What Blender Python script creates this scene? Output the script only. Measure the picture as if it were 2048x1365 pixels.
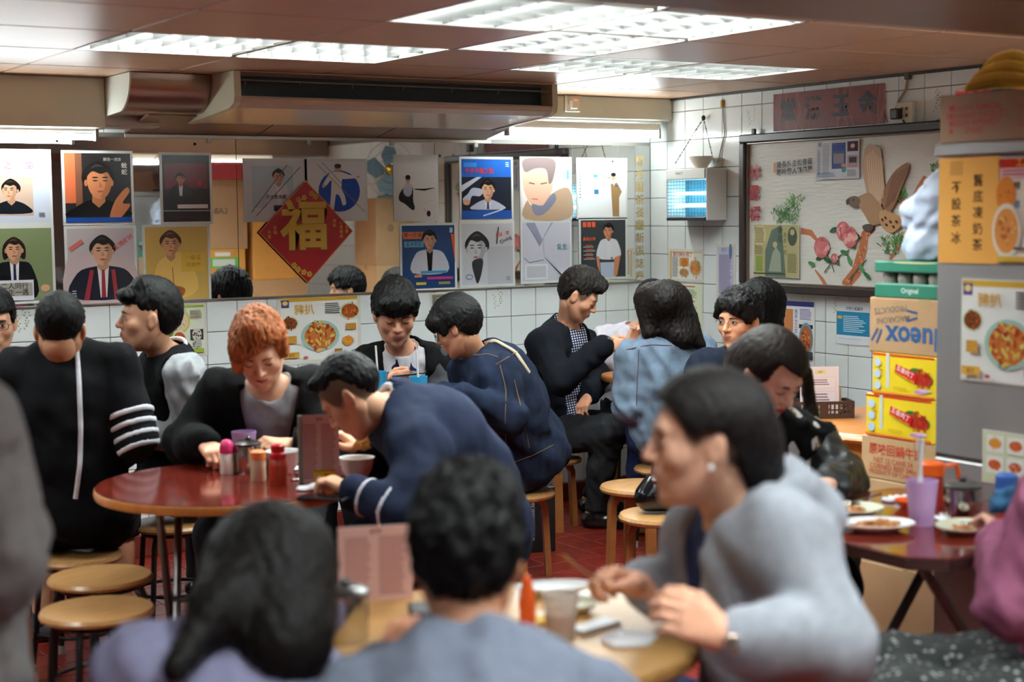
import bpy, bmesh, math, random
import numpy as np
from mathutils import Vector, Matrix
from mathutils.geometry import tessellate_polygon

for _o in list(bpy.data.objects): bpy.data.objects.remove(_o, do_unlink=True)
SC = bpy.context.scene
COL = SC.collection
f32 = np.float32
random.seed(7); RNG = np.random.RandomState(7)

# ---------------------------------------------------------------- camera
# solved from the wall tiles (0.152 m); the world is aligned with the room: corner of back and right wall at x = y = 0
TILE = .152
FPX = 3101.0
PITCH, ROLL, YAW = .0824430, -.0113821, .5644463
CAM = np.array([-34.3837*TILE, -44.8486*TILE, 10.19155*TILE])
FW = np.array([math.sin(YAW)*math.cos(PITCH), math.cos(YAW)*math.cos(PITCH), -math.sin(PITCH)])
_r = np.array([math.cos(YAW), -math.sin(YAW), 0.]); _u = np.cross(_r, FW)
RT = _r*math.cos(ROLL)+_u*math.sin(ROLL); UP = -_r*math.sin(ROLL)+_u*math.cos(ROLL)
FH = np.array([math.sin(YAW), math.cos(YAW), 0.]); RH = _r          # level forward / right
cam_d = bpy.data.cameras.new('camera'); cam = bpy.data.objects.new('camera', cam_d); COL.objects.link(cam)
cam.matrix_world = Matrix(((RT[0], UP[0], -FW[0], CAM[0]), (RT[1], UP[1], -FW[1], CAM[1]), (RT[2], UP[2], -FW[2], CAM[2]), (0, 0, 0, 1)))
cam_d.sensor_width = 36; cam_d.lens = FPX*36/2048
cam_d.clip_start = .05; cam_d.clip_end = 60
cam_d.dof.use_dof = True; cam_d.dof.focus_distance = 6.9; cam_d.dof.aperture_fstop = 2.3
SC.camera = cam

# ---------------------------------------------------------------- world, exposure
w = bpy.data.worlds.new('world'); SC.world = w; w.use_nodes = True
w.node_tree.nodes['Background'].inputs[0].default_value = (.9, .95, 1, 1)
w.node_tree.nodes['Background'].inputs[1].default_value = .02
SC.view_settings.view_transform = 'Standard'; SC.view_settings.look = 'None'
SC.view_settings.gamma = 1; SC.view_settings.use_curve_mapping = False
SC.view_settings.exposure = .62
SC.cycles.max_bounces = 7; SC.cycles.diffuse_bounces = 3; SC.cycles.glossy_bounces = 4; SC.cycles.transmission_bounces = 6
SC.cycles.sample_clamp_indirect = 6; SC.cycles.use_denoising = True
SC.cycles.caustics_reflective = False; SC.cycles.caustics_refractive = False

# pixels of the 2048 x 1365 frame to points: on a level plane, a wall plane, or at a known depth
def ray(x, y): return FW+RT*((x-1024)/FPX)-UP*((y-682.5)/FPX)
def _hit(x, y, i, v):
    d = ray(x, y); return CAM+d*((v-CAM[i])/d[i])
def pz(x, y, z): return _hit(x, y, 2, z)
def py_(x, y, v=0.): return _hit(x, y, 1, v)
def px_(x, y, v=0.): return _hit(x, y, 0, v)
def at(x, y, d): return CAM+ray(x, y)*d
def col(x, d, z):                       # the point at height z in pixel column x at depth d
    y = 700.
    for _ in range(6):
        p = at(x, y, d); y += (p[2]-z)*FPX/d
    return at(x, y, d)
# ---------------------------------------------------------------- materials
def srgb(r, g=None, b=None):
    if g is None: r, g, b = r
    f = lambda c: (c/255/12.92) if c/255 <= .04045 else ((c/255+.055)/1.055)**2.4
    return (f(r), f(g), f(b))
MATS = {}
def nn(nt, typ, **kw):
    n = nt.nodes.new(typ)
    for k, v in kw.items():
        if k.startswith('_'): setattr(n, k[1:], v)
    return n
def mat(name, color=(.8, .8, .8), rough=.5, metal=0., noise=0., nscale=20., bump=0., bscale=80., attr=None, emit=None, estr=0., alpha=1., trans=0., spec=.5, stretch=None, coat=0., sheen=0., sss=0., ior=1.45, ntype='noise'):
    """one procedural surface: base colour (or the Col attribute) broken up by noise, with fine bump"""
    if name in MATS: return MATS[name]
    m = bpy.data.materials.new(name); m.use_nodes = True; nt = m.node_tree; L = nt.links.new
    b = nt.nodes['Principled BSDF']
    b.inputs['Roughness'].default_value = rough; b.inputs['Metallic'].default_value = metal
    b.inputs['Specular IOR Level'].default_value = spec; b.inputs['IOR'].default_value = ior
    if alpha < 1: b.inputs['Alpha'].default_value = alpha
    if trans: b.inputs['Transmission Weight'].default_value = trans
    if coat: b.inputs['Coat Weight'].default_value = coat; b.inputs['Coat Roughness'].default_value = .08
    if sheen: b.inputs['Sheen Weight'].default_value = sheen
    if sss: b.inputs['Subsurface Weight'].default_value = sss; b.inputs['Subsurface Radius'].default_value = (.012, .005, .003); b.inputs['Subsurface Scale'].default_value = 1.
    tc = nn(nt, 'ShaderNodeTexCoord'); vec = tc.outputs['Object']
    if stretch:
        mp = nn(nt, 'ShaderNodeMapping'); mp.inputs['Scale'].default_value = stretch; L(vec, mp.inputs[0]); vec = mp.outputs[0]
    if attr:
        a = nn(nt, 'ShaderNodeAttribute'); a.attribute_name = attr; src = a.outputs['Color']
    else:
        rgb = nn(nt, 'ShaderNodeRGB'); rgb.outputs[0].default_value = (*color, 1); src = rgb.outputs[0]
    if noise:
        nz = nn(nt, 'ShaderNodeTexNoise'); nz.inputs['Scale'].default_value = nscale; nz.inputs['Detail'].default_value = 4; L(vec, nz.inputs['Vector'])
        mr = nn(nt, 'ShaderNodeMapRange'); mr.inputs[1].default_value = .25; mr.inputs[2].default_value = .75; mr.inputs[3].default_value = 1-noise; mr.inputs[4].default_value = 1+noise; L(nz.outputs[0], mr.inputs[0])
        mx = nn(nt, 'ShaderNodeVectorMath', _operation='SCALE'); L(src, mx.inputs[0]); L(mr.outputs[0], mx.inputs['Scale']); src = mx.outputs[0]
    L(src, b.inputs['Base Color'])
    if bump:
        bz = nn(nt, 'ShaderNodeTexNoise'); bz.inputs['Scale'].default_value = bscale; bz.inputs['Detail'].default_value = 3; L(vec, bz.inputs['Vector'])
        bp = nn(nt, 'ShaderNodeBump'); bp.inputs['Strength'].default_value = bump; bp.inputs['Distance'].default_value = .004; L(bz.outputs[0], bp.inputs['Height']); L(bp.outputs[0], b.inputs['Normal'])
    if emit:
        b.inputs['Emission Color'].default_value = (*emit, 1); b.inputs['Emission Strength'].default_value = estr
    MATS[name] = m
    return m
def M(name, rgb255, **kw): return mat(name, srgb(rgb255), **kw)
PRINT = mat('print_ink', attr='Col', rough=.45, spec=.35)
PRINT_GLOSS = mat('print_laminated', attr='Col', rough=.18, spec=.4)

# ---------------------------------------------------------------- objects
def link(o, parent=None):
    COL.objects.link(o)
    if parent is not None:
        o.parent = parent; o.matrix_parent_inverse = parent.matrix_world.inverted() if parent.get('_placed') is None else Matrix(parent['_placed']).inverted()
    return o
def tag(o, label=None, cat=None, group=None, kind=None):
    if label: o['label'] = label
    if cat: o['category'] = cat
    if group: o['group'] = group
    if kind: o['kind'] = kind
    return o
def empty(name, loc, label, cat, group=None, rz=0.):
    o = bpy.data.objects.new(name, None); o.empty_display_size = .05
    o.location = tuple(map(float, loc)); o.rotation_euler = (0, 0, rz); COL.objects.link(o)
    o.matrix_world = Matrix.Translation(o.location) @ Matrix.Rotation(rz, 4, 'Z')
    return tag(o, label, cat, group)
def mesh_obj(name, V, Fc, material, parent=None, smooth=False, colors=None, local=False):
    """V in world space (or in the parent's frame with local=True)"""
    me = bpy.data.meshes.new(name)
    V = np.asarray(V, dtype=float)
    if parent is not None and not local:
        Mi = np.array(parent_matrix(parent).inverted()); V = V@Mi[:3, :3].T+Mi[:3, 3]
    if isinstance(Fc, np.ndarray):
        n, m = len(V), len(Fc); k = Fc.shape[1] if m else 4
        me.vertices.add(n); me.vertices.foreach_set('co', V.astype(f32).ravel()); me.loops.add(m*k); me.loops.foreach_set('vertex_index', Fc.astype(np.int32).ravel())
        me.polygons.add(m); me.polygons.foreach_set('loop_start', np.arange(0, m*k, k, dtype=np.int32)); me.update(calc_edges=True)
    else: me.from_pydata(V.tolist(), [], Fc)
    if colors is not None:
        a = me.color_attributes.new('Col', 'FLOAT_COLOR', 'POINT'); c = np.ones((len(V), 4), f32); c[:, :3] = colors; a.data.foreach_set('color', c.ravel())
    if smooth: me.polygons.foreach_set('use_smooth', np.ones(len(me.polygons), bool))
    me.materials.append(material); me.update()
    o = bpy.data.objects.new(name, me); COL.objects.link(o)
    if parent is not None: o.parent = parent
    return o
def parent_matrix(p):
    m = Matrix.Identity(4)
    ch = []
    while p is not None: ch.append(p); p = p.parent
    for q in reversed(ch): m = m @ Matrix.LocRotScale(q.location, q.rotation_euler, q.scale)
    return m
class MB:
    """collects shapes; build() links them as one mesh object"""
    def __init__(s): s.v = []; s.f = []; s.c = []; s.cur = (1, 1, 1)
    def add(s, V, Fc):
        n = len(s.v); s.v += [tuple(map(float, p)) for p in V]; s.f += [tuple(i+n for i in q) for q in Fc]; s.c += [s.cur]*len(V); return s
    def box(s, lo, hi, bev=0.):
        x0, y0, z0 = lo; x1, y1, z1 = hi
        if not bev:
            return s.add([(x0, y0, z0), (x1, y0, z0), (x1, y1, z0), (x0, y1, z0), (x0, y0, z1), (x1, y0, z1), (x1, y1, z1), (x0, y1, z1)], [(0, 3, 2, 1), (4, 5, 6, 7), (0, 1, 5, 4), (1, 2, 6, 5), (2, 3, 7, 6), (3, 0, 4, 7)])
        b = min(bev, (x1-x0)*.49, (y1-y0)*.49, (z1-z0)*.49); V = []
        for z, i in ((z0, b), (z0+b, 0), (z1-b, 0), (z1, b)):
            if i: V += [(x0+i, y0+i, z), (x1-i, y0+i, z), (x1-i, y1-i, z), (x0+i, y1-i, z)]
            else: V += [(x0, y0+b, z), (x0+b, y0, z), (x1-b, y0, z), (x1, y0+b, z), (x1, y1-b, z), (x1-b, y1, z), (x0+b, y1, z), (x0, y1-b, z)]
        a, m1, m2, t = 0, 4, 12, 20
        Fc = [(0, 3, 2, 1), (t, t+1, t+2, t+3)]
        for k in range(8): Fc.append((m1+k, m1+(k+1) % 8, m2+(k+1) % 8, m2+k))
        pr = [(0, 1), (2, 3), (4, 5), (6, 7)]
        for k in range(4):
            p, q = pr[k]; n = pr[(k+1) % 4][0]
            Fc.append((a+k, m1+q, m1+p)); Fc.append((t+k, m2+p, m2+q))
            Fc.append((a+k, a+(k+1) % 4, m1+n, m1+q)); Fc.append((t+(k+1) % 4, t+k, m2+q, m2+n))
        return s.add(V, Fc)
    def obox(s, c, ax, half, bev=0.):
        """box with its own axes: ax three unit vectors"""
        t = MB().box([-h for h in half], half, bev); A = np.array(ax, float)
        return s.add(np.array(t.v)@A+np.array(c, float), t.f)
    def tube(s, pts, r, n=8, cap=True, closed=False):
        P = np.array(pts, float); m = len(P); R = np.full(m, r) if np.isscalar(r) else np.array(r, float)
        T = np.zeros_like(P)
        for i in range(m):
            a = P[(i-1) % m] if (closed or i) else P[0]; b = P[(i+1) % m] if (closed or i < m-1) else P[-1]; T[i] = (b-a)/(np.linalg.norm(b-a)+1e-12)
        ref = np.array([0, 0, 1.]) if abs(T[0][2]) < .9 else np.array([1., 0, 0])
        u = np.cross(ref, T[0]); u /= np.linalg.norm(u); V = []
        for i in range(m):
            u = u-T[i]*(u@T[i]); u /= np.linalg.norm(u)+1e-12; v = np.cross(T[i], u)
            V += [P[i]+R[i]*(u*math.cos(2*math.pi*k/n)+v*math.sin(2*math.pi*k/n)) for k in range(n)]
        Fc = []
        for i in range(m if closed else m-1):
            j = (i+1) % m
            for k in range(n): Fc.append((i*n+k, i*n+(k+1) % n, j*n+(k+1) % n, j*n+k))
        if cap and not closed: Fc += [tuple(range(n))[::-1], tuple((m-1)*n+k for k in range(n))]
        return s.add(V, Fc)
    def lathe(s, prof, c=(0, 0, 0), n=24, ax=None, cap=True):
        """prof: (r, z) bottom to top, about the z axis through c"""
        V = []; m = len(prof)
        for r, z in prof: V += [(r*math.cos(2*math.pi*k/n), r*math.sin(2*math.pi*k/n), z) for k in range(n)]
        Fc = []
        for i in range(m-1):
            for k in range(n): Fc.append((i*n+k, i*n+(k+1) % n, (i+1)*n+(k+1) % n, (i+1)*n+k))
        if cap: Fc += [tuple(range(n))[::-1], tuple((m-1)*n+k for k in range(n))]
        V = np.array(V)
        if ax is not None: V = V@np.array(ax, float)
        return s.add(V+np.array(c, float), Fc)
    def ell(s, c, rad, ax=None, n=12, m=8):
        pr = [(max(1e-4, math.sin(math.pi*i/m)), -math.cos(math.pi*i/m)) for i in range(m+1)]
        t = MB().lathe(pr, n=n); V = np.array(t.v)*np.array(rad)
        if ax is not None: V = V@np.array(ax, float)
        return s.add(V+np.array(c, float), t.f)
    def prism(s, poly, o, ex, ey, ez):
        """flat outline poly [(a, b)] in axes ex, ey at o, thick along the vector ez"""
        o, ex, ey, ez = (np.array(q, float) for q in (o, ex, ey, ez)); n = len(poly)
        A = [o+ex*a+ey*b for a, b in poly]; V = A+[p+ez for p in A]
        tri = tessellate_polygon([[Vector((a, b, 0)) for a, b in poly]])
        Fc = [tuple(t) for t in tri]+[tuple(i+n for i in t[::-1]) for t in tri]+[(i, (i+1) % n, n+(i+1) % n, n+i) for i in range(n)]
        return s.add(V, Fc)
    def build(s, name, material, parent=None, smooth=False, colors=False, local=False, fixn=True):
        o = mesh_obj(name, s.v, s.f, material, parent, False, np.array(s.c) if colors else None, local)
        if fixn:
            bm = bmesh.new(); bm.from_mesh(o.data); bmesh.ops.recalc_face_normals(bm, faces=bm.faces); bm.to_mesh(o.data); bm.free()
        if smooth: smooth_by_angle(o, smooth if not isinstance(smooth, bool) else 40)
        return o
def smooth_by_angle(o, deg=40):
    me = o.data; me.polygons.foreach_set('use_smooth', np.ones(len(me.polygons), bool))
    try: me.set_sharp_from_angle(angle=math.radians(deg))
    except Exception: pass
def copy_tree(o, parent=None):
    c = o.copy(); COL.objects.link(c)
    if parent is not None: c.parent = parent
    for ch in list(o.children): copy_tree(ch, c)
    return c

# ---------------------------------------------------------------- flat print: layered coloured outlines on a sheet
_TC = {}
def text_shape(body, bold=0.):
    k = (body, bold)
    if k in _TC: return _TC[k]
    cu = bpy.data.curves.new('t', 'FONT'); cu.body = body; cu.size = 1; cu.align_x = 'CENTER'; cu.align_y = 'CENTER'; cu.resolution_u = 2; cu.offset = bold
    ob = bpy.data.objects.new('t', cu); me = bpy.data.meshes.new_from_object(ob)
    n = len(me.vertices); V = np.zeros(n*3); me.vertices.foreach_get('co', V); V = V.reshape(-1, 3)[:, :2]
    Fc = [tuple(p.vertices) for p in me.polygons]
    bpy.data.objects.remove(ob); bpy.data.curves.remove(cu); bpy.data.meshes.remove(me)
    _TC[k] = (V, Fc); return _TC[k]
def smooth_loop(P, n=4):
    P = np.array(P, float); out = []
    m = len(P)
    for i in range(m):
        a, b, c, d = P[(i-1) % m], P[i], P[(i+1) % m], P[(i+2) % m]
        for k in range(n):
            t = k/n; out.append(.5*((2*b)+(c-a)*t+(2*a-5*b+4*c-d)*t*t+(3*b-a-3*c+d)*t**3))
    return out
class Sheet:
    """a print: ops in sheet coordinates, (0, 0) top left to (1, 1) bottom right"""
    def __init__(s, o, ex, ey, nrm, step=.00012, base=.0012):
        s.o, s.ex, s.ey, s.n = (np.array(q, float) for q in (o, ex, ey, nrm)); s.k = 0; s.step = step; s.base = base
        s.W = np.linalg.norm(s.ex); s.H = np.linalg.norm(s.ey); s.v = []; s.f = []; s.c = []
    def _add(s, P, Fc, c):
        if max(c) > 1: c = srgb(c)
        h = s.base+s.k*s.step; s.k += 1; n = len(s.v)
        s.v += [tuple(s.o+s.ex*a+s.ey*b+s.n*h) for a, b in P]; s.f += [tuple(i+n for i in q) for q in Fc]; s.c += [c]*len(P); return s
    def poly(s, P, c):
        P = [(float(a), float(b)) for a, b in P]
        return s._add(P, [tuple(t) for t in tessellate_polygon([[Vector((a, b, 0)) for a, b in P]])], c)
    def blob(s, P, c, n=4): return s.poly(smooth_loop(P, n), c)
    def rect(s, x0, y0, x1, y1, c): return s._add([(x0, y0), (x1, y0), (x1, y1), (x0, y1)], [(0, 1, 2, 3)], c)
    def ell(s, cx, cy, rx, ry, c, rot=0., n=24):
        a = s.H/s.W; cr, sr = math.cos(rot), math.sin(rot); P = []
        for i in range(n):
            u, v = rx*math.cos(2*math.pi*i/n), ry*a*math.sin(2*math.pi*i/n); P.append((cx+u*cr-v*sr, cy+(u*sr+v*cr)/a))
        return s._add(P, [tuple(range(n))], c)
    def line(s, pts, wd, c):
        """stroke of width wd (share of the sheet's width)"""
        a = s.H/s.W; P = np.array(pts, float)*[1, a]; Lf = []; Rt = []
        ww = np.full(len(P), wd) if np.isscalar(wd) else np.array(wd)
        for i in range(len(P)):
            t = P[min(i+1, len(P)-1)]-P[max(i-1, 0)]; t /= np.linalg.norm(t)+1e-9; nv = np.array([-t[1], t[0]])*ww[i]/2; Lf.append(P[i]+nv); Rt.append(P[i]-nv)
        Q = [(p[0], p[1]/a) for p in Lf+Rt]; m = len(P)
        return s._add(Q, [(i, i+1, m+i+1, m+i) for i in range(m-1)], c)
    def text(s, body, x, y, size, c, vert=False, rot=0., bold=0.01, flipx=False, gap=1.08, sx=1.):
        """size: character height as a share of the sheet's width"""
        a = s.H/s.W
        if vert:
            for i, ch in enumerate(body):
                if ch.strip(): s.text(ch, x, y+i*size*gap/a, size, c, bold=bold); s.k -= 1
            s.k += 1; return s
        V, Fc = text_shape(body, bold)
        if not len(V): return s
        V = V*[size*sx, -size]
        if flipx: V = V*[-1, 1]
        cr, sr = math.cos(rot), math.sin(rot); V = np.stack([V[:, 0]*cr-V[:, 1]*sr, V[:, 0]*sr+V[:, 1]*cr], 1)
        return s._add([(x+p[0], y+p[1]/a) for p in V], Fc, c)
    def lines(s, x0, y0, x1, y1, n, c, th=.45, rag=.2, seed=0):
        """rows of print too small to read"""
        r = random.Random(seed); P = []; Fc = []
        for i in range(n):
            ya = y0+(y1-y0)*i/n; yb = ya+(y1-y0)/n*th; xe = x1-(x1-x0)*rag*r.random(); k = len(P); P += [(x0, ya), (xe, ya), (xe, yb), (x0, yb)]; Fc.append((k, k+1, k+2, k+3))
        return s._add(P, Fc, c)
    def food(s, cx, cy, r, cols, plate=None, seed=0, n=26, px=1., py=1.):
        """a plate of food: overlapping coloured morsels"""
        rr = random.Random(seed)
        if plate is not None: s.ell(cx, cy, r*1.22*px, r*1.22*py, plate)
        s.ell(cx, cy, r*px, r*py, cols[0])
        for i in range(n):
            t = rr.random()*6.28; q = r*.85*math.sqrt(rr.random()); w_ = r*rr.uniform(.1, .22)
            s.ell(cx+q*px*math.cos(t), cy+q*py*math.sin(t)*s.W/s.H, w_, w_*rr.uniform(.4, .9), rr.choice(cols), rr.random()*3, n=8)
            s.k -= .6
        s.k = int(s.k)+1; return s
    def build(s, name, parent=None, gloss=False):
        return mesh_obj(name, s.v, s.f, PRINT_GLOSS if gloss else PRINT, parent, colors=np.array(s.c))

# ---------------------------------------------------------------- smooth solids from distance fields (people, hair, clothes, food)
def unit(v): v = np.array(v, float); return v/(np.linalg.norm(v)+1e-12)
class Field:
    def __init__(s, lo, hi, h):
        s.lo = np.array(lo, float); s.h = h; n = np.maximum(np.ceil((np.array(hi)-s.lo)/h).astype(int)+1, 3)
        s.f = np.full(n, 1., f32); s.ax = [(s.lo[i]+h*np.arange(n[i])).astype(f32) for i in range(3)]
    def grid(s): return s.ax[0][:, None, None], s.ax[1][None, :, None], s.ax[2][None, None, :]
    def sl(s, lo, hi):
        out = []
        for i in range(3):
            a = int(np.floor((lo[i]-s.lo[i])/s.h)); b = int(np.ceil((hi[i]-s.lo[i])/s.h))+1; a = max(a, 0); b = min(b, s.f.shape[i])
            if a >= b: return None
            out.append(slice(a, b))
        return tuple(out)
    def prim(s, p, infl=0., mode=1):
        """p = ('c', a, b, ra, rb, k) tapered limb or ('e', c, axes, radii, k) ellipsoid; mode 1 joins, -1 carves"""
        k = p[-1]; m = .05+k+infl
        if p[0] == 'c':
            a, b, ra, rb = np.array(p[1]), np.array(p[2]), p[3]+infl, p[4]+infl; R = max(ra, rb)+m
            S = s.sl(np.minimum(a, b)-R, np.maximum(a, b)+R)
        else:
            c = np.array(p[1]); rad = np.array(p[3])+infl; R = max(rad)+m; S = s.sl(c-R, c+R)
        if S is None: return s
        X, Y, Z = s.ax[0][S[0]][:, None, None], s.ax[1][S[1]][None, :, None], s.ax[2][S[2]][None, None, :]
        if p[0] == 'c':
            ba = (b-a).astype(f32); l2 = f32(ba@ba+1e-9); x, y, z = X-f32(a[0]), Y-f32(a[1]), Z-f32(a[2])
            t = np.clip((x*ba[0]+y*ba[1]+z*ba[2])/l2, 0, 1)
            d = np.sqrt((x-ba[0]*t)**2+(y-ba[1]*t)**2+(z-ba[2]*t)**2)-(f32(ra)+f32(rb-ra)*t)
        else:
            A = np.array(p[2], float).astype(f32); x, y, z = X-f32(c[0]), Y-f32(c[1]), Z-f32(c[2]); q0 = 0; q1 = 0
            for i in range(3):
                e = (x*A[i, 0]+y*A[i, 1]+z*A[i, 2])/f32(rad[i]); q0 = q0+e*e; q1 = q1+(e/f32(rad[i]))**2
            k0 = np.sqrt(q0); d = k0*(k0-1)/np.sqrt(q1+1e-9)
        g = s.f[S]
        if mode == 1:
            h = np.maximum(f32(k)-np.abs(g-d), 0)/f32(max(k, 1e-6)); s.f[S] = np.minimum(g, d)-h*h*f32(k*.25)
        else:
            d = -d; h = np.maximum(f32(k)-np.abs(g-d), 0)/f32(max(k, 1e-6)); s.f[S] = np.maximum(g, d)+h*h*f32(k*.25)
        return s
    def plane(s, p, n, k=0.):
        """keeps the side that n points away from"""
        X, Y, Z = s.grid(); d = (X-f32(p[0]))*f32(n[0])+(Y-f32(p[1]))*f32(n[1])+(Z-f32(p[2]))*f32(n[2]); s.f = np.maximum(s.f, d); return s
    def local(s, o, A):
        X, Y, Z = s.grid(); x, y, z = X-f32(o[0]), Y-f32(o[1]), Z-f32(o[2]); A = np.array(A, float).astype(f32)
        return [x*A[i, 0]+y*A[i, 1]+z*A[i, 2] for i in range(3)]
    def folds(s, amp, wl=.08, seed=0, n=5, axis=None):
        r = np.random.RandomState(seed); X, Y, Z = s.grid(); acc = 0
        for i in range(n):
            d = unit(r.normal(size=3))
            if axis is not None: d = unit(d-np.array(axis)*(d@axis)*.8)
            q = 2*math.pi/(wl*r.uniform(.6, 1.6)); e = unit(r.normal(size=3)); q2 = 2*math.pi/(wl*r.uniform(1.5, 3))
            acc = acc+np.sin(X*f32(d[0]*q)+Y*f32(d[1]*q)+Z*f32(d[2]*q)+f32(r.rand()*6)+1.5*np.sin(X*f32(e[0]*q2)+Y*f32(e[1]*q2)+Z*f32(e[2]*q2)))
        s.f = s.f+acc*f32(amp/math.sqrt(n)); return s
    def mesh(s):
        f = s.f; h = s.h; nx, ny, nz = f.shape
        ins = f < 0
        c = ins[:-1, :-1, :-1].astype(np.int8)
        tot = np.zeros((nx-1, ny-1, nz-1), np.int8)
        for i in (0, 1):
            for j in (0, 1):
                for k in (0, 1): tot += ins[i:nx-1+i, j:ny-1+j, k:nz-1+k]
        I, J, K = np.nonzero((tot > 0) & (tot < 8))
        if len(I) == 0: return np.zeros((0, 3)), np.zeros((0, 4), int)
        cor = [(i, j, k) for i in (0, 1) for j in (0, 1) for k in (0, 1)]
        val = np.stack([f[I+i, J+j, K+k] for i, j, k in cor], 1)
        acc = np.zeros((len(I), 3)); cnt = np.zeros(len(I))
        for a in range(8):
            for b in range(a+1, 8):
                da = np.array(cor[a]); db = np.array(cor[b])
                if abs(da-db).sum() != 1: continue
                va, vb = val[:, a], val[:, b]; m = (va < 0) != (vb < 0)
                t = np.where(m, va/np.where(m, va-vb, 1), 0)
                acc += np.where(m[:, None], da+(db-da)*t[:, None], 0); cnt += m
        V = s.lo+h*(np.stack([I, J, K], 1)+acc/cnt[:, None])
        idx = np.full((nx-1, ny-1, nz-1), -1, np.int32); idx[I, J, K] = np.arange(len(I))
        Q = []
        for ax in range(3):
            a = [slice(None)]*3; b = [slice(None)]*3; a[ax] = slice(0, -1); b[ax] = slice(1, None)
            m = ins[tuple(a)] != ins[tuple(b)]
            i, j, k = np.nonzero(m); o1, o2 = [(1, 2), (2, 0), (0, 1)][ax]
            P = np.stack([i, j, k], 1); ok = (P[:, o1] > 0) & (P[:, o2] > 0) & (P[:, o1] < f.shape[o1]-1) & (P[:, o2] < f.shape[o2]-1); P = P[ok]
            e1 = np.zeros(3, int); e1[o1] = 1; e2 = np.zeros(3, int); e2[o2] = 1
            g = lambda q: idx[q[:, 0], q[:, 1], q[:, 2]]
            q = np.stack([g(P-e1-e2), g(P-e2), g(P), g(P-e1)], 1)
            fl = ~ins[P[:, 0], P[:, 1], P[:, 2]]; q[fl] = q[fl][:, ::-1]; Q.append(q)
        Q = np.concatenate(Q); Q = Q[(Q >= 0).all(1)]
        return V, Q
def bbox(prims, pad):
    lo = np.full(3, 1e9); hi = -lo
    for p in prims:
        if p[0] == 'c':
            for q, r in ((p[1], p[3]), (p[2], p[4])): lo = np.minimum(lo, np.array(q)-r); hi = np.maximum(hi, np.array(q)+r)
        else: R = max(p[3]); lo = np.minimum(lo, np.array(p[1])-R); hi = np.maximum(hi, np.array(p[1])+R)
    return lo-pad, hi+pad
def solid(prims, h, infl=0., pad=.03):
    lo, hi = bbox(prims, pad+infl); g = Field(lo, hi, h)
    for p in prims: g.prim(p, infl)
    return g
def field_obj(name, g, material, parent, colors=None):
    V, Q = g.mesh()
    c = None
    if colors is not None: c = np.broadcast_to(np.array(colors(V) if callable(colors) else colors), V.shape)
    return mesh_obj(name, V, Q, material, parent, True, c)
# ---------------------------------------------------------------- people
SKIN = mat('skin', attr='Col', rough=.5, spec=.35, bump=.05, bscale=300, noise=.05, nscale=60)
HAIRM = mat('hair', attr='Col', rough=.55, spec=.16, bump=.45, bscale=70, stretch=(5, 5, .3), noise=.25, nscale=90)
HAIRW = mat('hair_wavy', attr='Col', rough=.55, spec=.2, bump=.4, bscale=60, stretch=(2.5, 2.5, .5), noise=.45, nscale=50)
def cloth(name, rgb, **kw):
    k = dict(rough=.9, spec=.15, noise=.12, nscale=35, bump=.25, bscale=420, sheen=.0); k.update(kw); return M(name, rgb, **k)
def head_prims():
    P = [('e', (0, -.012, .036), np.eye(3), (.076, .096, .083), .02), ('e', (0, .020, -.03), np.eye(3), (.065, .066, .084), .03),
         ('c', (0, .035, -.072), (0, .064, -.097), .040, .0205, .025)]
    for s in (-1, 1):
        P += [('c', (s*.047, -.002, -.045), (s*.028, .042, -.086), .022, .019, .02), ('e', (s*.041, .056, -.024), np.eye(3), (.024, .022, .022), .02)]
    P += [('c', (-.032, .0765, .024), (.032, .0765, .024), .0115, .0115, .018)]
    C = [('e', (s*.031, .100, .004), np.eye(3), (.019, .015, .011), .012) for s in (-1, 1)]
    Q = [('e', (s*.031, .0755, .002), np.eye(3), (.0148, .0125, .0115), .006) for s in (-1, 1)]
    Q += [('c', (0, .083, .014), (0, .1040, -.027), .0074, .0105, .012)]
    Q += [('e', (s*.0115, .091, -.031), np.eye(3), (.0082, .011, .0072), .006) for s in (-1, 1)]
    Q += [('e', (0, .076, -.058), np.eye(3), (.027, .018, .021), .015)]
    for s in (-1, 1):
        Q += [('c', (0, .0925, -.0540), (s*.018, .0860, -.056), .0042, .0030, .004), ('c', (0, .0918, -.0630), (s*.016, .0855, -.0612), .0048, .0032, .004)]
        Q += [('e', (s*.078, -.006, -.006), np.array([[1, s*.35, 0], [-s*.35, 1, .15], [0, -.15, 1]]), (.0085, .019, .031), .006)]
    return P, C, Q
_HEAD = {}
def head_template(h):
    if h in _HEAD: return _HEAD[h]
    g = Field((-.105, -.13, -.14), (.105, .135, .14), h); P, C, Q = head_prims()
    for p in P: g.prim(p)
    for p in C: g.prim(p, mode=-1)
    for p in Q: g.prim(p)
    for s in (-1, 1): g.prim(('e', (s*.0885, .0, -.003), np.eye(3), (.006, .009, .017), .005), mode=-1)
    V, F = g.mesh()
    def sy(x, z):
        i = int(round((x-g.lo[0])/h)); k = int(round((z-g.lo[2])/h)); c = np.nonzero(g.f[i, :, k] < 0)[0]
        if not len(c): return .08
        j = c[-1]; a, b = g.f[i, j, k], g.f[i, j+1, k]; return g.lo[1]+h*(j+a/(a-b))
    _HEAD[h] = (V, F, sy); return _HEAD[h]
def sstep(a, b, x): t = np.clip((x-a)/(b-a), 0, 1); return t*t*(3-2*t)
HLINE = ([-.125, -.06, -.032, -.02, .012, .03, .045, .062, .09], [-.078, -.068, -.035, .012, .012, -.002, .012, .055, .062])
def yawdir(deg, pitch=0.):
    """0 faces the camera, 90 the right of the picture, 180 away"""
    a = math.radians(deg); b = math.radians(pitch); d = -FH*math.cos(a)+RH*math.sin(a); return unit(d*math.cos(b)-np.array([0, 0, math.sin(b)]))
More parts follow.
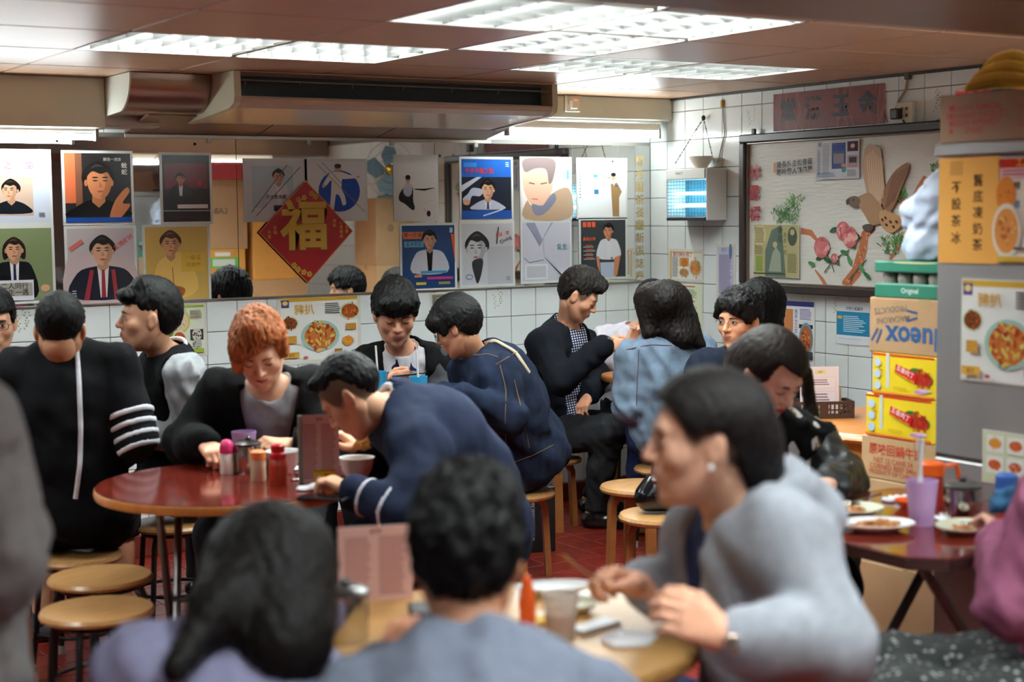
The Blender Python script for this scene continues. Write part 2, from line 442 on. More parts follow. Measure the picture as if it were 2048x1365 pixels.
def frame(fwd, roll=0., up=(0, 0, 1)):
    y = unit(fwd); x = unit(np.cross(y, up)); z = np.cross(x, y); c, s = math.cos(math.radians(roll)), math.sin(math.radians(roll))
    return np.array([x*c+z*s, y, z*c-x*s])
def hand_prims(wr, d, n, side, curl=.5, thumb=.5, sc=1., spread=.0, curls=None):
    d = unit(d); n = unit(np.array(n)-d*(np.array(n)@d)); t = np.cross(d, n) if side == 'R' else np.cross(n, d); wr = np.array(wr); P = []
    offs = (.028, .0095, -.009, -.0265); lens = (.070, .078, .072, .057); by = (.086, .090, .086, .078)
    P.append(('c', wr-d*.03, wr+d*.012, .0265*sc, .026*sc, .01))
    for i in range(4):
        b = wr+(d*by[i]+t*offs[i])*sc; P.append(('c', wr+(d*.02+t*offs[i]*.6)*sc, b, .0155*sc, .0115*sc, .011))
    fingers = []
    for i in range(4):
        b = wr+(d*by[i]+t*offs[i])*sc; ang = 0; c = (curls[i] if curls else curl); q = [b]
        dd = unit(d+t*(offs[i]*spread*8))
        for seg, bend in ((.46, 55), (.30, 85), (.24, 50)):
            ang += math.radians(bend)*c; b = b+(dd*math.cos(ang)+n*math.sin(ang))*lens[i]*seg*sc; q.append(b)
        fingers.append(q)
    for q in fingers:
        for j, (a, b_) in enumerate(((.0092, .0084), (.0084, .0077), (.0077, .0066))): P.append(('c', q[j], q[j+1], a*sc, b_*sc, .0022))
    b0 = wr+(d*.024+t*.022+n*.004)*sc; b1 = b0+unit(t*.62+d*.72+n*.35)*.042*sc; b2 = b1+unit(d*.9+t*(.25-.5*thumb)+n*(.1+.5*thumb))*.031*sc; b3 = b2+unit(d*.9-t*.5*thumb+n*(.1+.4*thumb))*.025*sc
    P += [('c', b0, b1, .0155*sc, .0118*sc, .008), ('c', b1, b2, .0112*sc, .0100*sc, .003), ('c', b2, b3, .0100*sc, .0078*sc, .003)]
    return P, fingers, (b0, b1, b2, b3)
class Person:
    def __init__(s, label, head, hyaw, hpitch=0., hroll=0., hs=1., neck=None, tyaw=None, hip=None, lyaw=None, w=1., sw=.165, slouch=0., sh=None, el=None, wr=None, skin=(214, 164, 134), hair=(9, 8, 8),
                 fine=True, legs=True, knee=None, ankle=None, lips=(176, 98, 88), eyes='down', group=None, brow=True, hcol=None, hipz=.53, lips_w=1., stubble=None):
        s.h = np.array(head, float); s.hA = frame(yawdir(hyaw, hpitch), hroll); s.hs = hs; s.w = w
        tyaw = hyaw if tyaw is None else tyaw; lyaw = tyaw if lyaw is None else lyaw
        s.Fr0 = yawdir(tyaw); s.P = np.array(hip, float)
        s.N = np.array(neck, float) if neck is not None else s.h-np.array([0, 0, .2])
        s.U = unit(s.N-s.P); s.L = unit(np.cross(s.Fr0, (0, 0, 1))); s.L = unit(s.L-s.U*(s.L@s.U)); s.Fr = np.cross(s.U, s.L); s.A = np.array([s.L, s.Fr, s.U])
        so = s.N-s.U*.055
        s.sh = {'R': so+s.L*sw*w, 'L': so-s.L*sw*w}
        if sh: s.sh.update({k: np.array(v, float) for k, v in sh.items()})
        s.el = {k: s.sh[k]-s.U*.27+s.Fr*.06+s.L*(.06 if k == 'R' else -.06) for k in 'RL'}
        if el: s.el.update({k: np.array(v, float) for k, v in el.items()})
        s.wr = {k: s.el[k]+s.Fr0*.22+np.array([0, 0, .0])-s.L*(.08 if k == 'R' else -.08) for k in 'RL'}
        if wr: s.wr.update({k: np.array(v, float) for k, v in wr.items()})
        lf = yawdir(lyaw); ll = unit(np.cross(lf, (0, 0, 1))); s.lf = lf; s.ll = ll
        s.hipj = {'R': s.P+ll*.085*w-np.array([0, 0, .03]), 'L': s.P-ll*.085*w-np.array([0, 0, .03])}
        s.kn = {k: s.hipj[k]+lf*.40+ll*(.05 if k == 'R' else -.05)-np.array([0, 0, .0]) for k in 'RL'}
        for k in 'RL': s.kn[k][2] = .50
        if knee: s.kn.update({k: np.array(v, float) for k, v in knee.items()})
        s.an = {k: np.array([*(s.kn[k]-lf*.06)[:2], .09]) for k in 'RL'}
        if ankle: s.an.update({k: np.array(v, float) for k, v in ankle.items()})
        s.skin = np.minimum(np.array(srgb(skin))*1.14, .9); s.hair = np.array(srgb(hair)); s.lips = np.array(srgb(lips)); s.eyes = eyes; s.fine = fine; s.browon = brow; s.legs = legs; s.stubble = stubble
        s.root = empty('person', (s.P[0], s.P[1], 0), label, 'person', group)
        s.hands = {}
        for n_, a, b in (('arm', s.sh, s.el), ('fore', s.el, s.wr)):
            for k in 'RL':
                d = np.linalg.norm(a[k]-b[k])
                if not .17 < d < .36: print('BONE', label[:30], n_, k, round(float(d), 3))
        if not .36 < np.linalg.norm(s.N-s.P) < .62: print('BONE', label[:30], 'spine', np.linalg.norm(s.N-s.P))
        if not .12 < np.linalg.norm(s.N-s.h) < .24: print('BONE', label[:30], 'neck', np.linalg.norm(s.N-s.h))
        m = [s.P+(s.N-s.P)*t-s.Fr*slouch*math.sin(math.pi*t) for t in (.02, .36, .70)]
        A = s.A; w_ = w
        s.tp = [('e', m[0], A, (.165*w_, .125*w_, .125), .07), ('e', m[1], A, (.145*w_, .112*w_, .15), .07), ('e', m[2]+s.Fr*.005, A, (.160*w_, .115*w_, .15), .07)]
        for k in 'RL':
            s.tp += [('c', s.N-s.U*.06, s.sh[k]-s.U*.005, .075, .058, .05), ('c', s.N+s.U*.0, s.sh[k], .048, .046, .04)]
        s.tp_n = ('c', s.N-s.U*.04, s.h+s.hA[1]*(-.012)-s.hA[2]*.055, .052*w**.5, .051, .03)
        s.ap = {k: [('c', s.sh[k], s.el[k], .056*w**.5, .043, .03), ('c', s.el[k], s.wr[k], .043, .027, .02)] for k in 'RL'}
        s.lp = {k: [('c', s.hipj[k], s.kn[k], .088*w**.5, .060, .04), ('c', s.kn[k], s.an[k], .060, .038, .03), ('c', s.kn[k]*.55+s.an[k]*.45-lf*.018, s.kn[k]*.4+s.an[k]*.6-lf*.012, .05, .04, .03)] for k in 'RL'}
    def loc(s, p): return s.h+(np.array(p)*s.hs)@s.hA
    def lprim(s, p):
        if p[0] == 'c': return ('c', s.loc(p[1]), s.loc(p[2]), p[3]*s.hs, p[4]*s.hs, p[5])
        return ('e', s.loc(p[1]), np.array(p[2])@s.hA, np.array(p[3])*s.hs, p[4])
    def hand(s, k, d=None, n=(0, 0, -1), curl=.5, thumb=.5, sc=.95, curls=None, spread=0.):
        d = unit(s.wr[k]-s.el[k]) if d is None else unit(d)
        s.hands[k] = hand_prims(s.wr[k], d, n, k, curl, thumb, sc, spread, curls); return s.hands[k]
    def body(s):
        VV, FF, CC = [], [], []
        def put(V, F, c): VV.append(V); FF.append(np.asarray(F)+sum(len(v) for v in VV[:-1])); CC.append(np.broadcast_to(c, V.shape).copy())
        pr = s.tp+[s.tp_n]+s.ap['R']+s.ap['L']
        if s.legs:
            for k in 'RL': pr = pr+s.lp[k]+[('c', s.an[k]-np.array([0, 0, .035])-s.lf*.03, s.an[k]-np.array([0, 0, .055])+s.lf*.13, .034, .026, .03)]
        g = solid(pr, .0145); V, F = g.mesh(); put(V, F, s.skin)
        g = solid([s.tp_n, s.lprim(('c', (0, .0, -.05), (0, .03, -.07), .045, .04, .03))], .006); V, F = g.mesh(); put(V, F, s.skin)
        hh = .0038 if s.fine else .0065
        V, F, sy = head_template(hh); c = np.broadcast_to(s.skin, V.shape).copy()
        if s.fine:
            a = np.stack([np.abs(V[:, 0]), V[:, 1], V[:, 2]], 1)
            def segd(p, q): p, q = np.array(p), np.array(q); ba = q-p; t = np.clip(((a-p)@ba)/(ba@ba), 0, 1); return np.linalg.norm(a-p-ba*t[:, None], axis=1)
            dl = np.minimum(segd((0, .0965, -.0545), (.016, .089, -.0565))-.0032, segd((0, .0955, -.0625), (.013, .0885, -.0605))-.0038)
            m = sstep(.0025, -.0015, dl)[:, None]; c = c*(1-m)+s.lips*m
            m = (sstep(.03, .0, np.linalg.norm(a-np.array([.042, .075, -.026]), axis=1))*.22)[:, None]; c = c*(1-m)+c*np.array([1.05, .78, .74])*m
            m = (sstep(.004, 0, segd((0, .096, -.0585), (.018, .0875, -.0585))-.001)*.7)[:, None]; c = c*(1-m)+s.lips*.25*m
            m = (sstep(.02, .008, np.linalg.norm(a-np.array([.031, .082, .006]), axis=1))*.3)[:, None]; c = c*(1-m)+c*.55*m
        if s.stubble is not None:
            zl = np.interp(V[:, 1], *HLINE)+s.stubble; m = (sstep(-.012, .012, V[:, 2]-zl)*.85*(np.abs(V[:, 0]) < .079))[:, None]; c = c*(1-m)+s.hair*1.5*m
        put(s.loc(V), F, c)
        if s.fine:
            for sd in (-1, 1):
                t = MB()
                if s.browon:
                    pts = [(sd*x, sy(sd*x, z)+.0003, z) for x, z in ((.0135, .0185), (.024, .0225), (.035, .0235), (.046, .0185))]
                    t.tube(pts, [.0026, .0036, .0030, .0014], 6); put(s.loc(t.v), [q if len(q) == 4 else q[:4] for q in t.f if len(q) == 4], s.hair*.8+s.skin*.06); t = MB()
                if s.eyes == 'open':
                    xs = np.linspace(.0185, .0435, 7); ev = [(sd*x, sy(sd*x, .003)+.0012, .0025+dz*.0048*math.sin(math.pi*(x-.0185)/.025)**.7) for dz in (-1, 1) for x in xs]
                    t.add(ev, [(i, i+1, 8+i, 7+i) for i in range(6)]); put(s.loc(t.v), t.f, np.array((.62, .58, .55))); t = MB()
                    ir = [(sd*.031+.0052*math.cos(q), sy(sd*.031, .003)+.002, .0028+.0048*math.sin(q)) for q in np.linspace(0, 2*math.pi, 9)[:-1]]
                    t.add(ir, [(0, 1, 2, 3), (0, 3, 4, 5), (0, 5, 6, 7)]); put(s.loc(t.v), t.f, np.array((.012, .008, .007))); t = MB()
                    zz = lambda x: .0025+.0052*math.sin(math.pi*(x-.017)/.029)**.7 if .017 < x < .046 else .0025
                else: zz = lambda x: .000-.0040*math.sin(math.pi*(x-.016)/.031)
                pts = [(sd*x, sy(sd*x, zz(x))+.0008, zz(x)) for x in np.linspace(.0172, .0462, 6)]
                t.tube(pts, [.0009, .0015, .0018, .0019, .0018, .001], 6); put(s.loc(t.v), [q for q in t.f if len(q) == 4], np.array((.012, .009, .008)))
        for k in 'RL':
            if k in s.hands:
                P, fing, th = s.hands[k]; g = solid(P, .0043, pad=.01); V, F = g.mesh(); put(V, F, s.skin*np.array([1.02, .95, .92]))
        V = np.concatenate(VV); F = np.concatenate(FF); C = np.concatenate(CC)
        s.bodyo = mesh_obj('body', V, F, SKIN, s.root, True, C); return s.bodyo
    def garment(s, name, material, infl=.018, arm=None, parts='tRL', sleeve=.95, hem=-.10, neck=.07, neckup=.02, h=.0098, folds=(.0035, .09), cuts=(), openf=None, extra=(), seed=1, label=None, carve=(), seg='UF', only=None, infl_l=None):
        arm = infl if arm is None else arm; pr = []
        if 't' in parts: pr += [(p, infl) for p in s.tp]
        for k in 'RL':
            if k in parts:
                a, b = s.ap[k]; wr = np.array(b[1])+(np.array(b[2])-np.array(b[1]))*min(sleeve, 1.) if sleeve > 0 else None
                if sleeve > 0: pr += ([(a, arm)] if 'U' in seg else [])+([(('c', b[1], wr, b[3], b[3]+(b[4]-b[3])*sleeve, b[5]), arm)] if 'F' in seg else [])
                else:
                    e = np.array(a[1])+(np.array(a[2])-np.array(a[1]))*(1+sleeve); pr += [(('c', a[1], e, a[3], a[3], a[5]), arm)]
        for k in 'rl':
            if k in parts: pr += [(p, infl if infl_l is None else infl_l) for p in s.lp[k.upper()]]
        pr += [(p, 0.) for p in extra]
        lo, hi = bbox([p for p, _ in pr], .03+max(i for _, i in pr)); g = Field(lo, hi, h)
        for p, i in pr: g.prim(p, i)
        if folds: g.folds(folds[0]*1.25, folds[1], seed); g.folds(folds[0]*.4, folds[1]*.55, seed+7)
        if neck and 't' in parts:
            q = unit(s.h-s.N); g.prim(('c', s.N+s.U*neckup, s.N+q*.12, neck, neck+.02, .012), mode=-1)
        for p in carve: g.prim(p, mode=-1)
        if hem is not None and 't' in parts: g.plane(s.P+s.U*hem, -s.U)
        for p, n in cuts: g.plane(p, n)
        if openf is not None:
            x, y, z = g.local(s.P, s.A); g.f = np.maximum(g.f, -np.maximum(np.abs(x-f32(openf.get('x', 0)))-np.interp(z, openf['z'], openf['w']).astype(f32), f32(.03)-y))
        if only is not None:                          # keeps a slab: (point, axis, from, to)
            p, a, t0, t1 = only; X, Y, Z = g.grid(); q = (X-f32(p[0]))*f32(a[0])+(Y-f32(p[1]))*f32(a[1])+(Z-f32(p[2]))*f32(a[2]); g.f = np.maximum(g.f, np.maximum(f32(t0)-q, q-f32(t1)))
        o = field_obj(name, g, material, s.root)
        if label: o['label'] = label
        return o
    def haircap(s, material=None, name='hair', top=.022, side=.012, back=.016, line=HLINE, dz=0., fringe=None, extra=(), strand=(.0018, .018), wextra=(), h=.0052, colors=None, taper=.0, seed=3, carve=(), lo=None, pad=.05, face=True):
        pr = [s.lprim(p) for p in extra]+list(wextra)
        b0, b1 = bbox(pr+[('e', s.h, np.eye(3), (.12*s.hs,)*3, 0)], pad); g = Field(b0, b1, h)
        x, y, z = g.local(s.h, s.hA); x, y, z = (q/f32(s.hs) for q in (x, y, z))
        zl = np.interp(y, line[0], np.array(line[1])+dz).astype(f32)
        if fringe is not None: zl = np.where(y > .05, np.maximum(zl*0+f32(fringe[0]), 0)+f32(fringe[1])*x+f32(fringe[2])*np.abs(x), zl)
        sh_ = f32(taper)*np.clip(1-(z-zl)/f32(.06), 0, 1) if taper else 0
        rx, ry, rz = .0765+side, .0965+back, .0835+top
        q0 = (x/rx)**2+((y+.012)/ry)**2+((z-.036)/rz)**2; q1 = (x/rx**2)**2+((y+.012)/ry**2)**2+((z-.036)/rz**2)**2
        k0 = np.sqrt(q0); d = k0*(k0-1)/np.sqrt(q1+1e-9)+sh_
        g.f = (np.maximum(d, zl-z)*f32(s.hs)).astype(f32)
        for p in pr: g.prim(p)
        if strand: g.folds(strand[0], strand[1], seed, n=6, axis=s.hA[2]); g.folds(strand[0]*.5, strand[1]*.6, seed+5, n=4, axis=s.hA[2])
        for p in carve: g.prim(s.lprim(p), mode=-1)
        o = field_obj(name, g, material or HAIRM, s.root, colors=s.hair if colors is None else colors); return o
    def glasses(s, rgb=(20, 18, 18), r=.0013, rim=True, shape=(.021, .014)):
        t = MB()
        for sd in (-1, 1):
            pts = [s.loc((sd*.032+shape[0]*math.copysign(abs(math.cos(a))**.7, math.cos(a)), .099-.35*abs(math.cos(a)*shape[0])*(1 if math.cos(a)*sd > 0 else 0), .000+shape[1]*math.copysign(abs(math.sin(a))**.7, math.sin(a)))) for a in np.linspace(0, 2*math.pi, 21)[:-1]]
            if rim: t.tube(pts, r, 6, closed=True)
            else: t.tube(pts[:11], r, 6)
            t.tube([s.loc((sd*.052, .094, .004)), s.loc((sd*.074, .06, .006)), s.loc((sd*.081, -.004, .006)), s.loc((sd*.08, -.02, -.01))], r, 6)
        t.tube([s.loc((-.011, .1, .002)), s.loc((0, .103, .005)), s.loc((.011, .1, .002))], r, 6)
        o = t.build('glasses', M('glasses_%d_%d' % (rgb[0], rgb[2]), rgb, rough=.3, metal=.3), s.root, True); return o
    def ring(s, name, m, R_=.066, t=.011, lift=.012):
        q = unit(s.h-s.N); a = unit(np.cross(q, s.L)); b = np.cross(q, a); c = s.N+q*lift
        return MB().tube([c+(a*math.cos(k)+b*math.sin(k))*R_ for k in np.linspace(0, 2*math.pi, 25)[:-1]], t, 8, closed=True).build(name, m, s.root, True)
    def trousers(s, material, name='trousers', infl=.014, knee_only=False, h=.0105, folds=(.003, .08), cutz=.07, seed=5):
        pr = [s.tp[0]]
        for k in 'RL': pr += s.lp[k]
        g = solid(pr, h, infl)
        g.folds(folds[0], folds[1], seed); g.plane(s.P+np.array([0, 0, .11]), (0, 0, 1)); g.plane((0, 0, cutz), (0, 0, -1)); return field_obj(name, g, material, s.root)
    def shoes(s, material, sole=None, name='shoe', big=1.):
        for k in 'RL':
            a = s.an[k]; g = solid([('c', (a[0], a[1], .05), (a[0], a[1], .085), .045, .042, .02), ('c', np.array([*(a-s.lf*.035)[:2], .04]), np.array([*(a+s.lf*.10)[:2], .038]), .040*big, .038*big, .02), ('c', np.array([*(a+s.lf*.10)[:2], .036]), np.array([*(a+s.lf*.165)[:2], .028]), .038*big, .026*big, .02)], .007)
            g.plane((0, 0, .004), (0, 0, -1)); field_obj(name, g, material, s.root)
# ---------------------------------------------------------------- the room
H = 2.15; RX0, RY0 = -7.9, -9.76          # ceiling height, far ends of the room behind the camera
MT = M('wall_tile_glaze', (226, 231, 229), rough=.13, noise=.03, nscale=3, spec=.5)
MGROUT = M('tile_grout', (120, 118, 112), rough=.9)
MFT = M('floor_tile_glaze', (112, 30, 20), rough=.32, noise=.45, nscale=14, bump=.2, bscale=40)
MFG = M('floor_grout', (38, 16, 14), rough=.8)
MCP = M('ceiling_panel_board', (198, 160, 130), rough=.34, noise=.04, nscale=6, bump=.15, bscale=220, spec=.5)
MCG = M('ceiling_bar_metal', (120, 108, 98), rough=.4, metal=.3)
MCREAM = M('cream_paint', (206, 205, 188), rough=.45, noise=.05, nscale=4)
MBROWNP = M('brown_laminate', (138, 106, 86), rough=.3, noise=.06, nscale=8)
def structure(name, mb, m, **kw): return tag(mb.build(name, m, **kw), kind='structure')
wall_back = structure('wall_back', MB().box((RX0, .006, 0), (0.1, .12, H+.16)), MGROUT)
wall_right = structure('wall_right', MB().box((.006, RY0, 0), (.12, .006, H+.16)), MGROUT)
wall_left = structure('wall_left', MB().box((RX0-.1, RY0, 0), (RX0, .12, H+.1)), M('plaster_left', (198, 196, 188), rough=.7, noise=.06, nscale=3))
wall_front = structure('wall_front', MB().box((RX0, RY0-.1, 0), (.12, RY0, H+.1)), M('plaster_front', (190, 186, 176), rough=.7, noise=.06, nscale=3))
floor = structure('floor', MB().box((RX0, RY0, -.06), (.05, .05, -.006)), MFG)
ceiling = structure('ceiling', MB().box((RX0, RY0, H+.11), (.05, .05, H+.15)), M('ceiling_slab', (60, 52, 46), rough=.9))
_tile = MB().box((-.0745, -.006, -.0745), (.0745, .0, .0745), .0018).build('tile', MT); _tm = _tile.data; bpy.data.objects.remove(_tile)
def place(mesh, name, parent, loc, rz=0.):
    o = bpy.data.objects.new(name, mesh); o.location = tuple(map(float, loc)); o.rotation_euler = (0, 0, rz); COL.objects.link(o); o.parent = parent; return o
ROW0 = .66*TILE
def floral(tile, k):
    rr = random.Random(k); mb = MB()
    for br in range(3):
        x = (br-1)*.018; z = -.045+.012*br; dx = rr.uniform(-.004, .004)
        for i in range(7):
            z += .0115; x += dx; a = (1 if i % 2 else -1)*(.5+rr.random()*.5); L_ = .012
            c, s_ = math.cos(a), math.sin(a)
            P = [(0, 0), (.5*L_*s_+.003*c, .5*L_*c-.003*s_), (L_*s_, L_*c), (.5*L_*s_-.003*c, .5*L_*c+.003*s_)]
            mb.add([(x+p[0], -.0064, z+p[1]) for p in P], [(0, 1, 2, 3)])
    return mesh_obj('floral_print', mb.v, mb.f, M('floral_ink', (150, 160, 112), rough=.3), tile, local=True)
FLB = [tuple(np.floor((-p[0]/TILE, (p[2]-ROW0)/TILE)).astype(int)) for p in (py_(995, 605), py_(325, 1030), py_(48, 655))]
FLR = [tuple(np.floor((-p[1]/TILE, (p[2]-ROW0)/TILE)).astype(int)) for p in (px_(1503, 238), px_(1866, 215), px_(1655, 605))]
for i in range(24):
    for j in range(7):
        o = place(_tm, 'tile', wall_back, (-(i+.5)*TILE, .006, ROW0+(j+.5)*TILE))
        if (i, j) in FLB: floral(o, i*9+j)
for i in range(15):
    for j in range(13):
        o = place(_tm, 'tile', wall_right, (.006, -(i+.5)*TILE, ROW0+(j+.5)*TILE), -math.pi/2)
        if (i, j) in FLR: floral(o, i*7+j)
_tile = MB().box((-.0745, -.006, -.0345), (.0745, .0, .0345), .0018).build('tile', MT); _tc = _tile.data; bpy.data.objects.remove(_tile)
for i in range(15): place(_tc, 'tile', wall_right, (.006, -(i+.5)*TILE, ROW0+13*TILE+.0365), -math.pi/2)
mb = MB()                                      # the tiles out of view, one part per wall
for i in range(24, 52):
    for j in range(13): x = -(i+.5)*TILE; z = ROW0+(j+.5)*TILE; mb.box((x-.0745, 0, z-.0745), (x+.0745, .006, z+.0745))
for i in range(24):
    for j in range(12, 13): x = -(i+.5)*TILE; z = ROW0+(j+.5)*TILE; mb.box((x-.0745, 0, z-.0745), (x+.0745, .006, z+.0745))
tag(mb.build('tile_field', MT, wall_back, fixn=False), kind='stuff')
mb = MB()
for i in range(15, 64):
    for j in range(13): y = -(i+.5)*TILE; z = ROW0+(j+.5)*TILE; mb.box((0, y-.0745, z-.0745), (.006, y+.0745, z+.0745))
tag(mb.build('tile_field', MT, wall_right, fixn=False), kind='stuff')
MBASE = M('skirting_red', (96, 34, 26), rough=.35, noise=.2, nscale=9)
structure('baseboard_back', MB().box((RX0, -.014, 0), (0, .01, ROW0), .003), MBASE)
structure('baseboard_right', MB().box((-.014, RY0, 0), (.01, -.014, ROW0), .003), MBASE)
# floor: quarry tiles, those in view one by one
FT = .15
_t = MB().box((-.0735, -.0735, -.006), (.0735, .0735, 0), .002).build('tile', MFT); _fm = _t.data; bpy.data.objects.remove(_t)
near = []; rest = MB()
for i in range(int(-RX0/FT)):
    for j in range(int(-RY0/FT)):
        c = np.array([-(i+.5)*FT, -(j+.5)*FT, 0]); d = c-CAM; dz = d@FW
        u, v = (1024+FPX*(d@RT)/dz, 682.5-FPX*(d@UP)/dz) if dz > .5 else (-9e9, 0)
        seen = (1040 < u < 1360 and 985 < v < 1260) or (-20 < u < 460 and 1080 < v < 1390) or (1640 < u < 1830 and 1130 < v < 1390)
        if seen and len(near) < 300: near.append(c)
        else: rest.box((c[0]-.0735, c[1]-.0735, -.006), (c[0]+.0735, c[1]+.0735, 0))
for c in near: place(_fm, 'tile', floor, c)
tag(rest.build('tile_field', MFT, floor, fixn=False), kind='stuff')
# ceiling: boards in a bar grid, with troffer lamps in some cells
CG = .61; CX0, CY0 = -.49, -.63
XS = [0.]+[CX0-CG*k for k in range(12)]+[RX0]; YS = [0., -.02]+[CY0-CG*k for k in range(15)]+[RY0]
TRO = [(-3.54, -2.32, -1.85, -1.24), (-1.71, -.49, -1.85, -1.24), (-2.32, -1.71, -3.07, -1.85), (-2.93, -2.32, -3.68, -2.46), (-5.37, -4.15, -1.85, -1.24), (-4.15, -3.54, -6.12, -4.90), (-2.32, -1.10, -6.12, -5.51), (-5.98, -4.76, -6.73, -6.12), (-5.98, -5.37, -3.68, -2.46), (-2.93, -2.32, -6.12, -4.90)]
_pm = {}
for a in range(len(XS)-1):
    for b in range(len(YS)-1):
        x1, x0, y1, y0 = XS[a], XS[a+1], YS[b], YS[b+1]; cx, cy = (x0+x1)/2, (y0+y1)/2
        if x1-x0 < .03 or y1-y0 < .03 or any(t[0]-.02 < cx < t[1]+.02 and t[2]-.02 < cy < t[3]+.02 for t in TRO): continue
        k = (round(x1-x0, 3), round(y1-y0, 3))
        if k not in _pm:
            o = MB().box((-k[0]/2+.006, -k[1]/2+.006, 0), (k[0]/2-.006, k[1]/2-.006, .015), .003).build('ceiling_panel', MCP); _pm[k] = o.data; bpy.data.objects.remove(o)
        place(_pm[k], 'ceiling_panel', ceiling, (cx, cy, H))
mb = MB()
for x in XS[1:-1]: mb.box((x-.011, RY0, H+.004), (x+.011, 0, H+.02))
for y in YS[2:-1]: mb.box((RX0, y-.011, H+.0045), (0, y+.011, H+.0205))
mb.build('grid_bars', MCG, ceiling)
structure('trim_1', MB().box((-.02, RY0, H-.012), (0, -.2, H), .002), M('dark_trim', (50, 44, 42), rough=.5))
# low beam crossing the room in front of the fridge
structure('trim_2', MB().box((RX0, -4.52, 2.0), (0, -4.035, H+.02), .01), M('beam_paint', (128, 112, 100), rough=.42, noise=.05, nscale=3))
# beam along the back wall, and the inclined brown panel under the air conditioner
structure('trim_3', MB().box((RX0, -.2, 1.93), (-3.09, .0, H), .006), MCREAM)
structure('trim_4', MB().box((-1.2, -.2, 2.03), (-.001, .0, H), .006), MCREAM)
structure('trim_5', MB().box((-3.10, -.2, 1.94), (-2.85, -.002, 2.005), .006), MCREAM)
_pn = MB()
for k in range(3):
    xa = -2.95+k*.63; _pn.add([(xa+.003, -.004, 1.922), (xa+.627, -.004, 1.922), (xa+.627, -.33, 1.985), (xa+.003, -.33, 1.985), (xa+.003, -.004, 1.934), (xa+.627, -.004, 1.934), (xa+.627, -.33, 1.997), (xa+.003, -.33, 1.997)], [(0, 1, 2, 3), (4, 5, 6, 7), (0, 1, 5, 4), (2, 3, 7, 6), (1, 2, 6, 5), (0, 3, 7, 4)])
structure('trim_6', _pn, MBROWNP)
structure('trim_7', MB().box((-2.95, -.012, 1.905), (-1.03, -.001, 1.922), .002), M('mirror_trim', (178, 172, 160), rough=.35, metal=.3))

# troffer lamps
MTUBE = mat('fluorescent_glass', (1, 1, 1), emit=(.88, .99, 1.), estr=90., rough=.3)
MLOUV = M('louver_aluminium', (205, 205, 202), rough=.38, metal=1.)
MHOUS = M('troffer_housing', (226, 226, 222), rough=.35)
def blade(L_):
    return MB().add([(-L_/2, -.0015, 0), (L_/2, -.0015, 0), (L_/2, .0015, 0), (-L_/2, .0015, 0), (-L_/2, -.007, .045), (L_/2, -.007, .045), (L_/2, .007, .045), (-L_/2, .007, .045)], [(0, 3, 2, 1), (4, 5, 6, 7), (0, 1, 5, 4), (1, 2, 6, 5), (2, 3, 7, 6), (3, 0, 4, 7)])
_b1 = blade(.585).build('louver_blade', MLOUV); _bl1 = _b1.data; bpy.data.objects.remove(_b1)
_b2 = blade(1.195).build('louver_blade', MLOUV); _bl2 = _b2.data; bpy.data.objects.remove(_b2)
_tb = MB().tube([(-.575, 0, 0), (.575, 0, 0)], .013, 10).build('tube', MTUBE); _tbm = _tb.data; bpy.data.objects.remove(_tb)
TL = ['ceiling troffer lamp with white louvers above the air conditioner', 'ceiling troffer lamp with white louvers next to the tiled right wall', 'bright ceiling troffer lamp running from the louvered lamps towards the low beam', 'bright ceiling troffer lamp half hidden by the low beam', 'ceiling troffer lamp over the left end of the room', 'ceiling troffer lamp behind the low beam over the round table', 'ceiling troffer lamp at the front wall by the fridge', 'ceiling troffer lamp at the front wall on the left', 'ceiling troffer lamp by the left wall', 'ceiling troffer lamp behind the low beam on the fridge side']
for (x0, x1, y0, y1), lb in zip(TRO, TL):
    cx, cy = (x0+x1)/2, (y0+y1)/2; along = x1-x0 > 1
    r = empty('ceiling_lamp', (cx, cy, H), lb, 'lamp', rz=0. if along else math.pi/2)
    hx, hy = .606, .301; mb = MB()
    mb.box((-hx, -hy, .085), (hx, hy, .095)); mb.box((-hx, -hy, 0), (-hx+.008, hy, .085)); mb.box((hx-.008, -hy, 0), (hx, hy, .085)); mb.box((-hx, -hy, 0), (hx, -hy+.008, .085)); mb.box((-hx, hy-.008, 0), (hx, hy, .085))
    mb.build('housing', MHOUS, r, local=True)
    for q in (-.19, 0, .19): place(_tbm, 'tube', r, (0, q, .068))
    for q in (-.096, .096): place(_bl2, 'louver_blade', r, (0, q, .003))
    for k in range(12): place(_bl1, 'louver_blade', r, (-.6+1.2*(k+.5)/12, 0, .002), math.pi/2)
# wall tube lamps under the beam
def tube_lamp(name, xa, xb, y, z, lb, st):
    r = empty(name, ((xa+xb)/2, y, z), lb, 'lamp')
    MB().box((xa-.02, y, z+.02), (xb+.02, y+.045, z+.06), .004).build('batten', M('batten_white', (225, 222, 210), rough=.4), r)
    for x, s_ in ((xa, -1), (xb, 1)): MB().box((x-.008+s_*.008, y-.005, z-.018), (x+.008+s_*.008, y+.03, z+.035), .003).build('end_holder', M('holder_grey', (150, 146, 136), rough=.5), r)
    MB().tube([(xa, y+.01, z), (xb, y+.01, z)], .0135, 14).build('tube', mat('tube_glow_%d' % st, (1, 1, 1), emit=(.90, .99, 1.), estr=st*1.2), r, True)
tube_lamp('wall_tube_lamp', -1.03, -.09, -.19, 1.955, 'long white fluorescent tube lamp under the cream beam in the corner', 34)
tube_lamp('wall_tube_lamp', -4.35, -3.14, -.19, 1.895, 'white fluorescent tube lamp under the beam above the pale poster', 30)
r = empty('wall_tube_lamp', (-1.05, -4.02, 1.94), 'white fluorescent tube lamp on the low beam above the goods beside the fridge', 'lamp')
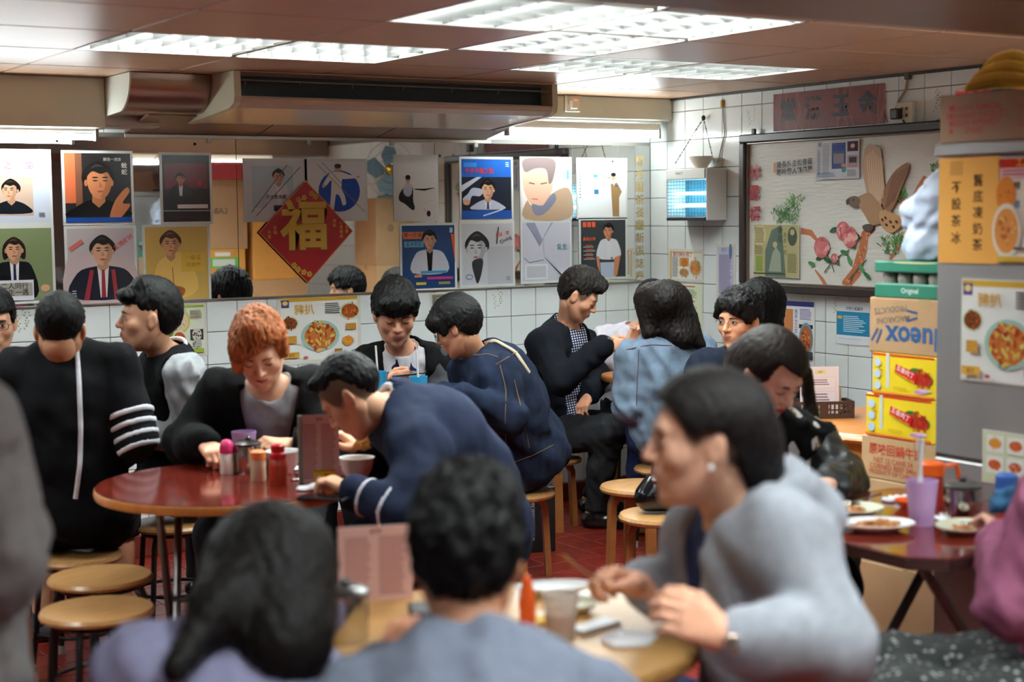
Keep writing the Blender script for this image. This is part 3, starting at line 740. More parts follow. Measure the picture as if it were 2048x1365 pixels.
MB().box((-1.62, -4.034, 1.955), (-.48, -4.0, 2.0), .004).build('batten', MATS['batten_white'], r); MB().tube([(-1.6, -4.0, 1.94), (-.5, -4.0, 1.94)], .0135, 14).build('tube', mat('tube_glow_beam', (1, 1, 1), emit=(.90, .99, 1.), estr=34), r, True)
for x in (-1.61, -.49): MB().box((x-.009, -4.02, 1.92), (x+.009, -3.985, 1.97), .003).build('end_holder', MATS['holder_grey'], r)
# mirror panels over the back wall
r = empty('wall_mirror', (-2.2, -.004, 1.166), 'long wall mirror behind the rows of posters', 'mirror')
MMIR = mat('mirror_silver', (.86, .88, .87), rough=.012, metal=1.)
for xa, xb in ((-5.4, -3.33), (-3.33, -2.42), (-2.42, -1.36), (-1.36, -.62), (-.62, -.004)):
    MB().box((xa+.0015, -.005, 1.168), (xb-.0015, .0, 1.905)).build('mirror_panel', MMIR, r)
MB().box((-5.4, -.009, 1.160), (-.004, 0, 1.169), .001).build('bottom_channel', M('channel_steel', (150, 148, 142), rough=.3, metal=.8), r)
for x in (-2.55, -2.05, -1.6, -1.12): MB().box((x-.012, -.012, 1.885), (x+.012, -.005, 1.912), .002).build('clip', M('clip_plastic', (220, 220, 215), rough=.2, alpha=.7), r)
for x, z in ((-3.25, 1.885), (-2.62, 1.88), (-1.33, 1.84), (-.26, 1.82), (-.27, 1.30)): MB().ell((x, -.006, z), (.007, .005, .007)).build('fixing_screw', M('screw_dark', (40, 40, 42), rough=.3, metal=.8), r)

# air conditioner
r = empty('air_conditioner', (-1.92, -.45, 1.95), 'cream ceiling air conditioner with a long dark outlet slot over the posters', 'air conditioner')
prof = [(-.75, 2.148), (-.75, 2.020), (-.70, 2.000), (-.22, 1.962), (-.19, 1.975), (-.19, 2.148)]
MAC = M('ac_cream', (206, 184, 164), rough=.14, noise=.03, nscale=5)
xa, xb = -2.70, -1.15
slot = [(-.752, 2.135), (-.752, 2.058), (-.66, 2.066), (-.66, 2.125)]
body = [(-.75, 2.148), (-.75, 2.145), (-.655, 2.138), (-.655, 2.052), (-.75, 2.044), (-.755, 2.036), (-.745, 2.018), (-.70, 2.0), (-.22, 1.962), (-.19, 1.975), (-.19, 2.148)]
MB().prism(body, (xa, 0, 0), (0, 1, 0), (0, 0, 1), (xb-xa, 0, 0)).build('casing', MAC, r)
for x, s_ in ((xa, -1), (xb, 1)): MB().prism([(-.752, 2.148), (-.757, 2.045), (-.747, 2.016), (-.70, 1.998), (-.22, 1.958), (-.18, 1.972), (-.18, 2.148)], (x, 0, 0), (0, 1, 0), (0, 0, 1), (s_*.03, 0, 0)).build('side_cover', M('ac_side', (212, 205, 178), rough=.35), r)
MB().box((xa, -.66, 2.054), (xb, -.652, 2.137)).build('outlet_back', M('ac_slot_dark', (16, 16, 18), rough=.6), r)
MB().tube([(xa+.01, -.735, 2.112), (xb-.01, -.735, 2.112)], .004, 6).build('vane', M('vane_grey', (110, 108, 104), rough=.4), r)
for k in range(7):
    x = xa+.03+(xb-xa-.06)*k/6; MB().tube([(x, -.735, 2.112), (x+.006, -.71, 2.095)], .0035, 6).build('vane_arm', MATS['vane_grey'], r)
MB().box((xa+.01, -.70, 1.9985), (xb-.01, -.24, 2.0)).build('base_seam', MATS['ac_slot_dark'], r) if False else None
# rounded duct from the beam to the air conditioner
r = empty('air_duct', (-2.9, -.3, 1.97), 'rounded brown metal air duct between beam and air conditioner', 'duct')
arc = [(-.2, 2.147), (-.52, 2.147)]+[(-.36-.16*math.cos(a), 2.16-.15*math.sin(a)-.02) for a in np.linspace(.1, 1.35, 8)]+[(-.2, 1.985)]
MB().prism(arc, (-3.085, 0, 0), (0, 1, 0), (0, 0, 1), (.352, 0, 0)).build('duct_shell', M('duct_metal', (150, 122, 108), rough=.28, metal=.7), r, True)
MB().prism([(a*1.004-.0012 if a < -.25 else a, b) for a, b in arc], (-3.092, 0, 0), (0, 1, 0), (0, 0, 1), (.008, 0, 0)).build('end_cap', M('duct_cap', (214, 216, 206), rough=.4), r)
# ---------------------------------------------------------------- things on the walls
def rect_back(x0, y0, x1, y1, Y_=-.0075):
    a, b = py_(x0, y0, Y_), py_(x1, y1, Y_); return a, b
def wall_sheet(wall, x0, y0, x1, y1, off):
    """a sheet on the back ('B') or right ('R') wall from its pixel corners"""
    if wall == 'B':
        a, b = py_(x0, y0, -off), py_(x1, y1, -off); o = (a[0], -off, a[2]); ex = (b[0]-a[0], 0, 0); ey = (0, 0, b[2]-a[2]); n = (0, -1, 0)
    else:
        a, b = px_(x0, y0, -off), px_(x1, y1, -off); o = (-off, a[1], a[2]); ex = (0, b[1]-a[1], 0); ey = (0, 0, b[2]-a[2]); n = (-1, 0, 0)
    return np.array(o, float), np.array(ex, float), np.array(ey, float), np.array(n, float)
SLEEVE = M('clear_sleeve', (222, 226, 222), rough=.2, spec=.5)
def sheet_thing(name, label, cat, wall, rect, art, off=.0065, border=.012, group=None, back=SLEEVE, gloss=True, thick=.0015):
    o, ex, ey, n = wall_sheet(wall, *rect, off); u, v = unit(ex), unit(ey); W_, H_ = np.linalg.norm(ex), np.linalg.norm(ey)
    r = empty(name, o+ex/2+ey, label, cat, group)
    c = o+ex/2+ey/2+n*thick/2
    MB().obox(c, (u, v, n), (W_/2+border, H_/2+border, thick/2)).build('backing', back, r)
    s = Sheet(o, ex, ey, n, base=thick+.0003); art(s); s.build('print', r, gloss); return r
SK = (222, 170, 136)
def man(s, cx, cy, r, hair=(24, 20, 20), skin=SK, coat=(20, 20, 24), shirt=(235, 235, 238), tie=None, sw=2.6, body=3.2, tilt=0., long=False):
    """a generic half-length figure: r is half the width of the face, as a share of the sheet's width"""
    a = s.W/s.H; X_ = lambda u: cx+u*r; Y_ = lambda v: cy+v*r*a
    s.blob([(X_(-.6), Y_(1.3)), (X_(.6), Y_(1.3)), (X_(sw*.8), Y_(1.9)), (X_(sw), Y_(body)), (X_(-sw), Y_(body)), (X_(-sw*.8), Y_(1.9))], coat)
    if shirt is not None: s.poly([(X_(-.55), Y_(1.3)), (X_(.55), Y_(1.3)), (X_(.3), Y_(body)), (X_(-.3), Y_(body))], shirt)
    s.poly([(X_(-.45), Y_(.6)), (X_(.45), Y_(.6)), (X_(.5), Y_(1.45)), (X_(0), Y_(1.9)), (X_(-.5), Y_(1.45))], tuple(int(c*.85) for c in skin))
    if tie is not None: s.poly([(X_(-.14), Y_(1.65)), (X_(.14), Y_(1.65)), (X_(.22), Y_(body)), (X_(-.22), Y_(body))], tie)
    if long: s.blob([(X_(-1.2), Y_(1.1)), (X_(-1.25), Y_(-.6)), (X_(0), Y_(-1.6)), (X_(1.25), Y_(-.6)), (X_(1.2), Y_(1.1)), (X_(0), Y_(.4))], hair)
    else: s.blob([(X_(-1.1), Y_(.1)), (X_(-1.12), Y_(-.8)), (X_(0), Y_(-1.6)), (X_(1.12), Y_(-.8)), (X_(1.1), Y_(.1)), (X_(0), Y_(.3))], hair)
    s.blob([(X_(-.92+tilt), Y_(-.4)), (X_(-.5+tilt), Y_(-.85)), (X_(.5+tilt), Y_(-.85)), (X_(.92+tilt), Y_(-.4)), (X_(.82+tilt), Y_(.5)), (X_(.35+tilt), Y_(1.15)), (X_(-.35+tilt), Y_(1.15)), (X_(-.82+tilt), Y_(.5))], skin)
    s.blob([(X_(.15+tilt), Y_(-.85)), (X_(.5+tilt), Y_(-.85)), (X_(.92+tilt), Y_(-.4)), (X_(.82+tilt), Y_(.5)), (X_(.35+tilt), Y_(1.15)), (X_(.05+tilt), Y_(1.1)), (X_(.38+tilt), Y_(.4)), (X_(.42+tilt), Y_(-.3))], tuple(int(c*.84) for c in skin))
    for q in (-1, 1): s.ell(X_(q*.98+tilt*.5), Y_(.05), .13*r, .24*r, tuple(int(c*.9) for c in skin)); s.k -= 1
    s.k += 1; s.blob([(X_(-1.02), Y_(-.25)), (X_(-1.05), Y_(-.85)), (X_(-.2), Y_(-1.5)), (X_(.9), Y_(-1.0)), (X_(1.0), Y_(-.3)), (X_(.6+tilt), Y_(-.75)), (X_(.1+tilt), Y_(-.62)), (X_(-.55+tilt), Y_(-.8))], hair); s.blob([(X_(-.6), Y_(-1.0)), (X_(-.1), Y_(-1.35)), (X_(.4), Y_(-1.15)), (X_(-.1), Y_(-1.15))], tuple(min(255, int(c*1.7+14)) for c in hair))
    for q in (-.38, .38):
        s.ell(X_(q+tilt*1.5), Y_(-.12), .20*r, .05*r, (50, 36, 32)); s.k -= 1; s.ell(X_(q+tilt*1.5), Y_(-.36), .24*r, .05*r, hair); s.k -= 1
    s.k += 1; s.poly([(X_(tilt*1.6-.06), Y_(-.1)), (X_(tilt*1.6+.16), Y_(.36)), (X_(tilt*1.6-.1), Y_(.38))], tuple(int(c*.82) for c in skin)); s.ell(X_(tilt*1.5), Y_(.68), .26*r, .07*r, (170, 84, 78))
    return s
def bg(s, c): s.rect(0, 0, 1, 1, c)
def a1(s):
    bg(s, (206, 214, 228)); s.text('之', .36, .20, .13, (214, 92, 130)); s.text('戀', .70, .20, .13, (214, 92, 130)); s.rect(.33, .05, .39, .09, (220, 130, 158)); s.rect(.67, .05, .73, .09, (220, 130, 158))
    s.rect(.06, .34, .74, .90, (204, 178, 160)); man(s, .40, .55, .12, coat=(22, 26, 34), shirt=None, sw=2.5, body=2.9, tilt=-.2); s.lines(.82, .86, .93, .93, 3, (120, 120, 130))
def a2(s):
    bg(s, (34, 30, 32)); s.rect(0, 0, .16, .72, (206, 104, 66)); s.rect(.16, 0, .26, .8, (120, 76, 56)); man(s, .50, .42, .20, coat=(14, 13, 16), shirt=None, sw=2.3, body=2.5, skin=(214, 136, 92), tilt=.1)
    s.blob([(.66, .95), (.74, .70), (.92, .50), (.97, .56), (.86, .72), (.98, .74), (.9, .86), (.8, .95)], (206, 126, 84)); s.rect(0, .93, 1, 1, (26, 78, 168)); s.text('蘇信一流浪', .72, .09, .055, (200, 196, 190)); s.text('蛻蛇', .90, .18, .09, (226, 222, 214), vert=True)
def a3(s):
    bg(s, (34, 16, 20)); s.rect(.05, .12, .95, .50, (96, 22, 32)); man(s, .38, .36, .085, coat=(26, 20, 24), shirt=(226, 222, 220), sw=2.6, body=4.0, skin=(196, 128, 100)); s.rect(.30, .74, .95, .80, (226, 222, 216)); s.rect(0, .83, 1, .84, (200, 190, 186)); s.ell(.78, .42, .05, .04, (168, 40, 56))
def a4(s):
    bg(s, (216, 220, 224)); s.rect(.10, .08, .80, .80, (188, 204, 214)); man(s, .55, .27, .085, coat=(214, 216, 226), shirt=(226, 228, 236), sw=2.2, body=6, skin=(206, 156, 128)); s.rect(.46, .76, .66, .86, (34, 34, 56))
    s.line([(.08, .88), (.70, .06)], .012, (96, 88, 84)); s.line([(.16, .94), (.92, .10)], .012, (96, 88, 84)); s.text('月光夜未眠', .50, .62, .07, (40, 40, 50))
def a5(s):
    bg(s, (228, 230, 232)); s.ell(.55, .52, .36, .36, (34, 72, 160)); W_ = (236, 234, 230)
    s.blob([(.42, .19), (.60, .19), (.74, .24), (.86, .25), (.86, .29), (.66, .31), (.60, .32), (.59, .48), (.64, .60), (.66, .74), (.60, .76), (.56, .62), (.49, .58), (.46, .76), (.42, .95), (.35, .95), (.39, .70), (.41, .46), (.41, .33), (.33, .42), (.27, .46), (.26, .42), (.34, .28)], W_); s.ell(.53, .13, .055, .065, (206, 156, 126)); s.ell(.53, .085, .06, .04, (24, 20, 20)); s.ell(.88, .27, .03, .02, (206, 156, 126)); s.ell(.28, .43, .03, .03, (206, 156, 126))
    s.line([(.16, .04), (.98, .88)], .010, (150, 128, 104)); s.line([(.26, .02), (.60, .40)], .010, (150, 128, 104))
def a6(s):
    bg(s, (224, 222, 216)); s.blob([(.08, .70), (.10, .58), (.30, .44), (.42, .50), (.42, .70), (.46, .82), (.40, .86), (.22, .76)], (24, 22, 24)); s.blob([(.18, .56), (.26, .42), (.40, .46), (.38, .60), (.28, .64)], (196, 196, 206)); s.ell(.30, .37, .06, .06, (206, 156, 130)); s.ell(.30, .33, .065, .04, (24, 20, 20)); s.line([(.46, .52), (.70, .53), (.96, .50)], [.02, .045, .01], (20, 18, 20)); s.ell(.80, .92, .05, .05, (40, 40, 44)); s.lines(.55, .25, .85, .27, 1, (226, 206, 182)); s.text('心', .70, .86, .06, (196, 62, 54)); s.line([(.66, .74), (.90, .70)], .01, (220, 186, 150))
def a7(s):
    bg(s, (38, 92, 176)); s.rect(0, .30, 1, .86, (30, 34, 48)); s.poly([(0, .44), (.30, .30), (.40, .30), (0, .55)], (206, 210, 220)); man(s, .52, .52, .125, coat=(196, 200, 218), shirt=(226, 228, 238), tie=(60, 64, 96), sw=2.6, body=2.6); s.blob([(.02, .66), (.12, .58), (.22, .48), (.42, .52), (.36, .62), (.20, .62), (.14, .76), (.05, .74)], (198, 204, 224)); s.ell(.09, .72, .07, .05, SK); s.rect(0, .86, 1, 1, (36, 84, 170))
    s.rect(.04, .06, .30, .14, (60, 128, 206)); s.text('半夢半醒之間', .35, .205, .095, (218, 62, 54)); s.line([(.42, .95), (.62, .90), (.82, .84)], .02, (226, 232, 244)); s.lines(.88, .05, .96, .14, 3, (206, 220, 240))
def a8(s):
    bg(s, (246, 238, 230)); s.blob([(.02, .45), (.06, .08), (.34, .0), (.62, .06), (.66, .30), (.58, .62), (.36, .80), (.16, .74)], (236, 190, 164)); s.blob([(.06, .22), (.05, .0), (.66, .0), (.66, .30), (.56, .42), (.50, .18), (.28, .16)], (128, 112, 112)); s.blob([(.18, .78), (.40, .80), (.62, .58), (.98, .50), (1., 1.), (.05, 1.), (.10, .70)], (186, 156, 128)); s.blob([(.20, .76), (.42, .78), (.64, .58), (.70, .70), (.46, .92), (.26, .94)], (128, 128, 150)); s.line([(.14, .40), (.26, .42)], .02, (120, 84, 72)); s.line([(.38, .42), (.52, .40)], .02, (120, 84, 72)); s.line([(.20, .67), (.32, .68)], .02, (206, 122, 110)); s.text('友情', .84, .15, .09, (150, 190, 196), vert=True); s.rect(.93, .18, .98, .34, (110, 190, 190))
def a9(s):
    bg(s, (240, 242, 240)); s.rect(.18, .16, .86, .64, (248, 244, 236)); KH = (150, 118, 76); s.poly([(.68, .42), (.82, .40), (.92, .56), (.86, .66), (.86, 1.), (.72, 1.), (.70, .7)], KH); s.ell(.74, .30, .05, .06, SK); s.ell(.74, .255, .055, .035, (24, 20, 22)); s.poly([(.71, .37), (.78, .37), (.75, .46)], (236, 236, 240)); s.blob([(.28, .30), (.36, .25), (.42, .34), (.40, .48), (.30, .50)], (206, 226, 226)); s.ell(.36, .28, .05, .03, (86, 170, 166)); s.rect(.33, .52, .42, .60, (40, 116, 170)); s.text('擁抱', .62, .32, .06, (110, 110, 110)); s.rect(.78, .44, .83, .47, (46, 90, 130)); s.lines(.02, .22, .05, .7, 9, (120, 150, 146))
def b1(s):
    bg(s, (128, 142, 102)); man(s, .42, .30, .13, coat=(20, 22, 28), shirt=(232, 234, 240), tie=(28, 34, 60), sw=2.5, body=5.6, hair=(40, 30, 26), long=True); s.ell(.05, .80, .06, .05, SK); s.ell(.88, .83, .07, .05, SK); s.rect(.10, .71, .70, .99, (226, 230, 236)); s.rect(.14, .75, .68, .93, (170, 166, 156)); s.text('二人同行', .41, .795, .105, (58, 56, 54)); s.text('隨生一遇', .41, .885, .105, (58, 56, 54))
def b2(s):
    bg(s, (198, 188, 190)); s.blob([(.0, .42), (.3, .38), (.9, .42), (1., .5), (1., 1.), (0, 1.)], (206, 186, 186)); man(s, .52, .33, .16, coat=(28, 30, 44), shirt=(228, 224, 226), tie=(148, 46, 58), sw=3.0, body=4.2); s.poly([(.32, .58), (.38, .58), (.30, 1.), (.22, 1.)], (150, 50, 60)); s.poly([(.64, .58), (.70, .58), (.74, 1.), (.68, 1.)], (150, 50, 60)); s.line([(.03, .29), (.22, .17)], .06, (216, 112, 108)); s.text('愛情陷阱', .84, .20, .085, (216, 92, 88), rot=-.6); s.lines(.05, .86, .12, .96, 3, (200, 200, 210))
def b3(s):
    bg(s, (206, 170, 92)); s.blob([(.15, .58), (.32, .40), (.58, .36), (.78, .62), (.82, .86), (.60, .98), (.16, 1.)], (232, 190, 104)); s.blob([(.30, .80), (.60, .84), (.56, .96), (.34, .97), (.2, .9)], (170, 96, 52)); man(s, .40, .24, .14, coat=(232, 190, 104), shirt=None, hair=(70, 38, 26), sw=1.2, body=1.7, skin=(216, 158, 112)); s.rect(.56, .36, .94, .62, (220, 180, 78)); s.text('一幅·愛', .76, .43, .08, (190, 140, 40)); s.text('而無悔', .76, .53, .08, (190, 140, 40)); s.line([(.42, .55), (.43, .80)], .012, (140, 90, 44))
def b4(s):
    bg(s, (34, 62, 106)); man(s, .52, .24, .115, coat=(196, 198, 208), shirt=(24, 24, 30), sw=2.9, body=4.6, skin=(196, 146, 120)); s.rect(.34, .72, .84, .76, (74, 154, 196)); s.rect(.46, .82, .96, .86, (186, 64, 140)); s.poly([(.0, .10), (.40, .10), (.36, .21), (.02, .21)], (206, 112, 74)); s.text('第一滴淚', .20, .155, .085, (44, 44, 60)); s.rect(.04, .25, .40, .34, (96, 160, 190)); s.text('愛水別煙', .22, .295, .075, (20, 30, 50)); s.rect(.25, .90, .44, .94, (206, 186, 84)); s.rect(.68, .90, .90, .94, (150, 142, 84)); s.rect(.22, .78, .36, .82, (206, 132, 96)); s.poly([(.92, .14), (1., .14), (1., .6)], (206, 98, 60)); s.rect(.90, .04, .96, .12, (160, 190, 220))
def b5(s):
    bg(s, (206, 208, 212)); s.rect(.50, .38, 1, 1, (190, 192, 198)); s.lines(.03, .02, .97, .96, 52, (186, 188, 194), th=.3, rag=.0); man(s, .30, .42, .19, coat=(202, 204, 208), shirt=None, hair=(34, 34, 36), skin=(196, 198, 202), sw=.9, body=1.9, tilt=-.1); s.blob([(.20, .62), (.40, .58), (.38, .80), (.30, .98), (.24, .84)], (46, 46, 50)); s.line([(.72, .06), (.68, .34), (.80, .26)], [.018, .022, .01], (30, 30, 32)); s.text('最愛 · 麟', .80, .18, .07, (206, 80, 72), rot=-.15); s.text('Loving', .86, .27, .09, (38, 38, 40), rot=-.4); s.ell(.14, .87, .07, .045, (92, 120, 170)); s.ell(.14, .87, .055, .03, (196, 200, 208)); s.lines(.86, .88, .95, .95, 3, (120, 124, 136))
def b6(s):
    bg(s, (204, 204, 216)); s.poly([(.08, .0), (.26, .0), (.42, .30), (.36, .42)], (150, 152, 176)); s.poly([(.60, .0), (.66, .0), (.44, .24)], (184, 186, 204)); s.line([(.08, .02), (.37, .36), (.62, .0)], .010, (110, 112, 136)); s.line([(.46, .60), (.92, 1.0)], [.01, .03], (52, 54, 72)); s.line([(.03, .60), (.14, .68), (.44, .64)], .012, (80, 82, 102)); s.line([(.44, .25), (.45, .60)], .006, (170, 172, 190)); s.text('愛念', .83, .43, .11, (76, 146, 168)); s.ell(.38, .42, .025, .03, (226, 206, 214)); s.rect(.05, .71, .52, .97, (226, 228, 232)); s.rect(.08, .74, .49, .94, (196, 198, 206))
def b7(s):
    bg(s, (54, 58, 60)); man(s, .62, .20, .10, coat=(224, 226, 232), shirt=(228, 230, 236), sw=2.5, body=4.8, skin=(206, 140, 104), tilt=-.2); s.poly([(.42, .74), (.80, .74), (.76, 1.), (.44, 1.)], (186, 198, 220)); s.poly([(.74, .66), (.88, .62), (.80, .98), (.72, .98)], (206, 140, 104)); s.poly([(.33, .62), (.40, .64), (.42, .92), (.36, .80)], (206, 140, 104))
    for k in range(3): s.rect(.04+k*.10, .03, .12+k*.10, .12, (222, 92, 62)); s.k -= 1
    s.k += 1; s.text('暴風女神', .18, .33, .07, (226, 96, 66)); 
    for k in range(4): s.lines(.10, .43+k*.07, .28, .46+k*.07, 1, (226, 96, 66), seed=k); s.k -= 1; s.lines(.05, .46+k*.07, .32, .48+k*.07, 1, (210, 210, 210), seed=k)
AG = 'album cover posters on the mirror'
for rect, art, lb in (((-34, 303, 101, 445), a1, 'pale blue poster with pink characters and a framed dark-haired face'), ((127, 306, 264, 444), a2, 'dark poster of a face and open hand with a blue bottom strip'), ((323, 310, 421, 443), a3, 'dark red and black poster of a figure at a keyboard'),
        ((490, 322, 611, 438), a4, 'white poster of a figure in a white shirt crossed by two rods'), ((613, 322, 731, 437), a5, 'white poster with blue disc and figure in a white suit'), ((790, 314, 873, 437), a6, 'white poster with a small crouching figure in black'),
        ((922, 318, 1023, 437), a7, 'bright blue poster of a smiling man leaning from a car'), ((1043, 318, 1140, 436), a8, 'pale poster filled by a tilted face and brown coat'), ((1156, 320, 1251, 433), a9, 'white poster with small figure in a khaki suit'),
        ((-30, 458, 107, 600), b1, 'green poster of a man in black suit holding a lettered board'), ((133, 458, 271, 597), b2, 'mauve poster of a man in white shirt and red tie'), ((289, 455, 418, 597), b3, 'yellow poster of a man with folded arms'),
        ((803, 452, 910, 575), b4, 'navy poster of a man in white jacket with coloured strips'), ((922, 448, 1026, 567), b5, 'grey black-and-white poster of a portrait'), ((1044, 446, 1140, 560), b6, 'lilac grey poster of a shirt collar close up'), ((1161, 441, 1251, 553), b7, 'dark grey poster of a man in a white shirt with orange lettering')):
    sheet_thing('album_poster', lb, 'poster', 'B', rect, art, group=AG)
# red diamond with the gold character
def fu(s):
    R_ = (150, 18, 26); s.poly([(.5, 0), (1, .5), (.5, 1), (0, .5)], (196, 150, 60)); s.poly([(.5, .012), (.988, .5), (.5, .988), (.012, .5)], R_)
    s.text('福', .485, .475, .50, (120, 88, 24), bold=.035); s.text('福', .48, .47, .50, (206, 164, 66), bold=.028)
    for x, y, b in ((.80, .40, '接財'), (.87, .42, '心想事成'), (.93, .46, '迎春')): s.text(b, x, y, .040, (206, 164, 66), vert=True)
    for x, y, b in ((.11, .50, '大吉'), (.17, .46, '百福')): s.text(b, x, y, .040, (206, 164, 66), vert=True)
    for cx, cy in ((.56, .13), (.60, .16), (.48, .17), (.42, .19), (.40, .86), (.46, .89), (.52, .91), (.36, .82)):
        for k in range(5): a = k*1.2566; s.ell(cx+.018*math.cos(a), cy+.018*math.sin(a), .013, .013, (196, 150, 60), n=8); s.k -= 1
    s.k += 1
c = py_(614, 464, -.02); hd = .247
r = empty('fortune_diamond', (c[0], -.012, c[2]-hd), 'red paper diamond with a big gold fortune character on the mirror', 'decoration')
MB().prism([(0, -hd), (hd, 0), (0, hd), (-hd, 0)], (c[0], -.012, c[2]), (1, 0, 0), (0, 0, 1), (0, -.004, 0)).build('card', M('red_card', (150, 20, 28), rough=.6), r)
s = Sheet((c[0]-hd, -.016, c[2]+hd), (2*hd, 0, 0), (0, 0, -2*hd), (0, -1, 0), base=.0005); fu(s); s.build('print', r)
# gold dedication painted on the mirror
s = Sheet((-.13, -.0055, 1.86), (.075, 0, 0), (0, 0, -.70), (0, -1, 0), base=.0003); s.text('蘭芳園茶餐廳新張誌慶', .5, .045, .80, (176, 150, 84), vert=True, gap=1.16)
o = py_(1279, 320, -.006); r = empty('mirror_lettering', (o[0], -.006, 1.2), 'column of gold characters painted on the mirror by the corner', 'lettering')
_c = [(v[0]-(-.0925)+o[0], v[1], v[2]-1.83+o[2]-.01) for v in s.v]; mesh_obj('characters', _c, s.f, PRINT, r, colors=np.array(s.c))
# food posters below the mirror
def food_big(s):
    bg(s, (232, 232, 226)); s.rect(0, 0, 1, .06, (206, 164, 60)); s.rect(.01, .03, .11, .15, (92, 72, 130)); s.ell(.06, .08, .035, .035, (226, 206, 120)); s.food(.115, .40, .095, [(120, 64, 34), (84, 44, 26), (178, 96, 44)], (206, 220, 196), 3); s.food(.90, .24, .115, [(170, 84, 40), (120, 60, 30), (206, 120, 60)], (206, 220, 180), 4)
    s.text('豬扒', .30, .20, .13, (214, 160, 62)); s.lines(.57, .10, .78, .28, 6, (80, 80, 84)); s.food(.50, .62, .205, [(196, 116, 56), (168, 72, 40), (218, 176, 90), (206, 190, 110), (150, 60, 36)], (160, 196, 184), 5, n=60); s.food(.86, .72, .075, [(214, 140, 50), (226, 170, 80)], None, 6)
    s.rect(.07, .60, .19, .72, (196, 146, 62)); s.rect(.02, .86, .22, .95, (214, 164, 76)); s.rect(.68, .84, .78, .92, (176, 120, 50)); s.rect(.84, .44, .97, .54, (190, 140, 60)); s.text('$32', .12, .905, .05, (120, 70, 30)); s.ell(.30, .95, .03, .02, (180, 90, 100))
def food_green(s):
    bg(s, (222, 226, 206)); s.rect(0, 0, 1, .05, (150, 180, 60)); s.rect(0, .05, .16, 1, (140, 176, 54)); s.food(.36, .32, .20, [(226, 206, 170), (206, 176, 130), (238, 226, 200)], (214, 196, 70), 8); s.rect(.22, .06, .52, .16, (206, 206, 176)); s.food(.30, .72, .18, [(178, 92, 54), (140, 66, 40)], (226, 220, 206), 9); s.rect(.60, .50, .96, .72, (60, 60, 58)); s.food(.78, .61, .13, [(206, 200, 190), (90, 80, 70)], None, 10); s.food(.78, .82, .13, [(180, 180, 170), (70, 70, 66)], None, 11); s.lines(.60, .10, .95, .28, 6, (120, 110, 80)); s.rect(.60, .90, .96, .98, (160, 186, 60)); s.lines(.02, .1, .14, .9, 16, (90, 130, 40))
PAPER = M('poster_paper', (214, 210, 196), rough=.6)
sheet_thing('food_poster', 'large food poster of pork chop noodles below the mirror', 'poster', 'B', (560, 598, 716, 714), food_big, off=.001, back=PAPER, border=.018)
sheet_thing('food_poster', 'green food poster below the mirror behind the varsity jacket', 'poster', 'B', (334, 613, 410, 706), food_green, off=.001, back=PAPER, border=.012)
def small_menu(s): bg(s, (128, 122, 108)); s.rect(.1, .08, .9, .92, (96, 92, 84)); s.lines(.15, .12, .85, .5, 5, (190, 184, 166)); s.food(.5, .7, .2, [(150, 120, 80), (110, 86, 60)], None, 2)
sheet_thing('wall_notice', 'small dim framed notice below the mirror above the dark denim jacket', 'sign', 'B', (864, 590, 905, 640), small_menu, off=.001, back=PAPER, border=.010)
# papers on the right wall
def r1(s):
    bg(s, (234, 232, 222)); s.rect(0, 0, 1, .03, (206, 176, 96)); s.rect(0, 0, .05, 1, (206, 176, 96)); s.text('厚切豬扒撈丁', .40, .12, .105, (190, 70, 40)); s.lines(.07, .2, .27, .95, 20, (96, 96, 100)); s.rect(.30, .22, .60, .54, (190, 150, 100)); s.ell(.46, .40, .10, .16, (190, 110, 44)); s.food(.45, .77, .14, [(190, 130, 80), (150, 90, 60), (120, 140, 80)], (206, 212, 206), 1); s.food(.81, .58, .165, [(206, 140, 70), (176, 96, 50), (150, 130, 70)], (196, 206, 200), 2, n=44, py=1.6)
def r2(s):
    bg(s, (214, 222, 190)); 
    for y in (.03, .37, .68): s.lines(.06, y, .94, y+.05, 1, (190, 60, 50)); s.lines(.08, y+.08, .90, y+.28, 8, (110, 130, 90))
def r3(s): bg(s, (196, 192, 214)); s.text('周刊', .4, .07, .18, (100, 150, 190)); s.ell(.80, .09, .10, .16, (96, 120, 150)); s.lines(.08, .16, .92, .97, 44, (120, 112, 150), th=.5)
def r4(s):
    bg(s, (232, 232, 234)); s.rect(0, .0, 1, .075, (38, 44, 120)); s.rect(0, .12, .38, .45, (196, 126, 76)); s.ell(.25, .55, .16, .11, (206, 176, 136)); s.text('西多士三文', .47, .16, .10, (70, 50, 140), vert=True, gap=1.0); s.lines(.58, .11, .95, .28, 8, (110, 100, 150)); s.rect(.56, .34, .97, .40, (50, 40, 36)); s.food(.77, .56, .17, [(176, 100, 56), (130, 60, 36), (206, 140, 90)], (96, 150, 170), 5, n=40, py=1.2); s.rect(.6, .74, .98, .86, (60, 64, 70)); s.lines(.56, .88, .95, .98, 4, (120, 110, 150))
def r5(s):
    bg(s, (222, 228, 232)); s.rect(0, .24, 1, .80, (46, 130, 168)); s.text('文明小姐與你', .52, .17, .085, (40, 70, 96)); s.lines(.2, .34, .95, .74, 9, (190, 220, 232), rag=.5); s.ell(.10, .38, .08, .04, (206, 176, 90)); s.lines(.05, .88, .9, .90, 1, (170, 176, 182))
sheet_thing('menu_sheet', 'menu sheet with two noodle bowls under the insect lamp', 'poster', 'R', (1341, 503, 1404, 560), r1, off=.001, back=PAPER, border=.014)
sheet_thing('menu_sheet', 'narrow pale green price list under the noodle menu sheet', 'poster', 'R', (1342, 568, 1404, 658), r2, off=.001, back=PAPER, border=.006)
sheet_thing('text_sheet', 'lilac text sheet on the wall beside the picture frame', 'poster', 'R', (1436, 494, 1468, 592), r3, off=.001, back=PAPER, border=.014)
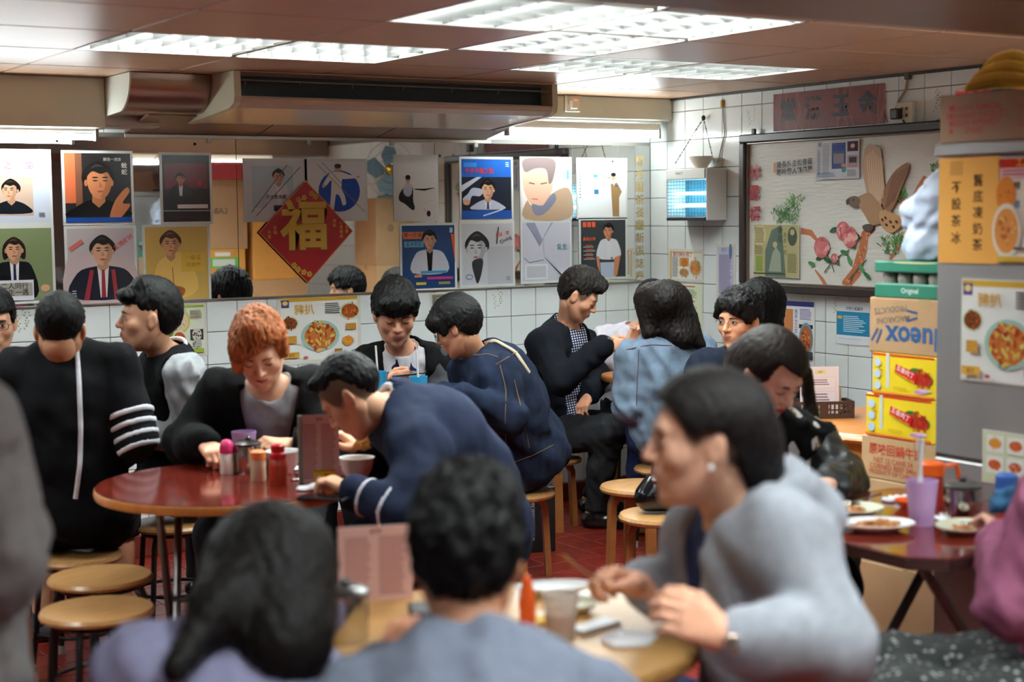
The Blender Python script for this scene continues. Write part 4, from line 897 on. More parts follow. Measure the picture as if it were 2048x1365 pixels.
sheet_thing('menu_sheet', 'menu poster with purple header below the eagle picture', 'poster', 'R', (1562, 601, 1628, 740), r4, off=.001, back=PAPER, border=.006)
sheet_thing('wall_notice', 'white and blue notice below the eagle picture by the cartons', 'sign', 'R', (1674, 602, 1742, 692), r5, off=.001, back=PAPER, border=.004)
def calli(s):
    bg(s, (124, 58, 54)); rr = random.Random(3)
    for k in range(26): x = rr.random(); s.line([(x, 0), (x+rr.uniform(-.05, .05), .5), (x+rr.uniform(-.05, .05), 1)], rr.uniform(.004, .02), rr.choice([(140, 74, 66), (108, 48, 48), (134, 84, 80), (118, 60, 58)])); s.k -= .7
    s.k = int(s.k)+1
    for ch, x in zip('堂滿玉金', (.14, .38, .63, .86)): s.text(ch, x, .50, .155, (30, 30, 38), bold=.03)
sheet_thing('calligraphy_banner', 'faded dark red banner with four black characters above the eagle picture', 'banner', 'R', (1548, 190, 1768, 246), calli, off=.002, back=M('banner_cloth', (118, 56, 52), rough=.8), border=.002, gloss=False)
# embroidered eagle picture
o, ex, ey, n = wall_sheet('R', 1490, 272, 1885, 572, .03); Zt, Zb, Y0 = 1.928, 1.142, -.785; Y1 = -2.20
r = empty('framed_picture', (-.02, (Y0+Y1)/2, Zb), 'large dark framed embroidery of an eagle, pine and peonies', 'picture')
MF = M('frame_dark_wood', (44, 34, 30), rough=.35, noise=.2, nscale=30); fw = .042
for a, b, lo in (((-.045, Y1, Zt-fw), (-.002, Y0, Zt), 0), ((-.045, Y1, Zb), (-.002, Y0, Zb+fw), 0), ((-.045, Y0-fw, Zb+fw), (-.002, Y0, Zt-fw), 0), ((-.045, Y1, Zb+fw), (-.002, Y1+fw, Zt-fw), 0)): MB().box(a, b, .006).build('frame_side', MF, r)
for a, b in (((-.030, Y1+fw, Zt-fw-.008), (-.004, Y0-fw, Zt-fw)), ((-.030, Y1+fw, Zb+fw), (-.004, Y0-fw, Zb+fw+.008)), ((-.030, Y0-fw-.008, Zb+fw), (-.004, Y0-fw, Zt-fw))): MB().box(a, b, .002).build('inner_lip', M('frame_lip', (120, 104, 92), rough=.3, metal=.5), r)
MB().box((-.012, Y1+.02, Zb+.02), (-.003, Y0-.02, Zt-.02)).build('backing', M('silk_ground', (214, 212, 204), rough=.5, bump=.5, bscale=14, stretch=(1, 1, 6)), r)
YI0, ZI1 = Y0-fw, Zt-fw
s = Sheet((-.0125, YI0, ZI1), (0, -1., 0), (0, 0, -1.), (-1, 0, 0), base=.0004, step=.00010)
def P(x, y):
    q = px_(x, y, -.013); return (YI0-q[1], ZI1-q[2])
def cut(name):
    global s
    s.build(name, r); k = s.base+s.k*s.step; s = Sheet((-.0125, YI0, ZI1), (0, -1., 0), (0, 0, -1.), (-1, 0, 0), base=k, step=.00010)
def blobp(pts, c, n=4): s.blob([P(*q) for q in pts], c, n)
def linep(pts, wd, c): s.line([P(*q) for q in pts], wd, c)
BR, BR2 = (176, 106, 70), (196, 134, 94)
for pts, w0 in (([(1690, 572), (1712, 545), (1725, 500), (1730, 470), (1748, 452)], [.055, .06, .055, .05, .04]), ([(1800, 402), (1826, 405), (1838, 380), (1850, 362), (1866, 368), (1880, 352)], [.03, .045, .04, .05, .04, .02]), ([(1602, 462), (1622, 466), (1640, 488)], [.03, .03, .01]), ([(1630, 540), (1645, 560), (1652, 572)], [.008, .02, .022]), ([(1780, 520), (1796, 495), (1806, 472)], [.016, .02, .012])): linep(pts, w0, BR); cut('branch')
rr = random.Random(5)
for k in range(46): t = rr.random(); a = np.array([(1690, 572), (1712, 545), (1725, 500), (1730, 470), (1748, 452)][int(t*4)]); b = np.array([(1690, 572), (1712, 545), (1725, 500), (1730, 470), (1748, 452)][int(t*4)+1]); q = a+(b-a)*rr.random()+[rr.uniform(-8, 8), 0]; s.ell(*P(*q), .007, .005, rr.choice([BR2, (150, 84, 56), (206, 150, 110)]), rr.random()*3, n=8); s.k -= .8
s.k = int(s.k)+1
cut('bark')
def pine(cx, cy, R_, cnt, seed):
    r_ = random.Random(seed)
    for k in range(cnt): a = r_.uniform(0, 6.28); q = R_*r_.random()**.6; x, y = cx+q*math.cos(a), cy+q*.9*math.sin(a); b = r_.uniform(-2.6, -.5); L_ = r_.uniform(6, 13); linep([(x, y), (x+L_*math.cos(b), y+L_*math.sin(b))], .0045, r_.choice([(66, 108, 56), (96, 140, 76), (48, 84, 44), (120, 160, 96)])); s.k -= .9
    s.k = int(s.k)+1
pine(1578, 432, 22, 70, 1); pine(1590, 408, 16, 40, 2); pine(1560, 434, 16, 34, 3); pine(1800, 392, 15, 44, 4); pine(1782, 492, 22, 56, 5); pine(1800, 480, 16, 30, 7); pine(1872, 340, 10, 26, 6)
cut('pine_needles')
def rose(cx, cy, R_, seed):
    r_ = random.Random(seed); s.ell(*P(cx, cy), R_*.0034, R_*.0034, (186, 96, 98))
    for k in range(16): a = k*2.4; q = R_*.9*(1-k/16); s.ell(*P(cx+q*math.cos(a)*.8, cy+q*math.sin(a)*.8), R_*.0015, R_*.0010, r_.choice([(206, 128, 124), (222, 162, 152), (170, 78, 84), (196, 110, 110)]), a, n=10); s.k -= .7
    s.k = int(s.k)+1
for q in ([(1650, 545), (1668, 520), (1700, 500)], [(1670, 545), (1662, 520), (1652, 505)], [(1700, 560), (1720, 535), (1735, 520)]): linep(q, .006, (50, 70, 48))
for x, y, a in ((1655, 520, .4), (1640, 515, -.5), (1675, 522, 1.), (1690, 505, .2), (1668, 448+12, -.4), (1705, 492, .3), (1625, 528, .3), (1700, 520, 1.2), (1725, 538, .8), (1736, 552, .6), (1715, 478, -.8), (1648, 502, 1.5)): s.ell(*P(x, y), .026, .011, random.Random(int(x)).choice([(52, 104, 64), (70, 128, 80), (38, 84, 54)]), a, n=12)
rose(1645, 495, 15, 1); rose(1688, 462, 13, 2); rose(1702, 475, 14, 3); rose(1671, 517, 7, 4)
cut('peonies'); EG = (158, 122, 92)
blobp([(1739, 400), (1735, 380), (1728, 340), (1732, 300), (1740, 290), (1752, 292), (1764, 300), (1768, 340), (1772, 380), (1765, 410), (1750, 420)], (186, 150, 120))
blobp([(1765, 400), (1775, 370), (1790, 345), (1808, 330), (1820, 326), (1818, 345), (1806, 375), (1795, 405), (1780, 425)], (140, 98, 70))
for k in range(9): linep([(1745+k*3, 412-k*2), (1736+k*4, 300+abs(k-3)*4)], .0035, (222, 196, 170)); s.k -= .8
for k in range(7): linep([(1772+k*3, 420-k*3), (1790+k*5, 350-k*3)], .0035, (86, 58, 44)); s.k -= .8
s.k = int(s.k)+1
blobp([(1716, 398), (1728, 390), (1742, 386), (1756, 400), (1772, 425), (1765, 445), (1745, 450), (1732, 430), (1722, 415)], EG); blobp([(1765, 420), (1800, 432), (1806, 450), (1785, 466), (1764, 448)], (186, 140, 96))
blobp([(1695, 402), (1704, 394), (1716, 393), (1724, 402), (1716, 416), (1706, 414)], (96, 74, 62)); blobp([(1695, 402), (1702, 398), (1702, 406), (1697, 410)], (50, 46, 48)); s.ell(*P(1710, 400), .006, .006, (20, 16, 16))
for x, y in ((1768, 440), (1776, 450), (1784, 444), (1790, 454), (1774, 436), (1796, 444)): s.ell(*P(x, y), .010, .006, (40, 34, 32), .6, n=8); s.k -= .8
s.k = int(s.k)+1; blobp([(1728, 452), (1740, 448), (1750, 452), (1745, 462), (1732, 462)], (70, 60, 56))
cut('eagle')
for ch, x, y in (('林', 1512, 348), ('雲', 1511, 388), ('標', 1513, 430)): a = P(x, y); s.text(ch, a[0], a[1], .082, (156, 42, 52), bold=.02); cut('character')
for i, t in enumerate(('清寒', '長吟', '竹齋', '主人', '松鶴', '春風', '雨露')): a = P(1561+i*10.4, 331-i*1.2); s.text(t, a[0], a[1], .034, (40, 38, 40), vert=True, bold=.02)
cut('poem'); a = P(1553, 334); s.rect(a[0]-.01, a[1]-.02, a[0]+.01, a[1]+.03, (196, 140, 90))
s.build('seal', r)
MB().obox(((-.028), Y0-.10, Zt+.012), np.eye(3), (.008, .012, .014), .003).build('hanger', M('hanger_black', (16, 16, 16), rough=.5), r)
def clip_a(s):
    bg(s, (206, 208, 214)); s.text('報', .10, .10, .10, (60, 60, 70)); s.lines(.04, .22, .12, .9, 16, (90, 90, 100)); s.lines(.16, .06, .34, .9, 22, (130, 130, 140)); s.rect(.38, .06, .70, .74, (70, 90, 130)); s.rect(.40, .10, .68, .26, (60, 70, 140)); s.rect(.42, .34, .66, .6, (150, 140, 150)); s.rect(.74, .04, .98, .30, (66, 50, 70)); s.ell(.86, .16, .05, .06, SK); s.rect(.74, .40, .98, .72, (180, 150, 150)); s.rect(.78, .45, .95, .6, (60, 60, 70)); s.ell(.66, .78, .05, .06, (80, 150, 150)); s.ell(.66, .66, .06, .05, (206, 150, 130)); s.lines(.04, .84, .5, .96, 4, (110, 130, 170)); s.lines(.74, .78, .96, .96, 6, (120, 120, 130))
def clip_b(s):
    bg(s, (176, 168, 122)); s.ell(.14, .2, .14, .22, (196, 186, 140)); s.lines(.03, .06, .25, .36, 8, (120, 112, 80)); s.poly([(.26, .5), (.40, .10), (.62, .0), (.72, 1.), (.26, 1.)], (92, 108, 96)); s.poly([(.34, .9), (.42, .55), (.50, .42), (.60, .55), (.62, .9)], (150, 158, 140)); s.ell(.48, .38, .05, .06, (186, 172, 130)); s.text('南記', .60, .12, .11, (60, 70, 60), vert=True); s.text('香茶一絕', .70, .20, .08, (110, 110, 70), vert=True); s.ell(.86, .22, .10, .18, (76, 84, 70)); s.ell(.86, .14, .05, .06, (180, 170, 130)); s.lines(.76, .55, .97, .92, 16, (110, 104, 70)); s.rect(.05, .6, .2, .9, (130, 150, 70)); s.lines(.03, .4, .22, .58, 6, (120, 112, 80)); s.rect(.0, .93, .7, .95, (50, 50, 40))
for rect, art, lb in (((1632, 284, 1718, 356), clip_a, 'newspaper cutting stuck at the top of the eagle picture'), ((1508, 450, 1598, 556), clip_b, 'yellowed newspaper cutting stuck at the bottom corner of the eagle picture')):
    sheet_thing('newspaper_cutting', lb, 'paper', 'R', rect, art, off=.020, back=PAPER, border=.002, thick=.001)

# insect lamp with chains, bowl on it, cable
a = px_(1330, 340, -.005); b = px_(1447, 440, -.005)
yl = px_(1334, 400, -.14)[1]; yr = px_(1411, 400, -.14)[1]; zt = px_(1370, 338, -.14)[2]; zb = px_(1370, 440, -.14)[2]
r = empty('insect_lamp', (-.075, (yl+yr)/2, zb), 'white insect killer lamp with blue glowing tubes hung by chains', 'lamp')
MW = M('lamp_white', (222, 222, 216), rough=.4)
t = .016; zs = zt-.055
MB().box((-.14, yr-.012, zb-.004), (-.008, yr, zt), .004).build('side_plate', MW, r); MB().box((-.14, yl, zb-.004), (-.008, yl+.012, zt), .004).build('side_plate', MW, r)
MB().box((-.145, yr, zs), (-.008, yl, zt), .004).build('top_cover', MW, r); MB().box((-.145, yr, zb-.004), (-.008, yl, zb+.014), .003).build('tray', M('tray_black', (28, 28, 30), rough=.4), r)
MB().box((-.016, yr, zb+.01), (-.010, yl, zs)).build('reflector', M('blue_reflector', (60, 120, 140), rough=.3), r)
MBL = mat('blacklight_tube', (1, 1, 1), emit=(.42, .80, 1.), estr=9)
for q in (.36, .66): z = zb+(zs-zb)*q; MB().tube([(-.075, yl-.015, z), (-.075, yr+.015, z)], .0095, 10).build('tube', MBL, r, True)
for k in range(11): z = zb+.02+(zs-zb-.03)*k/10; MB().tube([(-.138, yl, z), (-.138, yr, z)], .0012, 5).build('guard_wire', M('guard_wire', (56, 66, 72), rough=.3, metal=.8), r)
for k in range(13): y = yl+(yr-yl)*(k+.5)/13; MB().tube([(-.142, y, zb+.012), (-.142, y, zs)], .0008, 5).build('guard_wire', MATS['guard_wire'], r)
MB().obox((-.1415, yl-.02, zt-.02), np.eye(3), (.002, .012, .006)).build('red_badge', M('badge_red', (180, 40, 40)), r)
s = Sheet((-.1462, yl-.05, zt-.012), (0, -.12, 0), (0, 0, -.022), (-1, 0, 0), base=.0003); s.text('INSECT', .5, .5, .15, (70, 110, 120)); s.build('lettering', r)
nail = px_(1407, 236, -.02)
for k, (x, y) in enumerate(((1350, 328), (1427, 322))):
    e = px_(x, y, -.07); m_ = 14; ob = MB()
    for i in range(m_):
        p0 = nail+(e-nail)*(i+.12)/m_; p1 = nail+(e-nail)*(i+.88)/m_; ob.tube([p0, p1], .0030 if i % 2 else .0022, 5)
    ob.build('chain', M('chain_dark', (70, 70, 72), rough=.3, metal=.9), r)
MB().ell(nail, (.012, .010, .014)).build('nail', M('nail_black', (22, 22, 22), rough=.5), r)
bp = px_(1402, 326, -.075); r = empty('bowl', (bp[0], bp[1], zt), 'pale bowl standing on top of the insect lamp', 'bowl')
MB().lathe([(.030, 0), (.032, .006), (.052, .035), (.064, .062), (.061, .062), (.048, .034), (.028, .010)], (bp[0], bp[1], zt+.001), 24).build('bowl_shell', M('bowl_cream', (222, 212, 200), rough=.4), r, True)
r = empty('cable', px_(1448, 330, -.01), 'thin pale cable running down the wall behind the insect lamp', 'cable')
MB().tube([px_(x, y, -.006) for x, y in ((1444, 198), (1446, 225), (1449, 270), (1441, 300), (1436, 325))], .0035, 6).build('wire', M('cable_grey', (150, 144, 130), rough=.5), r, True)
q = px_(1444, 208, -.008); MB().obox(q, np.eye(3), (.006, .008, .018), .002).build('tag', M('brass_tag', (176, 140, 60), rough=.5), r)
# sockets
def socket(name, lb, wall, cx, cy, sz, plug):
    c = py_(cx, cy, -.2) if wall == 'B' else px_(cx, cy, -.006)
    r = empty(name, (c[0], c[1], c[2]-sz), lb, 'socket'); ax = np.eye(3) if wall == 'B' else np.array([[0, -1, 0], [1, 0, 0], [0, 0, 1]]); n = np.array([0, -1, 0]) if wall == 'B' else np.array([-1, 0, 0])
    A = [ax[0], n, [0, 0, 1]]; MB().obox(c+n*.012, A, (sz, .012, sz), .003).build('plate', M('socket_ivory', (206, 200, 178), rough=.45), r)
    return r, c, n, A
r, c, n, A = socket('wall_socket', 'ivory socket with a red light on the cream beam', 'B', 1142, 208, .042, 0)
MB().obox(c+n*.026+np.array([.014, 0, .012]), A, (.009, .004, .007), .001).build('switch', mat('neon_red', (.8, .1, .05), emit=(1, .12, .05), estr=2), r); MB().obox(c+n*.034+np.array([-.008, 0, -.006]), A, (.020, .016, .022), .004).build('plug', M('plug_cream', (214, 208, 190), rough=.5), r)
MB().tube([c+n*.04+np.array([-.01, 0, -.026]), c+n*.03+np.array([-.03, 0, -.03]), c+n*.012+np.array([-.04, 0, .03]), c+n*.006+np.array([-.045, 0, .10])], .004, 6).build('cord', M('cord_cream', (196, 190, 170), rough=.5), r, True)
r, c, n, A = socket('wall_socket', 'ivory double socket with black plug above the eagle picture', 'R', 1815, 226, .048, 1)
for dy in (-.018, .012): 
    for dz in (-.012, .018): MB().obox(c+n*.025+np.array([0, dy, dz]), A, (.004, .002, .006)).build('pin_hole', M('hole_dark', (60, 54, 48)), r)
MB().obox(c+n*.040+np.array([0, .030, -.004]), A, (.024, .020, .024), .006).build('plug', M('plug_black', (40, 40, 44), rough=.45), r)
MB().tube([px_(x, y, -.03) for x, y in ((1806, 240), (1812, 252), (1840, 256), (1870, 246), (1884, 236))], .005, 6).build('cord', MATS['plug_black'], r, True)
MB().tube([px_(x, y, -.006) for x, y in ((1816, 152), (1812, 178), (1798, 200), (1792, 218))], .0055, 6).build('conduit', M('conduit_tan', (150, 128, 104), rough=.6), r, True)
MB().obox(px_(1816, 152, -.01), np.eye(3), (.012, .014, .016), .003).build('conduit_box', M('hole_brown', (90, 78, 66)), r)
# ---------------------------------------------------------------- tables and stools
WOODL = M('light_beech', (206, 156, 92), rough=.32, noise=.16, nscale=9, stretch=(1, 8, 1), coat=.2)
WOODO = M('orange_oak', (190, 120, 58), rough=.3, noise=.18, nscale=8, stretch=(1, 7, 1), coat=.2)
WOODS = M('stool_wood', (172, 126, 76), rough=.33, noise=.2, nscale=10, stretch=(1, 9, 1), coat=.15)
WOODLEG = M('bent_leg_wood', (146, 92, 48), rough=.35, noise=.2, nscale=12)
REDLAM = M('red_brown_laminate', (104, 34, 24), rough=.14, noise=.3, nscale=7, stretch=(1, 6, 1), coat=.3)
STEELT = M('leg_steel', (92, 88, 86), rough=.35, metal=.8); BLKT = M('black_tube', (26, 26, 28), rough=.4, metal=.3); RUB = M('foot_rubber', (40, 38, 36), rough=.8); CAPM = M('foot_cap', (170, 170, 168), rough=.4)
def disc(r, z0, z1, bev=.006, n=48): return [(r-bev, z0), (r, z0+bev), (r, z1-bev), (r-bev, z1)]
_legm = None
def wood_stool(x, y, seat, lb, rz=0., group=None, r_=.165):
    global _legm
    r = empty('wooden_stool', (x, y, 0), lb, 'stool', group, rz)
    MB().lathe([(r_-.02, seat-.030), (r_-.003, seat-.024), (r_, seat-.014), (r_-.006, seat-.003), (r_-.02, seat)], n=40).build('seat', WOODS, r, True, local=True)
    zt = seat-.030; R_ = .125
    out = [(.02, zt), (R_-.03, zt), (R_-.005, zt-.012), (R_+.008, zt-.045), (R_+.022, 0), (R_-.004, 0), (R_-.016, zt-.05), (R_-.032, zt-.024), (.02, zt-.024)]
    for k in range(4):
        a = math.pi/4+k*math.pi/2; e = (math.cos(a), math.sin(a), 0); t = (-math.sin(a), math.cos(a), 0); w_ = .046
        MB().prism(out, np.array(t)*-w_/2, e, (0, 0, 1), np.array(t)*w_).build('leg', WOODLEG, r, local=True)
    return r
def metal_stool(x, y, seat, lb, rz=0., group=None, r_=.160, m=BLKT):
    r = empty('metal_stool', (x, y, 0), lb, 'stool', group, rz)
    MB().lathe([(r_-.02, seat-.026), (r_-.002, seat-.020), (r_, seat-.012), (r_-.006, seat-.002), (r_-.02, seat)], n=40).build('seat', WOODS, r, True, local=True)
    MB().tube([(.115*math.cos(q), .115*math.sin(q), seat-.036) for q in np.linspace(0, 2*math.pi, 25)[:-1]], .009, 8, closed=True).build('seat_ring', m, r, True, local=True)
    MB().tube([(.146*math.cos(q), .146*math.sin(q), .13) for q in np.linspace(0, 2*math.pi, 25)[:-1]], .007, 8, closed=True).build('foot_ring', m, r, True, local=True)
    for k in range(4):
        a = math.pi/4+k*math.pi/2; c, s_ = math.cos(a), math.sin(a)
        l = MB().tube([(.09*c, .09*s_, seat-.034), (.122*c, .122*s_, seat-.042), (.134*c, .134*s_, seat-.075), (.150*c, .150*s_, .14), (.168*c, .168*s_, .012)], .0105, 8).build('leg', m, r, True, local=True)
        MB().lathe([(.014, 0), (.014, .03), (.011, .032)], (.169*c, .169*s_, 0), 10).build('foot_cap', CAPM, l, local=True)
    return r
q = pz(200, 1150, .45); metal_stool(q[0], q[1], .45, 'empty wooden-topped metal stool behind the person in black sweatshirt', .3)
q = pz(194, 1216, .45); metal_stool(q[0], q[1], .45, 'empty wooden-topped metal stool beside the lavender shirt', .1)
q = pz(1327, 1026, .45); wood_stool(q[0], q[1], .45, 'empty round wooden stool with a black handbag on it', .15)
q = pz(1338, 990, .45); HB = pz(1327, 1026, .45); wood_stool(q[0]+.05, q[1]+.25, .45, 'round wooden stool behind the one with the handbag', .5)
q = col(-22, 5.05, .0); wood_stool(q[0], q[1], .45, 'wooden stool at the left edge beside the black sweatshirt', .6)
OCC = 'metal stools under seated guests'
for x, d, lb, kind in ((-30, 6.15, 'black metal stool under the person with black-framed glasses', 'm'), (160, 5.40, 'black metal stool under the person in striped black sweatshirt', 'm'), (352, 5.95, 'metal stool under the person in varsity jacket', 'm'), (545, 5.5, 'metal stool under the person with auburn hair', 'm'), (810, 7.04, 'metal stool under the person with the phone', 'm'), (965, 4.82, 'metal stool under the person in navy sweatshirt', 'm'), (1035, 6.62, 'wooden stool under the person in dark denim jacket', 'w'), (1098, 7.66, 'wooden stool under the person in checked shirt', 'w'), (1262, 8.2, 'wooden stool under the person in white top', 'w'), (1338, 7.1, 'black metal stool under the pale denim jacket', 'm'), (1510, 6.65, 'wooden stool under the person in navy sweater', 'w'), (1526, 7.16, 'wooden stool under the person with straight black hair', 'w'), (1592, 4.80, 'metal stool under the person in patterned top', 'm'), (1570, 2.9, 'wooden stool under the person in grey hooded cardigan', 'w'), (405, 2.5, 'wooden stool under the person in lavender shirt', 'w'), (950, 2.2, 'wooden stool under the person in slate grey shirt', 'w'), (2185, 3.3, 'metal stool under the person in mauve sweater', 'm'), (-165, 2.5, 'metal stool under the person in grey-brown sweater', 'm')):
    c = col(x, d, 0); (metal_stool if kind == 'm' else wood_stool)(c[0], c[1], {405: .335, 950: .325, 1098: .352, 2185: .37, 1035: .375}.get(x, .39), lb, .4+x*.003)
def round_table(name, lb, c, R_, z, top, edge, legs=STEELT, pedestal=False, rz=0.):
    r = empty(name, (c[0], c[1], 0), lb, 'table', rz=rz)
    MB().lathe([(R_-.008, z-.004), (R_-.006, z), (.001, z)], n=64).build('table_top', top, r, local=True)
    MB().lathe([(R_-.02, z-.030), (R_-.004, z-.028), (R_, z-.016), (R_-.003, z-.004), (R_-.010, z-.001)], n=64).build('edge_band', edge, r, True, local=True)
    if pedestal:
        MB().lathe([(.15, 0), (.15, .012), (.03, .03), (.024, .05), (.024, z-.05), (.09, z-.03)], n=28).build('pedestal', legs, r, True, local=True); return r
    for k in range(2):
        for s_ in (-1, 1):
            f = R_/.40; y = (k-.5)*.36*f; l = MB().tube([(-s_*.24*f, y+s_*.012, z-.035), (0, y+s_*.012, z*.52), (s_*.27*f, y+s_*.012, .02)], .0125, 8).build('leg', legs, r, True, local=True)
            MB().lathe([(.017, 0), (.017, .03)], (s_*.275*f, y+s_*.012, 0), 10).build('foot_cap', CAPM, l, local=True)
    MB().tube([(0, -.18*f, z*.52), (0, .18*f, z*.52)], .009, 8).build('cross_bar', legs, r, local=True)
    return r
T1 = np.array([-3.46, -2.42]); T2 = np.array([-3.68, -4.33]); T6 = col(782, 6.20, 0)[:2]; T5 = np.array([-.58, -.70]); T0 = np.array([-4.15, -.95]); TZ = .745
round_table('round_table', 'round red-brown table with orange edge and condiment bottles', T1, .405, TZ, REDLAM, WOODO, rz=1.15)
round_table('round_table', 'round light wood table in the foreground with cup and tissue', T2, .385, TZ, WOODL, WOODL)
round_table('round_table', 'small round table with two blue cups', T6, .25, .745, REDLAM, WOODO, pedestal=True)
round_table('round_table', 'small round table in the wall corner', T5, .215, TZ, WOODO, WOODO, pedestal=True)
round_table('round_table', 'small round table beyond the striped black sweatshirt', T0, .25, TZ, REDLAM, WOODO, pedestal=True)
# right table against the fridge
r = empty('folding_table', (-2.2, -4.02, 0), 'dark red folding table against the fridge with plates and cups', 'table')
x0, x1, y0, y1 = -2.57, -1.87, -4.385, -3.66; ch = .07
out = [(x0+ch, y0), (x1-ch, y0), (x1, y0+ch), (x1, y1-ch), (x1-ch, y1), (x0+ch, y1), (x0, y1-ch), (x0, y0+ch)]
MB().prism(out, (0, 0, TZ-.004), (1, 0, 0), (0, 1, 0), (0, 0, .004)).build('table_top', REDLAM, r)
cx, cy = (x0+x1)/2, (y0+y1)/2; MB().prism([((a-cx)*1.012+cx, (b-cy)*1.012+cy) for a, b in out], (0, 0, TZ-.030), (1, 0, 0), (0, 1, 0), (0, 0, .0265)).build('edge_band', M('dark_edge', (58, 32, 28), rough=.4), r)
for yy in (y0+.10, y1-.24):
    for s_ in (-1, 1):
        l = MB().tube([(cx-s_*.26, yy+s_*.013, TZ-.03), (cx, yy+s_*.013, TZ*.52), (cx+s_*.28, yy+s_*.013, .02)], .0135, 8).build('leg', STEELT, r, True); MB().lathe([(.018, 0), (.018, .03)], (cx+s_*.285, yy+s_*.013, 0), 10).build('foot_cap', CAPM, l)
MB().tube([(cx, y0+.10, TZ*.52), (cx, y1-.24, TZ*.52)], .01, 8).build('cross_bar', STEELT, r)
# wooden table with basket
T4 = np.array([-.84, -2.72]); r = empty('wooden_table', (*T4, 0), 'orange wooden table with moulded edge behind the carton stack', 'table')
MB().lathe([(.42, .712), (.452, .716), (.462, .728), (.455, .742), (.44, .75), (.001, .75)], (*T4, 0), 64).build('table_top', WOODO, r, True)
MB().lathe([(.405, .655), (.42, .66), (.42, .712), (.40, .714)], (*T4, 0), 64).build('apron', WOODO, r, True); MB().lathe([(.36, .50), (.37, .505), (.37, .53), (.36, .535)], (*T4, 0), 48).build('shelf', M('shelf_dark_wood', (92, 54, 30), rough=.5), r, True)
for k in range(4):
    a = .5+k*math.pi/2; MB().box((T4[0]+.34*math.cos(a)-.028, T4[1]+.34*math.sin(a)-.028, 0), (T4[0]+.34*math.cos(a)+.028, T4[1]+.34*math.sin(a)+.028, .66), .006).build('leg', WOODO, r)

# ---------------------------------------------------------------- fridge, cartons and goods
FX = -1.85; FY1 = -3.74; FY0 = -4.62; FZ = 1.728
STEEL = M('brushed_steel', (168, 167, 166), rough=.42, metal=.55, noise=.12, nscale=5, stretch=(1, 1, .3))
r = empty('fridge', (-1.45, (FY0+FY1)/2, 0), 'tall stainless steel fridge plastered with menu posters', 'fridge')
MB().box((FX+.02, FY0, .08), (-1.10, FY1, FZ-.03), .006).build('cabinet', STEEL, r)
for z0_, z1_ in ((.10, .838), (.848, FZ-.04)): MB().box((FX, FY0+.005, z0_), (FX+.022, FY1-.003, z1_), .004).build('door', STEEL, r)
MB().box((FX+.004, FY0+.006, .836), (FX+.024, FY1-.004, .850)).build('door_gap_shade', M('gap_shade_dark', (70, 66, 64), rough=.8), r)  # dark strip added as shade in the door gap, hides the bright line
MB().box((FX-.008, FY0, FZ-.035), (-1.09, FY1+.006, FZ), .005).build('top_rim', STEEL, r)
for y in (FY0+.06, FY1-.06):
    for x in (FX+.08, -1.18): MB().lathe([(.02, 0), (.02, .08)], (x, y, 0), 10).build('foot', RUB, r)
def fsheet(name, lb, cat, rect, art, off=.002, border=.004, back=PAPER, gloss=True):
    """a sheet on the fridge's long side"""
    a = px_(rect[0], rect[1], FX-off); b = px_(rect[2], rect[3], FX-off); o = np.array([FX-off, a[1], a[2]]); ex = np.array([0, b[1]-a[1], 0]); ey = np.array([0, 0, b[2]-a[2]]); n = np.array([-1., 0, 0])
    r = empty(name, o+ex/2+ey, lb, cat); MB().obox(o+ex/2+ey/2, ((0, -1, 0), (0, 0, 1), n), (abs(ex[1])/2+border, abs(ey[2])/2+border, .001)).build('backing', back, r)
    s = Sheet(o, ex, ey, n, base=.0014); art(s); s.build('print', r, gloss); return r
def f_orange(s):
    bg(s, (240, 176, 92)); g_ = s.H/s.W/.17; s.text('舊底凍奶茶', .66, .22, .17, (60, 44, 30), vert=True, gap=.155*g_, bold=.015); s.text('不設茶冰', .29, .28, .17, (60, 44, 30), vert=True, gap=.165*g_, bold=.015); s.rect(.18, .02, .40, .16, (214, 156, 84))
def f_red(s):
    bg(s, (238, 226, 206)); s.rect(0, 0, 1, .09, (196, 58, 40)); s.text('工人套餐', .55, .045, .13, (240, 200, 90)); s.rect(0, .09, 1, .2, (226, 186, 190)); s.lines(.05, .11, .95, .18, 2, (200, 90, 100)); s.text('精', .32, .27, .12, (40, 30, 26)); s.text('選', .32, .45, .12, (60, 90, 140)); s.food(.12, .35, .18, [(226, 140, 60), (206, 110, 50)], None, 1); s.food(.75, .40, .24, [(226, 190, 120), (206, 120, 70), (196, 80, 60)], (240, 232, 222), 2); s.food(.15, .70, .22, [(226, 150, 80), (190, 110, 60), (226, 180, 110)], (236, 226, 206), 3); s.food(.72, .74, .2, [(200, 90, 60), (226, 170, 100)], (226, 222, 214), 4); s.rect(0, .95, 1, 1, (214, 170, 60)); s.rect(.3, .86, .9, .88, (70, 50, 60))
def f_small(s):
    bg(s, (206, 214, 176))
    for i in range(3):
        for j in range(2): x = .18+i*.32; y = .22+j*.42; s.rect(x-.13, y-.17, x+.13, y+.17, (232, 230, 222)); s.food(x, y, .10, [[(206, 140, 60), (226, 170, 90)], [(206, 100, 60), (150, 80, 40)], [(190, 90, 60), (226, 190, 140)]][(i+j) % 3], None, i*3+j, n=14)
fsheet('price_sign', 'orange paper sign with two columns of black characters on the fridge', 'sign', (1881, 320, 1996, 526), f_orange, back=M('orange_card', (236, 172, 90), rough=.6))
fsheet('food_poster', 'red-headed set meal poster beside the orange sign on the fridge', 'poster', (2001, 318, 2110, 526), f_red)
fsheet('food_poster', 'large pork chop noodle poster on the steel fridge', 'poster', (1926, 560, 2118, 778), food_big)
fsheet('menu_sheet', 'pale green dish menu leaning low on the fridge', 'poster', (1968, 862, 2100, 985), f_small)
